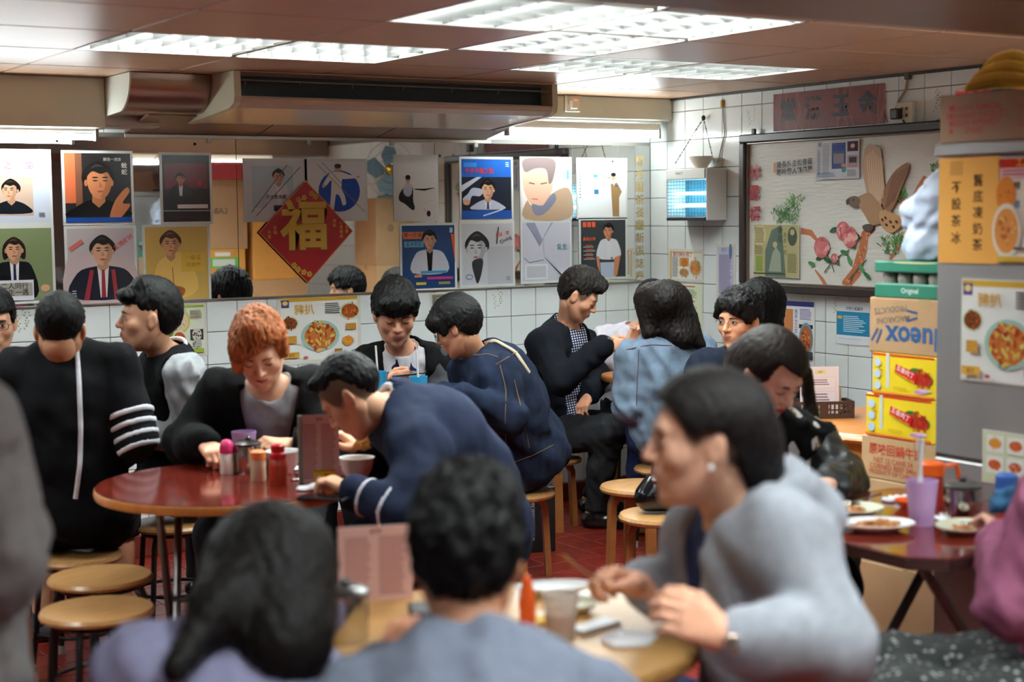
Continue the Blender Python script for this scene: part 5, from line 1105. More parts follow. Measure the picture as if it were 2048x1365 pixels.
KRAFT = M('kraft_card', (176, 138, 100), rough=.75, noise=.06, nscale=12, bump=.1, bscale=90); KRAFT2 = M('kraft_card_light', (188, 152, 110), rough=.75, noise=.06, nscale=12); YELC = M('yellow_card', (236, 204, 40), rough=.4, spec=.4); TAPE = M('packing_tape', (176, 146, 108), rough=.25)
def carton(name, lb, cat, lo, hi, m, art=None, side='x', tape=True, gloss=False, art2=None):
    """a closed box with flap seams; print on its -X face and, seen in the mirror, on its +Y face"""
    lo, hi = np.array(lo, float), np.array(hi, float); r = empty(name, ((lo[0]+hi[0])/2, (lo[1]+hi[1])/2, lo[2]), lb, cat); MB().box(lo, hi, .004).build('box', m, r)
    if tape: yc = (lo[1]+hi[1])/2; MB().box((lo[0]-.0006, yc-.024, hi[2]-.03), (hi[0]+.0006, yc+.024, hi[2]+.0006)).build('tape', TAPE, r)
    if art is not None:
        s = Sheet((lo[0], hi[1]-.002, hi[2]-.002), (0, -(hi[1]-lo[1]-.004), 0), (0, 0, -(hi[2]-lo[2]-.004)), (-1, 0, 0), base=.0009); art(s); s.build('print', r, gloss)
    if art2 is not None:
        s = Sheet((hi[0]-.002, hi[1], hi[2]-.002), (-(hi[0]-lo[0]-.004), 0, 0), (0, 0, -(hi[2]-lo[2]-.004)), (0, 1, 0), base=.0009); art2(s); s.build('print', r, gloss)
    return r
def upside(f):
    def g(s): s.o, s.ex, s.ey = s.o+s.ex+s.ey, -s.ex, -s.ey; f(s)
    return g
def leftpart(f):
    def g(s): s.ex = s.ex*.58; s.W *= .58; f(s)
    return g
def upleft(f):
    def g(s): s.o, s.ex, s.ey = s.o+s.ex+s.ey, -s.ex, -s.ey; s.o = s.o+s.ex*.42; s.ex = s.ex*.58; s.W *= .58; f(s)
    return g
BLU = (52, 86, 128)
def c_mac(s):
    s.text('Blueox', .22, .32, .36, BLU, bold=.03); s.text('MACARONI', .62, .62, .10, (110, 100, 96), rot=-.12); s.text('PRODUCTS', .66, .80, .10, (110, 100, 96), rot=-.12); s.line([(.88, .16), (.80, .42)], .03, BLU); s.line([(.96, .2), (.86, .44)], .03, BLU); s.line([(.24, .68), (.40, .60)], .025, BLU); s.line([(.24, .76), (.40, .80)], .025, BLU)
def c_blue2(s): s.text('Blueox', .62, .42, .36, BLU, bold=.03)
def c_meat(s):
    RED = (186, 74, 54); s.text('原味回鍋牛肉', .52, .30, .135, RED, bold=.02); s.text('NET 12 CANS 24', .48, .55, .08, RED); s.text('CORNED BEEF 340g', .48, .70, .08, RED); s.text('PRODUCT OF CHINA', .46, .84, .07, RED)
def c_yel(s):
    s.rect(0, .0, 1, .05, (206, 50, 40)); s.rect(0, .93, 1, 1, (206, 60, 44)); s.lines(.02, .945, .98, .985, 1, (236, 190, 60), rag=0)
    s.ell(.82, .55, .17, .15, (60, 110, 50)); s.ell(.70, .36, .09, .08, (52, 100, 46)); s.ell(.78, .85, .10, .05, (206, 150, 190)); s.food(.82, .55, .15, [(176, 50, 34), (206, 70, 46), (140, 36, 26)], None, 3, n=40); s.ell(.86, .80, .09, .04, (226, 190, 210)); s.poly([(.40, .22), (.74, .40), (.70, .66), (.38, .44)], (200, 34, 34)); s.text('五香肉丁', .55, .40, .075, (240, 226, 226), rot=.32); s.text('SPICED PORK CUBES', .54, .53, .035, (240, 200, 60), rot=.32)
    for k in range(3): s.ell(.10, .22+k*.28, .055, .10, (190, 206, 222)); s.k -= 1
    s.k += 1; s.lines(.36, .78, .62, .86, 2, (200, 170, 30)); s.text('340g', .15, .40, .04, (190, 120, 40))
CX = -1.63
def py_at(x, y, X_=CX): return px_(x, y, X_)
ya = lambda x, y: py_at(x, y)[1]
za = lambda x, y: py_at(x, y)[2]
yb_ = FY1+.012
E1 = [('carton', 'brown carton with blue lettering at the bottom of the goods stack', ya(1705, 985), .42, za(1708, 950), KRAFT2, leftpart(c_blue2)), ('carton', 'brown carton with red lettering under the yellow cases', ya(1722, 910), None, za(1724, 869), KRAFT2, leftpart(c_meat)), ('yellow_case', 'lower yellow case with a red dish picture in the goods stack', ya(1731, 840), None, za(1733, 786), YELC, leftpart(c_yel)), ('yellow_case', 'upper yellow case with a red dish picture in the goods stack', ya(1744, 750), None, za(1746, 704), YELC, leftpart(c_yel)), ('carton', 'brown macaroni carton printed upside down on the yellow cases', ya(1738, 650), None, za(1740, 594), KRAFT, upleft(c_mac))]
z = .0
carton('carton', 'plain brown carton on the floor at the foot of the goods stack', 'box', (CX-.01, yb_, 0), (CX+.27, ya(1705, 985)+.02, .42), KRAFT); z = .42
for nm, lb, y1_, _, zt_, m, art in E1:
    carton(nm, lb, 'box', (CX, yb_, z), (CX+.27, y1_, zt_), m, art, gloss=m is YELC, tape=m is not YELC); z = zt_
    if m is YELC: MB().box((CX-.0015, y1_-.075, z-(.01 if False else (zt_-za(1733, 870) if False else .11))), (CX+.27, y1_-.062, zt_-.001)).build('strap', M('pallet_strap', (206, 210, 200), rough=.3), bpy.data.objects[[o.name for o in COL.objects if o.name.startswith('yellow_case')][-1]])
# green tray of wrapped eggs or cans on top
y1_ = ya(1748, 560); zt_ = za(1750, 522); r = empty('green_tray', (CX+.13, (yb_+y1_)/2, z), 'green and white shrink-wrapped tray on top of the goods stack', 'tray')
GRN = M('tray_green', (44, 116, 92), rough=.45); MB().box((CX, yb_, z), (CX+.27, y1_, z+.045), .004).build('tray_base', GRN, r); MB().box((CX, yb_, zt_-.035), (CX+.27, y1_, zt_), .004).build('tray_top', GRN, r)
n_ = 7; w_ = (y1_-yb_)/n_
for k in range(n_):
    for j in range(3): MB().lathe([(w_*.40, z+.045), (w_*.44, z+.055), (w_*.44, zt_-.045), (w_*.38, zt_-.035)], (CX+.045+j*.09, yb_+w_*(k+.5), 0), 12).build('can', M('can_grey', (176, 168, 160), rough=.35, metal=.4), r, True)
s = Sheet((CX, y1_, z+.044), (0, -(y1_-yb_), 0), (0, 0, -.04), (-1, 0, 0), base=.0006); s.text('Original', .34, .5, .05, (226, 232, 226)); s.build('print', r)
s = Sheet((CX, y1_, zt_), (0, -(y1_-yb_), 0), (0, 0, -.035), (-1, 0, 0), base=.0006); s.ell(.38, .1, .2, .09, (206, 206, 150)); s.text('SODA', .84, .5, .07, (226, 232, 226)); s.build('print', r)
# crumpled bag on the tray
c = np.array([CX+.08, y1_-.15, zt_]); g = solid([('c', c+[0, .0, .05], c+[.02, -.02, .16], .075, .06, .05), ('c', c+[.0, .05, .15], c+[0, -.05, .20], .05, .055, .04), ('c', c+[.02, -.05, .06], c+[.02, -.06, .22], .05, .06, .04)], .008); g.folds(.007, .06, 3); g.plane((0, 0, zt_+.001), (0, 0, -1)); g.plane((0, yb_+.004, 0), (0, -1, 0)); g.plane((CX-.02, 0, 0), (-1, 0, 0))
o = field_obj('plastic_bag', g, M('bag_plastic', (206, 218, 238), rough=.3, spec=.5), None); tag(o, 'crumpled white-blue plastic bag on the green tray', 'bag')
# box of bananas on the fridge
za_ = FZ; bx = (FX+.0, FY1-.62, za_); hi_ = (FX+.42, FY1-.006, za_+.135)
def c_top(s):
    RED = (180, 70, 60)
    for k, t in enumerate(('YELLOW RIBBON', 'BANANAS CHOICE', 'GREEN RIPENED', 'SPARE')): s.text(t, .20, .28+k*.16, .038, RED); s.k -= 1
    s.k += 1; s.text('12 X 100g', .52, .36, .038, RED); s.text('12 X 120g', .52, .68, .038, RED); s.line([(.33, .3), (.40, .44), (.33, .58)], .004, RED)
    for k in range(4): s.rect(.06, .22+k*.16, .08, .33+k*.16, RED); s.k -= 1
    s.k += 1
_ct = carton('carton', 'brown carton with faint red print lying on top of the fridge', 'box', bx, hi_, M('kraft_dull', (158, 128, 102), rough=.8, noise=.05, nscale=9), c_top, tape=False)
for _c in _ct.children:
    if _c.name.startswith('print'): _c['kind'] = 'stuff'
YB = M('banana_skin', (255, 226, 110), rough=.45, noise=.12, nscale=10, bump=.1, bscale=30)
bz = hi_[2]; cb = px_(2004, 165, FX+.13); r = empty('banana_bunch', (cb[0], cb[1], bz), 'bunch of ripe bananas on the carton above the fridge', 'fruit')
bl = unit(RH*.9-FH*.25); stem = cb*0+np.array([cb[0], cb[1], bz+.05])+bl*.11
for k, (h_, off, fo, L_) in enumerate(((.022, .0, -.045, .20), (.022, .01, .0, .20), (.022, .0, .045, .19), (.056, .012, -.028, .18), (.056, .012, .022, .18), (.086, .025, -.004, .15))):
    pts = []
    for t in np.linspace(0, 1, 11): q = cb+bl*(L_*(t-.5)+off)+np.cross(bl, (0, 0, 1))*fo; pts.append((q[0], q[1], bz+h_+.020*(1-(2*t-1)**2)-(.0 if k < 3 else .012)*abs(2*t-1)))
    MB().tube(pts, [.007, .014, .0175, .019, .0195, .0195, .0195, .019, .0175, .013, .006], 8).build('banana', YB, r, True)
MB().tube([stem+bl*-.03, stem+bl*.03+np.array([0, 0, .012])], .013, 8).build('stalk', M('banana_stalk', (110, 96, 50), rough=.7), r)
# black fan behind the bananas
fc = px_(1915, 205, FX+.33); r = empty('table_fan', (fc[0]+.02, fc[1], FZ+.0), 'black guarded fan standing behind the bananas on the fridge', 'fan')
fz = FZ+.135
for rr_ in (.11, .08, .05): MB().tube([(fc[0]+.02, fc[1]+rr_*math.cos(a)-.12, fz+rr_*math.sin(a)) for a in np.linspace(0, 2*math.pi, 33)[:-1]], .0025, 5, closed=True).build('guard_ring', BLKT, r)
for k in range(12): a = k*math.pi/6; MB().tube([(fc[0]+.02, fc[1]-.12+.03*math.cos(a), fz+.03*math.sin(a)), (fc[0]+.02, fc[1]-.12+.11*math.cos(a), fz+.11*math.sin(a))], .0018, 5).build('guard_wire', BLKT, r)
MB().lathe([(.04, -.03), (.05, 0), (.04, .05)], (fc[0]+.06, fc[1]-.12, fz), 16, ax=[(0, 1, 0), (0, 0, 1), (1, 0, 0)]).build('motor', BLKT, r, True); MB().lathe([(.08, 0), (.08, .012), (.016, .02), (.016, .15)], (fc[0]+.06, fc[1]-.12, FZ), 20).build('stand', BLKT, r, True)
# goods between fridge and wall, seen only in the mirror
def mk(txt, c_=(60, 52, 46), sz=.12): return lambda s: s.text(txt, .62, .45, sz, c_)
def m_green(s): s.rect(0, .3, 1, .45, (40, 110, 84)); s.ell(.35, .38, .13, .13, (200, 60, 50)); s.food(.75, .5, .14, [(226, 190, 70), (206, 170, 60)], None, 2)
def m_orange(s): s.rect(.15, .18, .85, .42, (90, 180, 70)); s.rect(.24, .22, .76, .38, (206, 214, 206)); s.rect(.35, .06, .7, .15, (232, 232, 226)); s.lines(.2, .55, .8, .9, 6, (120, 70, 30))
ORC = M('orange_carton', (206, 146, 70), rough=.7, noise=.05)
YF = -3.33
for k, (x0, x1, z0_, z1_, m, art, lb) in enumerate(((-1.34, -.98, 0, .5, KRAFT, None, 'kraft carton on the floor beside the fridge'), (-1.33, -.99, .5, 1.02, KRAFT2, None, 'tall kraft carton under the orange carton by the fridge'), (-1.32, -1.0, 1.02, 1.32, ORC, m_orange, 'orange carton with green label in the row behind the fridge'), (-1.34, -.98, 1.32, 1.80, KRAFT, mk('LAB-X', sz=.16), 'kraft carton lettered in black in the row behind the fridge'),
        (-.95, -.52, 0, .55, KRAFT2, None, 'wide kraft carton on the floor in the middle of the row'), (-.95, -.53, .55, 1.10, KRAFT, None, 'wide kraft carton second from the floor in the row'), (-.94, -.54, 1.10, 1.62, ORC, None, 'plain orange carton high in the row'), (-.95, -.52, 1.62, 1.92, KRAFT2, m_green, 'banana carton with green band on top of the row'),
        (-.345, -.05, 0, .6, KRAFT, None, 'kraft carton on the floor at the right wall'), (-.34, -.05, .6, 1.2, KRAFT2, mk('UR250', (60, 120, 80)), 'kraft carton with green lettering at the right wall'), (-.34, -.05, 1.2, 1.66, KRAFT, mk('♲', (40, 40, 40), .2), 'kraft carton with recycling mark at the right wall'))):
    yf = YF if x0 < -.4 else -2.62; carton('carton', lb, 'box', (x0, yf-.33, z0_), (x1, yf, z1_), m, art2=art)
def fan_disc():
    c = np.array([-.20, -2.70, 1.855]); r = empty('desk_fan', (c[0], c[1], 1.66), 'blue-bladed desk fan on the carton by the right wall', 'fan'); MB().lathe([(.07, 1.664), (.07, 1.677), (.014, 1.685), (.014, 1.80)], (c[0], c[1]-.02, 0), 20).build('stand', M('fan_blue', (90, 130, 150), rough=.4), r, True)
    for k in range(4): a = k*math.pi/2; MB().prism([(.03, -.02), (.09, -.085), (.155, -.06), (.165, .02), (.10, .06), (.03, .03)], c, (math.cos(a), 0, math.sin(a)), (-math.sin(a), .25, math.cos(a)), (0, .003, 0)).build('blade', M('fan_blade', (120, 160, 180), rough=.3, alpha=.75), r)
    for rr_ in (.19, .14, .09): MB().tube([(c[0]+rr_*math.cos(a), c[1]+.035, c[2]+rr_*math.sin(a)) for a in np.linspace(0, 2*math.pi, 33)[:-1]], .002, 5, closed=True).build('guard_ring', M('guard_chrome', (170, 176, 180), rough=.3, metal=.8), r)
    MB().lathe([(.04, 0), (.035, .02), (.015, .03)], c+[0, .03, 0], 20, ax=[(1, 0, 0), (0, 0, -1), (0, 1, 0)]).build('hub', M('fan_gold', (206, 170, 70), rough=.25, metal=.9), r, True)
fan_disc()
r = empty('red_basket', (-1.16, YF-.17, 1.80), 'red plastic basket on the kraft carton behind the fridge', 'basket'); t = MB(); x0, x1, y0, y1 = -1.32, -1.0, YF-.33, YF-.01
for a, b in (((x0, y0, 1.80), (x1, y1, 1.806)), ((x0, y0, 1.806), (x0+.006, y1, 1.92)), ((x1-.006, y0, 1.806), (x1, y1, 1.92)), ((x0, y0, 1.806), (x1, y0+.006, 1.92)), ((x0, y1-.006, 1.806), (x1, y1, 1.92))): t.box(a, b)
t.build('tub', M('basket_red', (196, 44, 48), rough=.4), r); MB().box((x0-.006, y1-.004, 1.905), (x1+.006, y1+.006, 1.925), .003).build('rim', MATS['basket_red'], r)
r = empty('sauce_jar', (-1.62, -3.86, FZ), 'tall jar with red lid on top of the fridge', 'jar')
MB().lathe([(.055, FZ), (.06, FZ+.01), (.06, FZ+.12), (.04, FZ+.17)], (-1.34, -3.84, 0), 24).build('glass', M('jar_glass', (150, 170, 130), rough=.15, alpha=.85), r, True); MB().lathe([(.045, FZ+.17), (.045, FZ+.195)], (-1.34, -3.84, 0), 24).build('lid', M('lid_red', (196, 44, 40), rough=.35), r); MB().lathe([(.0605, FZ+.05), (.0605, FZ+.11)], (-1.34, -3.84, 0), 24, cap=False).build('label', M('label_green', (140, 190, 90), rough=.5), r)

# ---------------------------------------------------------------- things on the tables
PLW = M('white_melamine', (232, 232, 230), rough=.25); PLC = M('cream_melamine', (206, 202, 176), rough=.3); TINM = M('tin_steel', (196, 194, 190), rough=.14, metal=1.); PAPW = M('tissue_white', (236, 236, 238), rough=.8)
def lathe_thing(name, lb, cat, c, parts, group=None):
    r = empty(name, c, lb, cat, group)
    for pn, prof, m in parts: MB().lathe(prof, c, 28).build(pn, m, r, True)
    return r
def tin(lb, c, R_=.042, h_=.088):
    return lathe_thing('sugar_tin', lb, 'tin', c, [('body', [(R_*.97, 0), (R_, .004), (R_, h_-.006), (R_*.97, h_)], TINM), ('lid', [(R_*1.03, h_), (R_*1.03, h_+.006), (R_*.7, h_+.014), (.004, h_+.016)], M('lid_dark', (70, 66, 64), rough=.3, metal=.6)), ('knob', [(.008, h_+.015), (.010, h_+.024), (.006, h_+.030)], MATS['lid_dark'])])
def cup(lb, c, R_, h_, m, liquid=None, straws=0, name='plastic_cup'):
    r = empty(name, c, lb, 'cup'); MB().lathe([(R_*.72, 0), (R_*.74, .004), (R_, h_), (R_*.94, h_), (R_*.68, .012)], c, 28).build('cup_wall', m, r, True)
    if liquid: MB().lathe([(R_*.66, .010), (R_*.84, h_*.55)], c, 24).build('drink', liquid, r, True)
    for k in range(straws): a = k*1.9+.4; p0 = np.array(c)+[R_*.3*math.cos(a), R_*.3*math.sin(a), .03]; MB().tube([p0, p0+RH*(.014*(k*2-1))+np.array([0, 0, h_+.075])], .0042, 8).build('straw', M('straw_white', (222, 222, 220), rough=.4), r, True)
    return r
def foodpile(name, m, c, rx, ry, h_, parent, seed=1, n=22, cols=((176, 120, 60), (140, 80, 40), (206, 160, 90))):
    r_ = random.Random(seed); g = Field(np.array(c)-[rx+.03, ry+.03, .01], np.array(c)+[rx+.03, ry+.03, h_+.04], .004)
    for k in range(n): a = r_.random()*6.28; q = math.sqrt(r_.random())*.85; p = np.array(c)+[rx*q*math.cos(a), ry*q*math.sin(a), h_*(1-q)*r_.random()]; g.prim(('e', p, frame((r_.uniform(-1, 1), r_.uniform(-1, 1), r_.uniform(-.2, .2))), (.008, .016, .006), .003))
    pal = np.array([srgb(q) for q in cols]); return field_obj(name, g, mat('cooked_food', attr='Col', rough=.45, bump=.3, bscale=200), parent, colors=lambda V: pal[(np.abs(np.sin(V[:, 0]*260)+np.sin(V[:, 1]*230))*1.49).astype(int) % len(pal)])
def plate(lb, c, rx, m, food=None, ratio=1., rot=0., name='plate'):
    r = empty(name, c, lb, 'plate'); t = MB().lathe([(rx*.55, .0), (rx*.6, .004), (rx*.92, .016), (rx, .020), (rx*.99, .0225), (rx*.88, .018), (rx*.62, .009), (.002, .008)], n=40); V = np.array(t.v)*[1, ratio, 1]; cr, sr = math.cos(rot), math.sin(rot); V = np.stack([V[:, 0]*cr-V[:, 1]*sr, V[:, 0]*sr+V[:, 1]*cr, V[:, 2]], 1)+np.array(c)
    o = MB(); o.v = [tuple(v) for v in V]; o.f = t.f; o.c = [(1, 1, 1)]*len(V); o.build('dish', m, r, True)
    if food: foodpile('food', None, np.array(c)+[0, 0, .012], rx*food[0], rx*food[0]*ratio, food[1], r, food[2], food[3], food[4])
    return r
def card(name, lb, c, w_, h_, yaw, tilt, art, back, spine=None):
    """a card standing on the table, face turned to yaw, leaning back"""
    f = yawdir(yaw); x = unit(np.cross((0, 0, 1), f)); up = unit(np.array([0, 0, 1])*math.cos(tilt)-f*math.sin(tilt)); n = np.cross(x, up); c = np.array(c, float)
    if n@f < 0: n = -n
    r = empty(name, c, lb, 'menu'); MB().obox(c+up*h_/2, (x, up, n), (w_/2, h_/2, .002)).build('card', back, r)
    s = Sheet(c+up*h_-x*w_/2, x*w_, -up*h_, n, base=.0026); art(s); s.build('print', r, True)
    if spine: MB().obox(c+up*h_/2-x*w_/2, (x, up, n), (.007, h_/2, .006), .002).build('spine', spine, r)
    return r
def menu_art(s): bg(s, (226, 182, 176)); s.text('餐牌', .5, .07, .09, (150, 90, 90)); s.lines(.08, .14, .46, .95, 22, (170, 110, 110)); s.lines(.54, .14, .92, .95, 22, (170, 110, 110), seed=3)
PINKC = M('pink_card', (226, 184, 178), rough=.3); SPINE = M('card_spine', (140, 146, 134), rough=.4)
p3 = lambda x, y, z=TZ: pz(x, y, z)
# red-brown table
c = p3(455, 948); lathe_thing('salt_shaker', 'shaker with pink lid and white contents on the red table', 'shaker', c, [('jar', [(.021, 0), (.0225, .004), (.0225, .062), (.019, .068)], M('salt_white', (226, 222, 214), rough=.25)), ('lid', [(.0225, .066), (.0235, .070), (.022, .086), (.019, .098), (.013, .106), (.004, .109)], M('lid_pink', (214, 52, 110), rough=.3))])
c = p3(497, 946); tin('steel sugar tin on the red table among the shakers', c)
c = p3(517, 962); lathe_thing('pepper_shaker', 'shaker with orange lid and beige contents on the red table', 'shaker', c, [('jar', [(.022, 0), (.0235, .004), (.0235, .062), (.02, .066)], M('pepper_beige', (206, 190, 160), rough=.3)), ('lid', [(.0245, .066), (.0245, .088), (.018, .094), (.004, .095)], M('lid_orange', (222, 134, 74), rough=.35))])
c = p3(557, 968); lathe_thing('ketchup_bottle', 'red ketchup bottle on the red table', 'bottle', c, [('bottle', [(.025, 0), (.027, .005), (.0275, .05), (.024, .068), (.02, .074)], M('ketchup_red', (176, 54, 28), rough=.25)), ('cap', [(.023, .074), (.0245, .078), (.0245, .092), (.019, .096), (.021, .102), (.021, .116), (.017, .120)], M('cap_red', (206, 28, 34), rough=.3))])
PURP = M('lilac_plastic', (196, 158, 206), rough=.3, alpha=.93); TEA = M('milk_tea', (186, 128, 100), rough=.3); BLUP = M('blue_plastic', (50, 150, 196), rough=.3)
c = p3(489, 922); cup('lilac plastic cup before the person with auburn hair', c, .041, .098, PURP)
c = p3(568, 946); lathe_thing('soup_bowl', 'white soup bowl before the person with auburn hair', 'bowl', c, [('bowl_shell', [(.026, 0), (.03, .006), (.045, .03), (.054, .066), (.057, .070), (.053, .068), (.042, .03), (.002, .012)], PLW)])
c = p3(714, 958); lathe_thing('soup_bowl', 'white soup bowl under the bent person in navy', 'bowl', c, [('bowl_shell', [(.028, 0), (.032, .006), (.046, .03), (.053, .062), (.056, .066), (.052, .064), (.04, .03), (.002, .012)], PLW), ('soup', [(.049, .050), (.002, .051)], M('soup_tan', (206, 170, 120), rough=.3))])
card('menu_card', 'pink standing menu card with green spine on the red table', p3(641, 966), .116, .205, 8, .10, menu_art, PINKC, SPINE)
def sachet(s): bg(s, (236, 196, 40)); s.ell(.25, .6, .12, .2, (226, 226, 230)); s.rect(.5, .3, .8, .95, (180, 36, 36)); s.rect(0, 0, 1, .15, (206, 150, 40))
r = card('sachet', 'yellow and red snack sachet leaning on the menu card', p3(650, 968), .062, .042, 12, .45, sachet, M('sachet_yellow', (236, 196, 40), rough=.3)); r['category'] = 'sachet'
def crumple(name, lb, c, rx, ry, h_, seed, m=PAPW, cat='tissue', rz=0.):
    g = Field(np.array(c)-[rx+.02, ry+.02, .01], np.array(c)+[rx+.02, ry+.02, h_+.03], .0045); g.prim(('e', np.array(c)+[0, 0, h_*.3], frame((math.cos(rz), math.sin(rz), 0)), (ry, rx, h_*.7), .01)); g.folds(.005, .05, seed); g.plane((0, 0, c[2]+.0008), (0, 0, -1)); o = field_obj(name, g, m, None); return tag(o, lb, cat)
crumple('tissue', 'white tissue before the bowl on the red table', p3(622, 978), .05, .03, .012, 2, rz=.5)
crumple('tissue', 'white tissue beside the pink menu card', p3(598, 940), .03, .03, .012, 4)
plate('white plate behind the pink menu card', p3(690, 930), .05, PLW)
def spoon(lb, p0, p1, name='spoon', cat='spoon'):
    p0, p1 = np.array(p0), np.array(p1); d = unit(p1-p0); r = empty(name, p0, lb, cat); MB().tube([p0+d*.03, p0+d*.08, p1], [.0035, .0025, .0038], 8).build('handle', TINM, r, True); MB().ell(p0+d*.015, (.012, .021, .0035), ax=frame(d, 0)).build('scoop', TINM, r, True); return r
spoon('steel spoon lying before the ketchup bottle', p3(585, 960)+[0, 0, .004], p3(640, 968)+[0, 0, .006])
r = empty('phone', p3(655, 999), 'dark phone lying at the edge of the red table', 'phone'); a = p3(606, 996)+[0, 0, .005]; b = p3(700, 1002)+[0, 0, .005]; b = a+unit(b-a)*.145
MB().obox((a+b)/2, frame(b-a)[[1, 0, 2]], (.0725, .036, .0042), .002).build('case', M('phone_black', (24, 24, 28), rough=.3), r); MB().obox((a+b)/2+[0, 0, .0045], frame(b-a)[[1, 0, 2]], (.068, .033, .0004)).build('screen', M('phone_glass', (10, 10, 12), rough=.05), r)
# blue cups
for x, y, lb in ((757, 852, 'blue plastic cup with white straw nearer the food poster'), (838, 858, 'blue plastic cup with pale straw before the dark denim jacket')):
    q = np.array([x, y]); c = col(x, 6.34 if x < 800 else 6.13, .746); cup(lb, c, .037, .165, BLUP, None, 1)
for x, y, lb in ((1212, 742, 'plate of food on the corner table beside the pale denim jacket'), (1222, 752, 'second plate on the corner table nearer the tiled wall')): plate(lb, np.array([T5[0]-.10+.017*(x-1212), T5[1]-(y-742)*.004, TZ]), .072, PLW, (.6, .012, 3, 16, ((150, 96, 56), (190, 140, 90))), name='plate')
# foreground table
c = p3(692, 1282); tin('steel sugar tin on the light wood table', c, .044, .092)
card('menu_card', 'pink menu card standing on the light wood table', p3(752, 1200), .155, .158, 12, -.05, menu_art, PINKC, None)
c = p3(1122, 1278); cup('clear cup of milk tea on the light wood table', c, .036, .088, M('clear_plastic', (226, 216, 210), rough=.15, alpha=.45), TEA)
plate('oblong white dish on the far edge of the light wood table', p3(1110, 1190), .085, PLW, None, .5, -.4, name='dish'); plate('cream side plate behind the cup of milk tea', p3(1150, 1225), .05, PLC)
crumple('tissue', 'large white tissue on the light wood table before the grey cardigan', p3(1255, 1285), .058, .05, .014, 5, rz=.6)
r = empty('phone', p3(1195, 1262), 'white phone lying beside the cup of milk tea', 'phone'); a = p3(1150, 1270)+[0, 0, .005]; b = p3(1235, 1245)+[0, 0, .005]; b = a+unit(b-a)*.11; MB().obox((a+b)/2, frame(b-a)[[1, 0, 2]], (.055, .022, .005), .002).build('case', M('phone_white', (222, 222, 224), rough=.3), r)
c = p3(1055, 1262); lathe_thing('orange_bottle', 'slim orange bottle beside the cup of milk tea', 'bottle', c, [('bottle', [(.016, 0), (.017, .06), (.012, .085)], M('bottle_orange', (226, 92, 34), rough=.3)), ('cap', [(.011, .085), (.010, .10), (.003, .11)], MATS['bottle_orange'])])
crumple('napkin', 'folded yellow napkin behind the cup of milk tea', p3(1085, 1245), .035, .028, .012, 6, M('napkin_yellow', (226, 190, 96), rough=.8), 'napkin')
r = empty('wallet', p3(870, 1240), 'dark wallet beside the menu card on the light wood table', 'wallet'); a = p3(880, 1235)+[0, 0, .012]; MB().obox(a, frame(RH+FH*.2)[[1, 0, 2]], (.06, .045, .012), .005).build('leather', M('wallet_brown', (44, 34, 34), rough=.5), r); MB().obox(a+[0, 0, .006], frame(RH+FH*.2)[[1, 0, 2]], (.0605, .0455, .002)).build('fold', M('wallet_edge', (70, 56, 52), rough=.5), r)
# right table
BROWNF = ((170, 104, 50), (120, 66, 34), (206, 150, 84), (226, 190, 130))
plate('oval white plate of fried food on the dark red table', p3(1752, 1062), .098, PLW, (.72, .016, 4, 34, BROWNF), .72, -.5); plate('cream plate with leftovers before the patterned top', p3(1705, 1030), .082, PLC, (.35, .012, 5, 14, BROWNF), 1.)
plate('cream oval plate with scraps by the mauve sleeve', p3(1930, 1066), .085, PLC, (.3, .006, 6, 7, BROWNF), .8, .2)
c = p3(1843, 1050); cup('lilac plastic cup with two straws on the dark red table', c, .041, .115, PURP, TEA, 2)
c = p3(1925, 1040); tin('steel sugar tin on the dark red table beside the fridge', c, .048, .085)
c = p3(1862, 1012); OR = M('jug_orange', (230, 96, 28), rough=.3); r = empty('condiment_jug', c, 'orange plastic condiment jug behind the lilac cup', 'jug'); MB().lathe([(.034, 0), (.036, .01), (.030, .085), (.032, .092)], c, 24).build('jug_wall', M('jug_red', (150, 44, 30), rough=.3), r, True); MB().lathe([(.036, .085), (.036, .115), (.028, .122), (.003, .124)], c, 24).build('lid', OR, r, True)
h0 = np.array(c)+RH*.034; MB().tube([h0+[0, 0, .108], h0+RH*.032+[0, 0, .112], h0+RH*.040+[0, 0, .085], h0+RH*.050+[0, 0, .03]], .007, 8).build('handle', OR, r, True)
crumple('tissue', 'white tissue beside the orange jug on the dark red table', p3(1792, 1002), .045, .03, .012, 8); crumple('tissue', 'white tissue under the steel tin on the dark red table', p3(1890, 1040), .03, .03, .008, 9)
plate('small orange saucer beside the orange jug', p3(1815, 1016), .035, OR, name='saucer')
spoon('steel fork resting on the cream plate of leftovers', p3(1700, 1022)+[0, 0, .02], p3(1762, 1010)+[0, 0, .03], 'fork', 'fork'); spoon('steel spoon resting on the cream oval plate', p3(1925, 1060)+[0, 0, .018], p3(1962, 1072)+[0, 0, .028])
c = p3(2012, 1015); lathe_thing('blue_flask', 'small blue and red flask by the menu sheet on the dark red table', 'flask', c, [('body', [(.026, 0), (.028, .05)], M('flask_red', (196, 60, 50), rough=.4)), ('cap', [(.029, .05), (.029, .085), (.02, .092)], M('flask_blue', (50, 90, 160), rough=.4))])
c = at(2000, 1010, 3.50); g = solid([('c', c, c+RH*.07+[0, 0, .02], .024, .028, .02), ('c', c+RH*.02+[0, 0, .02], c+RH*.1-[0, 0, .01], .022, .028, .02)], .005); g.folds(.004, .04, 2); tag(field_obj('cloth_bundle', g, cloth('bundle_cloth', (52, 92, 126)), None), 'blue-grey cloth bundle held in the mauve sleeved hand', 'cloth')
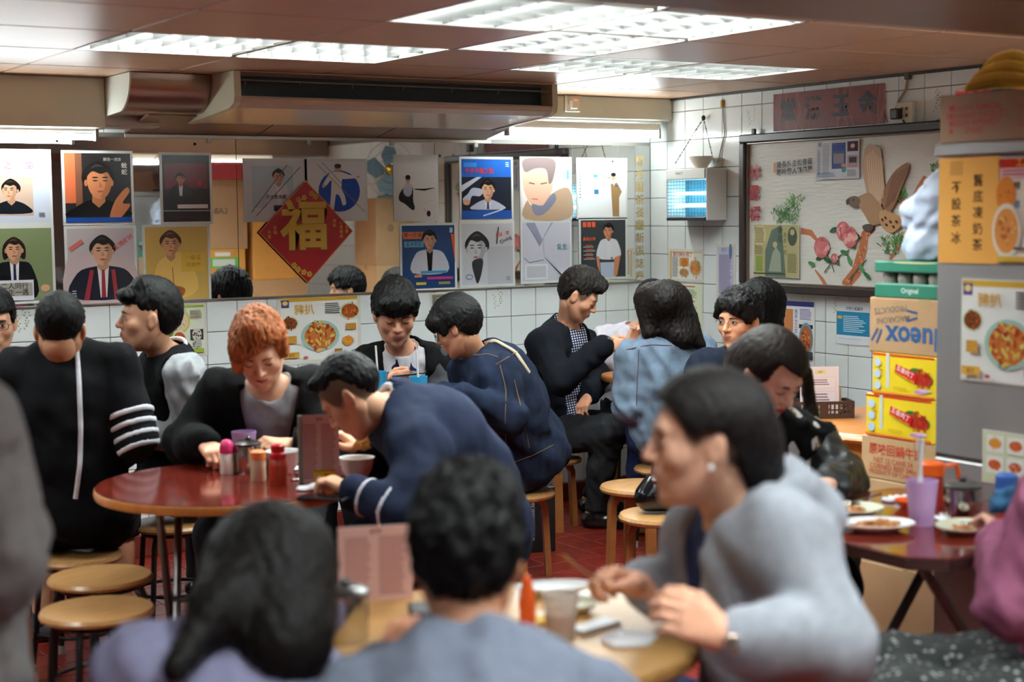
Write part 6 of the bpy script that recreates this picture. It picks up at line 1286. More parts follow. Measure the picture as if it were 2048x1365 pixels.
# basket of menu cards on the wooden table
bc = pz(1648, 838, .75); f_ = yawdir(2); x_ = unit(np.cross((0, 0, 1), f_)); r = empty('brown_basket', bc, 'brown plastic basket of menu cards on the orange wooden table', 'basket'); BB = M('basket_brown', (58, 40, 34), rough=.45); bw, bd, bh = .115, .055, .066; A_ = (x_, -f_, (0, 0, 1))
MB().obox(bc-f_*bd+[0, 0, .004], A_, (bw, bd, .004)).build('bottom', BB, r)
for q, hx, hy in ((bc, bw, .003), (bc-f_*2*bd, bw, .003)):
    MB().obox(q+[0, 0, bh-.006], A_, (hx, hy, .006)).build('rim', BB, r); MB().obox(q+[0, 0, .008], A_, (hx, hy, .008)).build('rail', BB, r)
    for k in range(14):
        u_ = (k-6.5)/7*bw; wd = .0030 if abs(abs(k-6.5)-4) < 2.6 else .0085; MB().obox(q+x_*u_+[0, 0, bh/2], A_, (wd, hy*.8, bh/2-.004)).build('slat', BB, r)
    MB().obox(q+[0, 0, bh*.5], A_, (hx, hy*.7, .003)).build('mid_rail', BB, r)
for s_ in (-1, 1): MB().obox(bc-f_*bd+x_*s_*bw+[0, 0, bh/2], A_, (.003, bd, bh/2)).build('end_wall', BB, r)
def menu2(s):
    bg(s, (228, 214, 214)); s.rect(.38, .07, .66, .16, (226, 206, 150)); s.text('餐牌', .52, .115, .06, (170, 120, 60))
    for y0_, y1_ in ((.22, .46), (.52, .98)): s.rect(.08, y0_, .92, y1_, (226, 176, 186)); s.rect(.09, y0_+.008, .91, y1_-.008, (230, 216, 217)); s.lines(.2, y0_+.05, .8, y1_-.05, 3 if y0_ < .3 else 6, (140, 110, 120))
card('menu_card', 'pale pink menu card standing in the brown basket', bc-f_*.05-x_*.005+[0, 0, .0125], .150, .182, 2, .06, menu2, M('card_pale', (226, 212, 212), rough=.35)); card('menu_card', 'cream menu card behind the pale pink one in the basket', bc-f_*.085+x_*.02+[0, 0, .0125], .135, .10, 2, .04, lambda s: bg(s, (222, 206, 176)), M('card_cream', (220, 204, 174), rough=.4))
# on the floor and stools
c0 = pz(1082, 1106, 0); x_ = unit(RH*.95+FH*.3); y_ = unit(np.cross((0, 0, 1), x_)); hb = .30; r = empty('shopping_bag', c0, 'black paper shopping bag with white web address on the floor', 'bag'); BK = M('bag_black', (20, 20, 22), rough=.5)
MB().obox(c0+y_*.06+[0, 0, hb/2], (x_, y_, (0, 0, 1)), (.075, .05, hb/2), .003).build('bag_wall', BK, r)
s = Sheet(c0+y_*.0095-x_*.072+[0, 0, .035], np.array([0, 0, .22]), x_*.07, -y_, base=.0006); s.text('www.onthelist.hk', .5, .55, .115, (222, 222, 222)); s.build('lettering', r)
for q in (.012, .108): MB().tube([c0+y_*q+x_*-.03+[0, 0, hb-.01], c0+y_*q+x_*-.025+[0, 0, hb+.06], c0+y_*q+x_*.025+[0, 0, hb+.06], c0+y_*q+x_*.03+[0, 0, hb-.01]], .003, 6).build('handle', BK, r)
c = np.array([HB[0]+.015, HB[1]-.01, .45]); g = solid([('c', c+RH*-.07+[0, 0, .06], c+RH*.09+[0, 0, .06], .055, .055, .03), ('c', c+RH*-.05+[0, 0, .11], c+RH*.06+[0, 0, .11], .04, .04, .03)], .006); g.plane((0, 0, .451), (0, 0, -1)); r = empty('handbag', c, 'glossy black handbag on the round wooden stool', 'bag'); field_obj('leather', g, M('patent_black', (14, 14, 16), rough=.16), r); MB().tube([c+RH*-.06+[0, 0, .13], c+RH*-.05+[0, 0, .24], c+RH*.05+[0, 0, .24], c+RH*.06+[0, 0, .13]], .006, 8).build('strap', MATS['patent_black'], r, True)

P_ = lambda x, y, d: at(x, y, d)
def sticks(name, lb, cat, segs, m, rad=.0022):
    r = empty(name, segs[0][0], lb, cat)
    for a, b in segs: MB().tube([a, b], [rad, rad*.7], 6).build('stick', m, r)
    return r
CHOP = M('chopstick_melamine', (222, 214, 200), rough=.4)
sticks('chopsticks', 'pair of pale chopsticks in the hand of the person in checked shirt', 'chopsticks', [(P_(1216, 676, 7.22), P_(1262, 712, 7.5)), (P_(1219, 673, 7.22), P_(1266, 708, 7.5))], CHOP)
sticks('chopsticks', 'pair of pale chopsticks in the hand of the person in white top', 'chopsticks', [(P_(1258, 656, 7.70), P_(1296, 664, 7.9)), (P_(1260, 652, 7.70), P_(1298, 661, 7.9))], CHOP)
r = empty('fork', P_(1180, 1160, 2.86), 'steel fork held upright by the person in grey cardigan', 'fork'); MB().tube([P_(1205, 1165, 2.84), P_(1150, 1128, 2.84), P_(1128, 1108, 2.84)], [.003, .0028, .004], 8).build('handle', TINM, r, True)
for k in (-1, 0, 1): MB().tube([P_(1205, 1165+k*5, 2.84), P_(1218, 1176+k*7, 2.84)], .0016, 6).build('tine', TINM, r)
g = solid([('e', P_(726, 888, 4.82), frame(RH), (.022, .028, .02), .01), ('e', P_(732, 880, 4.82), frame(RH), (.016, .02, .016), .01)], .0045); g.folds(.004, .02, 3); tag(field_obj('toast_piece', g, M('toast_brown', (196, 140, 72), rough=.8, noise=.2, nscale=60), None), 'piece of brown toast held at the mouth of the bent person', 'food')
a = P_(818, 748, 6.34); r = empty('phone', a, 'black phone held by the person in polo and cardigan', 'phone'); A_ = frame(unit(RH+np.array([0, 0, .1])))[[1, 0, 2]]; MB().obox(a, A_, (.068, .034, .0042), .002).build('case', MATS['phone_black'], r); MB().obox(a+A_[2]*.0045, A_, (.062, .031, .0004)).build('screen', MATS['phone_glass'], r)
# ---------------------------------------------------------------- the guests
PLAID = M('plaid_weave', (225, 225, 232), rough=.9, spec=.1)
def _plaid(m, c1, c2, sc):
    nt = m.node_tree; b = nt.nodes['Principled BSDF']; L = nt.links.new
    tc = nn(nt, 'ShaderNodeTexCoord'); mp = nn(nt, 'ShaderNodeMapping'); mp.inputs['Rotation'].default_value = (.2, .1, YAW); L(tc.outputs['Object'], mp.inputs[0])
    sx = nn(nt, 'ShaderNodeSeparateXYZ'); L(mp.outputs[0], sx.inputs[0]); acc = None
    for i in (0, 2):
        a = nn(nt, 'ShaderNodeMath', _operation='MULTIPLY'); a.inputs[1].default_value = sc; L(sx.outputs[i], a.inputs[0])
        s_ = nn(nt, 'ShaderNodeMath', _operation='SINE'); L(a.outputs[0], s_.inputs[0])
        g = nn(nt, 'ShaderNodeMath', _operation='GREATER_THAN'); g.inputs[1].default_value = .1; L(s_.outputs[0], g.inputs[0])
        if acc is None: acc = g
        else:
            mm = nn(nt, 'ShaderNodeMath', _operation='MAXIMUM'); L(acc.outputs[0], mm.inputs[0]); L(g.outputs[0], mm.inputs[1]); acc = mm
    mx = nn(nt, 'ShaderNodeMix', _data_type='RGBA'); L(acc.outputs[0], mx.inputs[0]); mx.inputs[6].default_value = (*srgb(c1), 1); mx.inputs[7].default_value = (*srgb(c2), 1); L(mx.outputs[2], b.inputs['Base Color'])
_plaid(PLAID, (225, 225, 232), (30, 32, 58), 520.)
WHITEC = cloth('white_cotton', (222, 222, 228)); BLACKW = cloth('black_wool', (11, 11, 12), bump=.5, bscale=260); BLACKC = cloth('black_cotton', (10, 10, 13))
DARKJ = cloth('dark_trouser', (24, 24, 28)); JEANS = cloth('blue_jeans', (36, 46, 82), noise=.25); NAVY = cloth('navy_knit', (17, 23, 36)); SHOEB = M('black_leather', (14, 13, 13), rough=.22)
GREYJ = cloth('grey_jersey', (158, 160, 162)); HEATH = cloth('heather_grey', (150, 152, 158))
def strap_path(o, pix, wid, name, m, parent, lift=.004):
    """a band laid on a garment, aimed from the camera through its pixels"""
    dg = bpy.context.evaluated_depsgraph_get(); Mw = parent_matrix(o.parent); Mi = Mw.inverted(); pts = []; nr = []
    org = Mi @ Vector(CAM)
    from mathutils.bvhtree import BVHTree
    bv = BVHTree.FromPolygons([v.co for v in o.data.vertices], [p.vertices for p in o.data.polygons])
    for i in range(len(pix)-1):
        for t in np.linspace(0, 1, 9)[:-1]:
            x, y = np.array(pix[i])*(1-t)+np.array(pix[i+1])*t; h = bv.ray_cast(org, Vector(ray(x, y)))
            if h[0] is not None: pts.append(np.array(h[0])); nr.append(np.array(h[1]))
    if len(pts) < 2: print('no hit', name); return None
    P = np.array(pts); N = np.array(nr)
    for _ in range(2): P[1:-1] = (P[:-2]+P[1:-1]*2+P[2:])/4; N[1:-1] = (N[:-2]+N[1:-1]+N[2:])/3
    V = []; Fc = []
    for i in range(len(P)):
        t = unit(P[min(i+1, len(P)-1)]-P[max(0, i-1)]); n = unit(N[i]); s_ = np.cross(t, n)
        for a, b in ((-.5, -.3), (-.5, 1), (.5, 1), (.5, -.3)): V.append(P[i]+s_*wid*a+n*lift*b)
    for i in range(len(P)-1):
        for k in range(4): Fc.append((i*4+k, i*4+(k+1) % 4, i*4+4+(k+1) % 4, i*4+4+k))
    return mesh_obj(name, V, Fc, m, parent, True, local=True)
LONGB = dict(top=.016, side=.014, back=.018)

# young man in black beside the wall, half out of the frame
p = Person('person in dark jacket with black-framed glasses beside the green poster', head=at(-12, 646, 6.0), hyaw=18, hpitch=6, neck=at(-22, 735, 6.08), hip=col(-30, 6.15, .53), tyaw=25, lyaw=75, skin=(196, 146, 116), eyes='open')
p.hand('R'); p.hand('L'); p.body(); p.haircap(top=.026, side=.008, fringe=(.052, 0, 0)); p.glasses(); p.garment('jacket', cloth('soot_jacket', (18, 19, 23))); p.trousers(DARKJ); p.shoes(SHOEB)

# back view, black sweatshirt with white stripes
p = Person('person from behind in black sweatshirt with white back stripe and sleeve bands', head=at(121, 662, 5.25), hyaw=188, hpitch=18, neck=at(128, 712, 5.32), hip=col(160, 5.40, .54), tyaw=186, lyaw=196, w=1.08, sw=.15, slouch=.03, skin=(196, 146, 112), fine=False, stubble=-.012,
           el={'R': at(272, 880, 5.30), 'L': at(-2, 880, 5.30)}, wr={'R': at(240, 905, 5.52), 'L': at(30, 905, 5.52)})
p.hand('R'); p.hand('L'); p.body(); p.haircap(top=.016, side=.006, back=.012, taper=.010, dz=-.028)
o = p.garment('sweatshirt', BLACKC, infl=.026, arm=.03, hem=-.14, folds=(.004, .13), neck=.05, neckup=.045)
for k in 'RL':
    a = unit(p.el[k]-p.sh[k])
    for t in (.165, .205, .245, .285):
        p.garment('sleeve_band', WHITEC, parts=k, seg='U', arm=.0375, hem=None, only=(p.sh[k], a, t, t+.018), folds=(.004, .13), seed=1, h=.006, neck=0)
strap_path(o, [(153, 698), (158, 760), (161, 850), (160, 930), (150, 1008)], .016, 'back_stripe', WHITEC, p.root)
p.garment('shorts', BLACKC, parts='rl', infl=.022, hem=None, neck=0, cuts=[((0, 0, .36), (0, 0, -1))]); p.shoes(M('canvas_shoe', (60, 58, 60), rough=.8))
# young man in a varsity jacket, in profile
p = Person('person in black varsity jacket with grey sleeves looking to the side', head=at(298, 638, 5.72), hyaw=-72, hpitch=-4, neck=at(338, 715, 5.82), hip=col(352, 5.95, .54), tyaw=-72, lyaw=158, w=1.0, hs=1.05, skin=(206, 154, 122), eyes='open', lips=(190, 92, 92),
           sh={'L': at(372, 752, 5.65), 'R': at(300, 745, 5.99)}, el={'L': at(386, 868, 5.69), 'R': at(280, 860, 6.02)}, wr={'L': at(285, 868, 5.77), 'R': at(235, 870, 5.92)})
p.hand('L'); p.hand('R'); p.body()
p.haircap(top=.034, side=.006, back=.012, taper=.012, extra=[('c', (-.035, .085, .078), (.035, .09, .078), .024, .024, .03), ('c', (-.03, .03, .125), (.03, .03, .125), .022, .022, .03)], strand=(.002, .02))
p.garment('jacket', BLACKC, infl=.022, parts='t', neck=.068, hem=-.1, carve=[('c', p.sh[k], p.el[k], .090, .075, .008) for k in 'RL'])
for k in 'LR': p.garment('sleeve', GREYJ, parts=k, arm=.026, hem=None, neck=0, folds=(.0055, .07))
g = Field(p.N-.16, p.N+.16, .006); g.prim(('e', p.N+p.U*.012, p.A, (.086, .082, .020), .01)); g.prim(('c', p.N-p.U*.1, p.N+unit(p.h-p.N)*.15, .06, .06, .01), mode=-1); field_obj('collar', g, BLACKC, p.root)
p.ring('collar_stripe', WHITEC, .080, .007, .030)
p.trousers(DARKJ); p.shoes(SHOEB)
# woman with auburn hair in a black cardigan
p = Person('person with short auburn hair in black cardigan over grey top at red table', head=at(520, 700, 5.05), hyaw=6, hpitch=30, hroll=-6, neck=at(540, 785, 5.20), hip=col(545, 5.5, .54), tyaw=2, w=1.0, skin=(222, 172, 142), hair=(122, 66, 34), lips=(186, 100, 92), slouch=.03,
           sh={'R': at(446, 790, 5.22), 'L': at(628, 785, 5.22)}, el={'R': at(372, 888, 5.20), 'L': at(668, 895, 5.1)}, wr={'R': at(408, 886, 4.98), 'L': at(580, 892, 4.98)})
p.hand('R', d=unit(at(435, 912, 4.90)-at(408, 886, 4.98)), n=(.2, .2, -1), curl=.75); p.hand('L', d=unit(at(530, 884, 4.92)-at(580, 892, 4.98)), n=(0, .3, -1), curl=.7); p.body()
p.haircap(HAIRW, top=.033, side=.016, back=.018, dz=-.002, fringe=(.050, -.45, 0), strand=(.0030, .018), extra=[('c', (.055, .05, .06), (.07, .06, -.02), .035, .022, .03), ('c', (-.06, .03, .07), (-.075, .03, .0), .03, .018, .03), ('c', (.01, .05, .115), (.05, .08, .06), .035, .03, .03), ('c', (-.03, .0, .12), (-.02, .06, .10), .03, .03, .03)], colors=lambda V: np.array(srgb((150, 84, 44)))*(.75+.5*np.sin(V@np.array([[70.], [50.], [20.]]))**2))
p.garment('top', HEATH, infl=.012, parts='t', neck=.064)
p.garment('cardigan', BLACKW, infl=.03, arm=.03, neck=.07, hem=-.12, openf=dict(z=[0, .2, .42, .6], w=[.03, .045, .075, .11]), folds=(.004, .1), sleeve=.93)
p.trousers(DARKJ); p.shoes(SHOEB)
# young man with a phone in polo and cardigan
p = Person('person in white and navy polo under dark cardigan looking at a phone', head=at(790, 628, 6.67), hyaw=12, hpitch=20, neck=at(806, 706, 6.82), hip=col(810, 7.04, .55), tyaw=8, w=1.0, skin=(206, 152, 122), lips=(180, 100, 92), hs=1.09, lyaw=-50,
           sh={'R': at(735, 728, 6.84), 'L': at(880, 730, 6.84)}, el={'R': at(712, 804, 6.66), 'L': at(884, 812, 6.78)}, wr={'R': at(772, 768, 6.44), 'L': at(850, 790, 6.50)})
p.hand('R', d=unit(at(815, 752, 6.36)-at(772, 768, 6.44)), n=FH+np.array([0, 0, -.3]), curl=.75); p.hand('L', d=unit(at(815, 768, 6.42)-at(850, 790, 6.50)), n=FH+np.array([0, 0, .5]), curl=.6); PH5 = (p.hands, p.root); p.body()
p.haircap(top=.034, side=.018, back=.02, fringe=(.030, -.12, .1), strand=(.003, .022), extra=[('c', (-.05, .07, .075), (.05, .075, .075), .035, .035, .03)])
for nm, m, t0, t1 in (('polo_yoke', WHITEC, .245, .7), ('polo_body', cloth('polo_navy', (24, 28, 58)), -.2, .245)): p.garment(nm, m, infl=.012, parts='t', neck=.062, only=(p.P, p.U, t0, t1), hem=None)
for s_ in (-1, 1):
    q = [p.N+p.L*s_*a+p.Fr*b+p.U*c for a, b, c in ((.052, .02, .045), (.062, .05, .012), (.055, .105, -.035), (.02, .11, -.02), (.03, .08, .01))]
    MB().add(q+[v+p.Fr*.006+p.U*.004 for v in q], [(0, 1, 2, 3, 4), (5, 6, 7, 8, 9)]+[(i, (i+1) % 5, 5+(i+1) % 5, 5+i) for i in range(5)]).build('collar', MATS['polo_navy'], p.root)
MB().obox(p.P+p.U*.33+p.Fr*.137, p.A, (.013, .006, .11), .003).build('placket', MATS['polo_navy'], p.root)
p.garment('cardigan', BLACKW, infl=.024, parts='t', neck=.07, hem=-.12, openf=dict(z=[0, .2, .34, .6], w=[.045, .07, .085, .10]))
for k in 'RL': p.garment('sleeve', cloth('charcoal_sleeve', (62, 62, 66)), parts=k, arm=.026, hem=None, neck=0, folds=(.005, .07))
P5A = (p.P, p.U, p.Fr, p.L, p.A, p.root)
p.trousers(DARKJ); p.shoes(SHOEB)
# man bent over his bowl in a navy sweatshirt
p = Person('person in navy sweatshirt bent low over a bowl at the red table', head=at(706, 792, 4.62), hyaw=-98, hpitch=42, neck=at(793, 818, 4.69), hip=col(965, 4.82, .54), tyaw=-100, w=1.12, slouch=.07, skin=(208, 158, 126), stubble=-.01, sw=.17,
           sh={'L': at(838, 905, 4.52), 'R': at(812, 868, 4.92)}, el={'L': at(825, 1030, 4.34), 'R': at(770, 960, 5.02)}, wr={'L': at(705, 985, 4.44), 'R': at(722, 905, 4.86)})
p.hand('L', d=unit(at(680, 968, 4.42)-at(712, 985, 4.40)), curl=.6); p.hand('R', d=(RH*-.6+np.array([0, 0, .6])), n=-RH, curl=.7); p.body()
p.haircap(top=.018, side=.003, back=.004, taper=.014, dz=.015, extra=[('c', (-.03, .06, .098), (.03, .06, .098), .02, .02, .025)])
NAV2 = cloth('navy_sweat', (25, 32, 52)); o = p.garment('sweatshirt', NAV2, infl=.026, arm=.028, neck=.05, neckup=.045, hem=-.12, folds=(.005, .14), sleeve=.9)
p.ring('neck_band', WHITEC, .062, .012, .040)
for t in (.06, .15): p.garment('cuff_band', WHITEC, parts='L', seg='F', arm=.0305, hem=None, neck=0, only=(p.el['L'], unit(p.wr['L']-p.el['L']), t, t+.014), folds=(.005, .14), h=.006)
p.trousers(cloth('navy_pants', (26, 30, 44))); p.shoes(SHOEB); P6W = p
# dark denim jacket, leaning to the table
p = Person('person in dark denim jacket with pale strap leaning to the table', head=at(915, 655, 6.32), hyaw=-104, hpitch=26, neck=at(958, 722, 6.42), hip=col(1035, 6.62, .54), tyaw=-108, lyaw=-98, w=1.02, slouch=.06, skin=(198, 146, 114), hs=.97,
           sh={'L': at(992, 752, 6.28), 'R': at(945, 745, 6.6)}, el={'L': at(1018, 832, 6.20), 'R': at(955, 815, 6.46)}, wr={'L': at(922, 798, 6.12), 'R': at(890, 794, 6.26)})
p.hand('L'); p.hand('R'); p.body()
p.haircap(top=.028, side=.020, back=.018, dz=-.005, fringe=(.02, 0, .15), extra=[('c', (-.045, .075, .06), (.045, .075, .06), .032, .032, .03), ('c', (-.068, .05, .05), (-.07, .045, .0), .022, .014, .02), ('c', (.068, .05, .05), (.07, .045, .0), .022, .014, .02)], strand=(.0022, .016))
p.glasses((70, 60, 55))
DEN = cloth('dark_denim', (22, 30, 48), noise=.22, bump=.4)
o = p.garment('jacket', DEN, infl=.036, arm=.036, neck=.064, hem=-.13, folds=(.006, .12), extra=[('e', p.P+p.U*-.02-p.Fr*.03, p.A, (.2, .19, .15), .06)])
g = Field(p.N-.16, p.N+.16, .006); g.prim(('e', p.N+p.U*.03-p.Fr*.01, p.A, (.088, .086, .038), .02)); g.prim(('c', p.N-p.U*.1, p.N+unit(p.h-p.N)*.16, .066, .07, .006), mode=-1); g.plane(p.N+p.Fr*.05, p.Fr); field_obj('collar', g, DEN, p.root)
strap_path(o, [(968, 688), (990, 682), (1030, 705), (1062, 752)], .016, 'bag_strap', cloth('beige_webbing', (190, 176, 152)), p.root, .006)
ST = cloth('denim_stitch', (96, 78, 62))
for q in ([(946, 712), (975, 708), (1000, 716)], [(992, 730), (1015, 716), (1040, 700)], [(1000, 730), (1012, 780), (1010, 840), (1012, 900)], [(1028, 760), (1048, 840), (1060, 905)], [(1015, 930), (1065, 912), (1112, 888)]): strap_path(o, q, .004, 'seam', ST, p.root, .002)
p.garment('skirt', cloth('taupe_skirt', (98, 74, 66)), parts='rl', infl=.02, hem=None, neck=0, cuts=[((0, 0, .40), (0, 0, -1))]); p.shoes(SHOEB)
# man in plaid shirt and black cardigan, in profile
p = Person('person in checked shirt and black cardigan holding chopsticks on a wooden stool', head=at(1156, 592, 7.5), hyaw=80, hpitch=30, neck=at(1133, 660, 7.6), hip=col(1098, 7.66, .49), tyaw=60, lyaw=80, w=1.02, skin=(204, 148, 116), hair=(27, 22, 19), slouch=.03, stubble=-.01,
           sh={'R': at(1090, 690, 7.44), 'L': at(1160, 690, 7.82)}, el={'R': at(1122, 762, 7.28), 'L': at(1192, 752, 7.86)}, wr={'R': at(1212, 688, 7.28), 'L': at(1178, 792, 7.66)},
           knee={'R': at(1218, 862, 7.45), 'L': at(1232, 850, 7.8)}, ankle={'R': col(1192, 7.62, .09), 'L': col(1185, 8.0, .09)})
p.hand('R', d=RH+np.array([0, 0, -.15]), n=FH+np.array([0, 0, -.3]), curl=.8); p.hand('L', d=-FH*.4-RH*.3-np.array([0, 0, .4]), n=(0, 0, -1), curl=.6); P8H = p.hands; p.body()
p.haircap(top=.032, side=.006, back=.010, taper=.008, dz=.004, extra=[('c', (-.035, .075, .092), (.035, .08, .088), .026, .026, .025), ('c', (0, .02, .125), (0, .075, .11), .028, .026, .02)], strand=(.003, .02))
p.garment('shirt', PLAID, infl=.014, parts='t', neck=.060, hem=-.16)
g = Field(p.N-.16, p.N+.16, .006); g.prim(('e', p.N+p.U*.035-p.Fr*.005, p.A, (.078, .080, .045), .02)); g.prim(('c', p.N-p.U*.1, p.N+unit(p.h-p.N)*.18, .058, .064, .006), mode=-1); field_obj('shirt_collar', g, PLAID, p.root)
p.garment('cardigan', cloth('ink_knit', (13, 15, 22)), infl=.028, arm=.026, neck=.068, hem=-.13, openf=dict(z=[-.1, .1, .3, .6], w=[.095, .07, .085, .11]), folds=(.004, .1))
p.garment('jeans', cloth('charcoal_denim', (36, 37, 40), noise=.2), parts='rl', infl=.016, hem=None, neck=0, cuts=[((0, 0, .085), (0, 0, -1))], folds=(.004, .07)); p.shoes(SHOEB, big=1.05); P8 = p
# the two women at the corner table
p = Person('person in white top eating beyond the pale denim jacket', head=at(1305, 612, 8.05), hyaw=-20, hpitch=35, neck=at(1272, 668, 8.12), hip=col(1262, 8.2, .52), tyaw=-20, lyaw=42, fine=False, w=.95, skin=(220, 168, 138),
           el={'R': at(1205, 765, 8.0), 'L': at(1330, 760, 8.0)}, wr={'R': at(1255, 690, 7.82), 'L': at(1290, 720, 7.8)})
p.hand('R', d=np.array([0, 0, .7])+RH*.5, n=-FH, curl=.7); p.hand('L'); P9H = p.hands; p.body(); p.haircap(top=.02, side=.016); p.garment('top', cloth('lilac_white', (224, 218, 228)), infl=.018, neck=.066, folds=(.005, .09)); p.trousers(DARKJ); p.shoes(SHOEB)
p = Person('person from behind with long dark hair in a pale blue denim jacket', head=at(1332, 622, 7.02), hyaw=172, hpitch=14, neck=at(1330, 690, 7.06), hip=col(1338, 7.1, .55), tyaw=186, lyaw=174, fine=False, w=1.0, sw=.15, skin=(220, 168, 138), hair=(20, 14, 12),
           el={'L': at(1258, 815, 7.02), 'R': at(1412, 800, 7.05)}, wr={'L': at(1268, 735, 7.25), 'R': at(1400, 760, 7.3)}, slouch=.02)
p.hand('R'); p.hand('L'); p.body()
wx = [('c', at(1300, 600, 7.07), at(1300, 665, 7.0), .075, .04, .05), ('c', at(1345, 610, 7.05), at(1362, 672, 6.98), .09, .06, .05), ('c', at(1375, 645, 7.02), at(1404, 690, 6.97), .05, .018, .05), ('c', at(1340, 660, 6.98), at(1368, 685, 6.95), .04, .02, .04)]
p.haircap(top=.02, side=.02, back=.02, wextra=wx, strand=(.002, .02))
LDEN = cloth('washed_denim', (112, 128, 146), noise=.3, nscale=14, bump=.4)
o = p.garment('jacket', LDEN, infl=.026, arm=.028, neck=.064, hem=-.085, folds=(.006, .1))
g = Field(p.N-.15, p.N+.15, .006); g.prim(('e', p.N+p.U*.028, p.A, (.086, .084, .03), .02)); g.prim(('c', p.N-p.U*.1, p.N+unit(p.h-p.N)*.16, .064, .068, .006), mode=-1); field_obj('collar', g, LDEN, p.root)
for q in ([(1252, 700), (1300, 690), (1350, 692), (1400, 702)], [(1278, 700), (1274, 770), (1272, 850)]): strap_path(o, q, .004, 'seam', cloth('tan_stitch', (92, 78, 96)), p.root, .002)
p.garment('jeans', JEANS, parts='rl', infl=.02, hem=None, neck=0, cuts=[((0, 0, .12), (0, 0, -1))], extra=[p.tp[0]]); p.shoes(M('tan_shoe', (150, 112, 76), rough=.6))
# older woman with glasses, and one behind her
p = Person('person with short black hair and thin glasses in a navy sweater', head=at(1478, 642, 6.5), hyaw=-42, hpitch=3, neck=at(1492, 718, 6.58), hip=col(1510, 6.65, .53), tyaw=-20, skin=(218, 162, 126), hair=(17, 15, 15), eyes='open', lips=(160, 88, 84),
           sh={'R': at(1412, 742, 6.62), 'L': at(1572, 745, 6.62)})
p.hand('R'); p.hand('L'); p.body()
p.haircap(top=.03, side=.014, back=.018, fringe=(.055, .35, .0), extra=[('c', (.03, .07, .085), (.062, .07, .03), .026, .016, .025), ('c', (-.05, .06, .08), (-.075, .045, .01), .028, .016, .03), ('c', (.0, .03, .115), (-.04, .08, .07), .03, .026, .03)], strand=(.0035, .02))
p.glasses((120, 96, 88), r=.0011, rim=False)
p.garment('sweater', NAVY, infl=.026, neck=.064, folds=(.004, .1)); p.trousers(DARKJ); p.shoes(SHOEB)
for s_ in (-1, 1): MB().ell(p.loc((s_*.082, .004, -.032)), (.006, .006, .006)).build('earring', M('pearl', (230, 225, 220), rough=.2), p.root, True)
p = Person('person with long straight black hair behind the woman in thin glasses', head=at(1524, 616, 7.05), hyaw=150, hpitch=8, neck=at(1522, 700, 7.1), hip=col(1526, 7.16, .53), lyaw=36, w=.85, sw=.12, fine=False, hair=(10, 8, 9))
p.hand('R'); p.hand('L'); p.body(); p.haircap(**LONGB, wextra=[('c', at(1518, 600, 7.05), at(1512, 680, 7.0), .085, .07, .05), ('c', at(1542, 600, 7.05), at(1550, 690, 7.0), .06, .035, .05)], strand=(.0018, .02)); p.garment('top', BLACKC); p.trousers(DARKJ); p.shoes(SHOEB)
# young woman looking down at the right table
p = Person('person with long brown hair looking down in patterned top and black sleeves', head=at(1540, 748, 4.42), hyaw=38, hpitch=34, neck=at(1528, 858, 4.55), hip=col(1592, 4.80, .54), tyaw=30, lyaw=-15, w=.95, sw=.155, skin=(232, 184, 160), hair=(27, 18, 15), lips=(206, 44, 40), hs=1.0, slouch=.02,
           sh={'L': at(1632, 895, 4.62), 'R': at(1478, 900, 4.58)}, el={'L': at(1690, 962, 4.50), 'R': at(1490, 965, 4.42)}, wr={'L': at(1660, 968, 4.26), 'R': at(1560, 955, 4.22)})
p.hand('L', d=unit(at(1625, 972, 4.17)-at(1660, 968, 4.26)), n=(0, 0, -1), curl=.6); p.hand('R', curl=.5); P13 = p; p.body()
wx = [('c', at(1495, 725, 4.50), at(1468, 800, 4.48), .07, .045, .05), ('c', at(1472, 790, 4.48), at(1500, 900, 4.44), .045, .05, .05), ('c', at(1510, 890, 4.42), at(1555, 960, 4.36), .05, .045, .05), ('c', at(1612, 745, 4.62), at(1622, 830, 4.66), .02, .02, .03), ('c', at(1620, 830, 4.66), at(1616, 900, 4.56), .02, .016, .03)]
p.haircap(HAIRM, top=.018, side=.014, back=.018, fringe=(.060, .15, .25), wextra=wx, strand=(.0014, .018), carve=[('e', (.006, .135, -.05), np.eye(3), (.068, .085, .105), .015)])
PAT = M('patchwork_print', (210, 204, 198), rough=.85, spec=.15)
def _patch(m):
    nt = m.node_tree; b = nt.nodes['Principled BSDF']; L = nt.links.new; tc = nn(nt, 'ShaderNodeTexCoord'); nz = nn(nt, 'ShaderNodeTexNoise'); nz.inputs['Scale'].default_value = 11; nz.inputs['Detail'].default_value = 3; L(tc.outputs['Object'], nz.inputs[0])
    cr = nn(nt, 'ShaderNodeValToRGB'); e = cr.color_ramp; e.interpolation = 'CONSTANT'; e.elements[0].color = (*srgb((30, 24, 22)), 1); e.elements[1].position = .45; e.elements[1].color = (*srgb((215, 210, 205)), 1)
    q = e.elements.new(.40); q.color = (*srgb((120, 96, 70)), 1); q = e.elements.new(.60); q.color = (*srgb((70, 54, 46)), 1); L(nz.outputs[0], cr.inputs[0]); L(cr.outputs[0], b.inputs['Base Color'])
_patch(PAT)
p.garment('top', PAT, infl=.016, parts='t', neck=.05); p.garment('turtleneck', BLACKC, infl=.02, parts='t', neck=0, hem=.36, folds=(.004, .06))
for k in 'RL': p.garment('sleeve', M('sheer_black', (26, 27, 28), rough=.5, noise=.3, nscale=60), parts=k, arm=.022, hem=None, neck=0, folds=(.005, .06))
p.garment('skirt', BLACKC, parts='rl', infl=.02, hem=None, neck=0, cuts=[((0, 0, .42), (0, 0, -1))], extra=[p.tp[0]]); p.shoes(SHOEB)
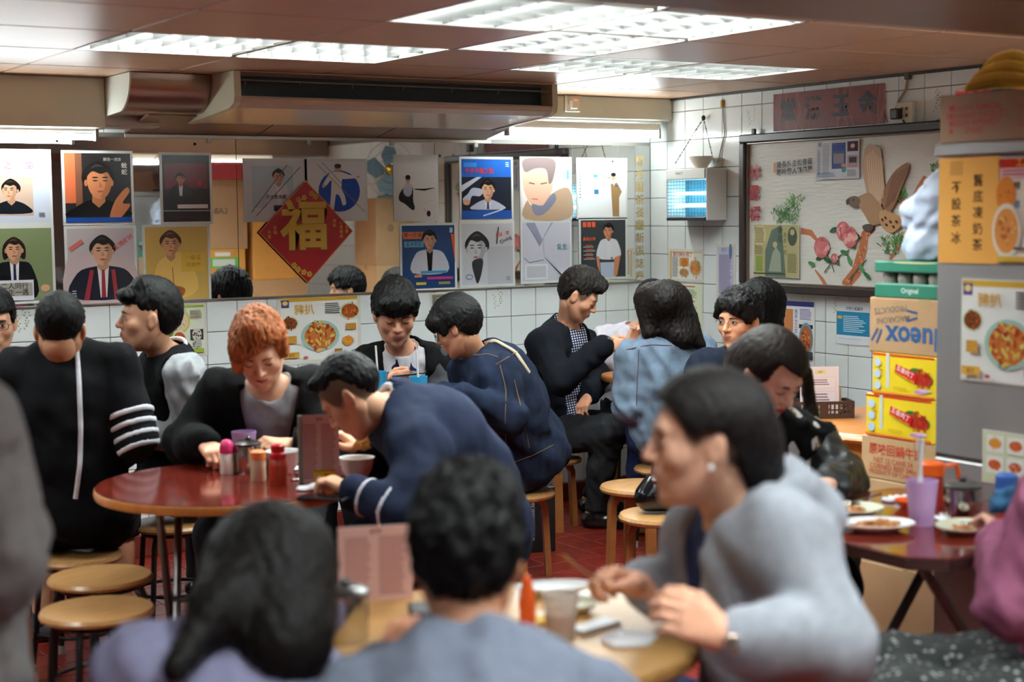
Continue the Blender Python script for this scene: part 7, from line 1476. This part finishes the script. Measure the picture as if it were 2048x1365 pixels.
# woman in a grey hooded cardigan in the foreground
p = Person('person in grey hooded cardigan in profile eating at the light wood table', head=at(1412, 882, 2.75), hyaw=-88, hpitch=-1, neck=at(1490, 1045, 2.84), hip=col(1570, 2.9, .55), tyaw=-84, lyaw=-132, w=1.06, sw=.16, slouch=.02, skin=(210, 158, 130), hair=(21, 16, 15), lips=(188, 104, 100), eyes='open', stubble=.0,
           sh={'L': at(1572, 1085, 2.66), 'R': at(1420, 1085, 3.02)}, el={'L': at(1664, 1292, 2.60), 'R': at(1470, 1190, 3.14)}, wr={'L': at(1450, 1275, 2.50), 'R': at(1278, 1172, 2.92)})
p.hand('L', d=unit(at(1330, 1215, 2.46)-at(1450, 1275, 2.50)), n=FH+np.array([0, 0, -.6]), curl=.6, sc=.98); p.hand('R', d=unit(at(1185, 1140, 2.86)-at(1278, 1172, 2.92)), n=-FH*.5+np.array([0, 0, -1.]), curl=.85, sc=.98); P14 = p; p.body()
p.haircap(top=.016, side=.012, back=.016, dz=-.004, line=([-.125, -.06, -.02, .012, .03, .045, .06, .075, .1], [-.07, -.03, .03, .035, .02, .03, .05, .075, .08]), wextra=[('c', at(1500, 900, 2.77), at(1520, 985, 2.80), .062, .045, .04), ('c', at(1520, 985, 2.80), at(1565, 1005, 2.82), .045, .025, .03)], strand=(.0014, .016))
MB().ell(p.loc((-.083, .004, -.036)), (.006, .006, .006)).build('earring', MATS['pearl'], p.root, True)
MB().ell(at(1530, 992, 2.74), (.011, .011, .011)).build('hair_bobble', MATS['pearl'], p.root, True)
HOOD = cloth('grey_fleece', (150, 152, 159), noise=.15, bump=.35)
p.garment('vest', cloth('vest_navy', (28, 34, 72)), infl=.012, parts='t', neck=.07)
o = p.garment('cardigan', HOOD, infl=.028, arm=.03, neck=.075, hem=-.2, sleeve=.86, openf=dict(z=[-.2, .15, .35, .6], w=[.05, .06, .075, .10], x=.0), folds=(.006, .17))
g = Field(p.N-.24, p.N+.24, .008); 
for a, b, ra, rb in ((p.N+p.Fr*.10-p.L*.075-p.U*.12, p.N-p.L*.095+p.U*.045-p.Fr*.01, .024, .030), (p.N-p.L*.095+p.U*.045-p.Fr*.01, p.N-p.Fr*.10-p.L*.055+p.U*.055, .030, .036), (p.N-p.Fr*.10-p.L*.055+p.U*.055, p.N-p.Fr*.10+p.L*.06+p.U*.05, .036, .034), (p.N-p.Fr*.12-p.L*.03-p.U*.01, p.N-p.Fr*.12+p.L*.04-.0*p.U, .06, .055), (p.N-p.Fr*.10+p.L*.06+p.U*.05, p.N+p.L*.095+p.U*.04, .034, .030), (p.N+p.L*.095+p.U*.04, p.N+p.Fr*.10+p.L*.075-p.U*.12, .030, .024)): g.prim(('c', a, b, ra, rb, .03))
g.folds(.004, .07, 4); field_obj('hood', g, HOOD, p.root)
wv = unit(P14.hands['L'][1][1][0]-p.wr['L']); c0 = p.wr['L']-wv*.012; ax = frame(wv, 0)
t = MB(); t.lathe([(.031, -.008), (.034, -.008), (.034, .008), (.031, .008)], c0, 20, ax=[ax[0], ax[2], ax[1]]); t.build('watch_strap', M('watch_steel', (205, 202, 198), rough=.25, metal=.8), p.root, True)
t = MB(); t.lathe([(.017, 0), (.017, .006), (.015, .008)], c0-FW*.031, 20, ax=[RT, UP, -FW]); t.build('watch_case', M('watch_case', (196, 170, 156), rough=.2, metal=.8), p.root, True)
p.trousers(JEANS); p.shoes(SHOEB)
# the two seen from behind in the foreground
p = Person('person from behind with long dark hair in a lavender shirt', head=at(548, 1172, 2.62), hyaw=160, hpitch=14, neck=at(515, 1325, 2.60), hip=col(405, 2.5, .48), tyaw=168, lyaw=205, w=1.0, fine=False, hair=(18, 14, 13), slouch=.05, sh={'L': at(310, 1360, 2.5), 'R': at(600, 1425, 2.58)},
           el={'L': at(250, 1620, 2.5), 'R': at(565, 1650, 2.58)}, wr={'L': at(380, 1560, 2.75), 'R': at(520, 1510, 2.80)})
p.hand('R'); p.hand('L'); p.body()
wx = [('c', at(545, 1145, 2.6), at(565, 1270, 2.5), .095, .08, .06), ('c', at(575, 1220, 2.55), at(588, 1310, 2.47), .06, .04, .05), ('c', at(500, 1120, 2.6), at(440, 1210, 2.48), .055, .042, .05), ('c', at(440, 1210, 2.48), at(350, 1340, 2.38), .04, .02, .04)]
p.haircap(top=.018, side=.018, back=.02, wextra=wx, strand=(.002, .022), h=.006)
LAV = cloth('lavender_cotton', (150, 148, 178), noise=.1); o = p.garment('shirt', LAV, infl=.03, arm=.034, neck=.066, folds=(.008, .14), hem=-.12, h=.010)
g = Field(p.N-.16, p.N+.16, .007); g.prim(('e', p.N+p.U*.02, p.A, (.098, .092, .03), .02)); g.prim(('c', p.N-p.U*.1, p.N+unit(p.h-p.N)*.16, .068, .072, .006), mode=-1); field_obj('collar', g, cloth('blue_lining', (88, 96, 158)), p.root)
p.trousers(JEANS); p.shoes(SHOEB)
p = Person('person from behind with short black hair in a slate grey shirt', head=at(934, 1122, 2.42), hyaw=178, hpitch=12, neck=at(945, 1325, 2.36), hip=col(950, 2.2, .47), tyaw=178, lyaw=166, w=1.05, sw=.17, fine=False, skin=(206, 146, 112), hair=(10, 9, 9), slouch=.03, stubble=0., sh={'L': at(725, 1455, 2.33), 'R': at(1165, 1440, 2.33)},
           el={'L': at(716, 1690, 2.30), 'R': at(1230, 1690, 2.35)}, wr={'L': at(760, 1335, 2.54), 'R': at(1130, 1560, 2.62)})
p.hand('L', d=unit(at(800, 1235, 2.68)-at(760, 1335, 2.54)), n=RH+np.array([0, 0, -.2]), curl=.5); p.hand('R'); p.body()
p.haircap(top=.036, side=.016, back=.018, dz=-.008, taper=.010, strand=(.0055, .03), h=.006, extra=[('c', (-.03, -.04, .12), (.03, -.02, .125), .026, .026, .03), ('c', (.04, -.07, .09), (.05, -.03, .11), .024, .022, .03)])
SLA = cloth('slate_cotton', (104, 108, 122), noise=.1); p.garment('shirt', SLA, infl=.03, arm=.034, neck=.064, folds=(.007, .15), hem=-.12, h=.010)
g = Field(p.N-.16, p.N+.16, .007); g.prim(('e', p.N+p.U*.012, p.A, (.094, .09, .024), .02)); g.prim(('c', p.N-p.U*.1, p.N+unit(p.h-p.N)*.16, .066, .07, .006), mode=-1); field_obj('collar', g, SLA, p.root)
p.trousers(DARKJ); p.shoes(SHOEB)
# two mostly out of the frame
p = Person('person in mauve sweater and speckled skirt at the right table', head=at(2195, 830, 3.35), hyaw=-125, hpitch=15, neck=at(2185, 955, 3.35), hip=col(2185, 3.3, .53), tyaw=-120, lyaw=-95, fine=False, skin=(222, 172, 150), sw=.15,
           sh={'L': at(2120, 1025, 3.2)}, el={'L': at(2030, 1205, 3.22)}, wr={'L': at(2008, 1092, 3.45), 'R': at(2200, 1150, 3.62)})
p.hand('L', d=unit(at(1985, 1030, 3.55)-at(2008, 1092, 3.45)), n=-RH*.3+FH, curl=.45); p.hand('R'); P17 = p; p.body()
p.haircap(**LONGB); p.garment('sweater', cloth('mauve_knit', (136, 78, 102), bump=.5, bscale=200), infl=.03, arm=.036, neck=.066, folds=(.005, .09), hem=-.1, sleeve=.92)
SPK = M('speckled_skirt', (22, 24, 24), rough=.85)
def _spk(m):
    nt = m.node_tree; b = nt.nodes['Principled BSDF']; L = nt.links.new; tc = nn(nt, 'ShaderNodeTexCoord'); vz = nn(nt, 'ShaderNodeTexVoronoi'); vz.inputs['Scale'].default_value = 48; L(tc.outputs['Object'], vz.inputs['Vector'])
    cr = nn(nt, 'ShaderNodeValToRGB'); e = cr.color_ramp; e.elements[0].position = .2; e.elements[0].color = (*srgb((150, 150, 146)), 1); e.elements[1].position = .3; e.elements[1].color = (*srgb((20, 22, 22)), 1); L(vz.outputs['Distance'], cr.inputs[0]); L(cr.outputs[0], b.inputs['Base Color'])
_spk(SPK); p.garment('skirt', SPK, parts='rl', infl=.03, hem=None, neck=0, cuts=[((0, 0, .12), (0, 0, -1))], extra=[p.tp[0], ('c', (p.kn['R']+p.hipj['R'])/2, (p.kn['L']+p.hipj['L'])/2, .1, .1, .06), ('c', p.kn['R'], p.kn['L'], .08, .08, .06)]); p.shoes(SHOEB)
p = Person('person in grey-brown sweater with bent elbow at the left edge', head=at(-150, 700, 2.5), hyaw=-150, hpitch=10, neck=at(-150, 860, 2.52), hip=col(-165, 2.5, .62), tyaw=-150, fine=False, el={'R': at(-4, 1120, 2.42)}, sh={'R': at(-70, 880, 2.42)}, wr={'R': at(-120, 1240, 2.6)})
p.hand('R'); p.hand('L'); p.body(); p.haircap(); p.garment('sweater', cloth('taupe_knit', (122, 116, 114)), infl=.03, arm=.034, neck=.066, folds=(.006, .1)); p.trousers(DARKJ); p.shoes(SHOEB)
# look-alikes share a group
GR = {'person': 'guests seated in the cafe', 'wooden_stool': 'round wooden stools', 'metal_stool': 'wooden-topped metal stools', 'round_table': 'round cafe tables', 'carton': 'brown cartons of goods', 'yellow_case': 'yellow cases in the goods stack', 'ceiling_lamp': 'ceiling troffer lamps', 'wall_tube_lamp': 'fluorescent tube lamps', 'tissue': 'crumpled tissues on the tables', 'plate': 'plates on the tables', 'plastic_cup': 'plastic drinking cups', 'sugar_tin': 'steel sugar tins', 'soup_bowl': 'white soup bowls', 'menu_card': 'standing menu cards', 'menu_sheet': 'menu sheets on walls and fridge', 'food_poster': 'food posters', 'chopsticks': 'chopsticks in hands', 'phone': 'phones', 'newspaper_cutting': 'newspaper cuttings on the eagle picture', 'wall_socket': 'wall sockets', 'wall_notice': 'notices on the walls'}
for o in list(COL.objects):
    k = o.name.split('.')[0]
    if o.parent is None and k in GR and 'group' not in o: o['group'] = GR[k]
bpy.context.view_layer.update()
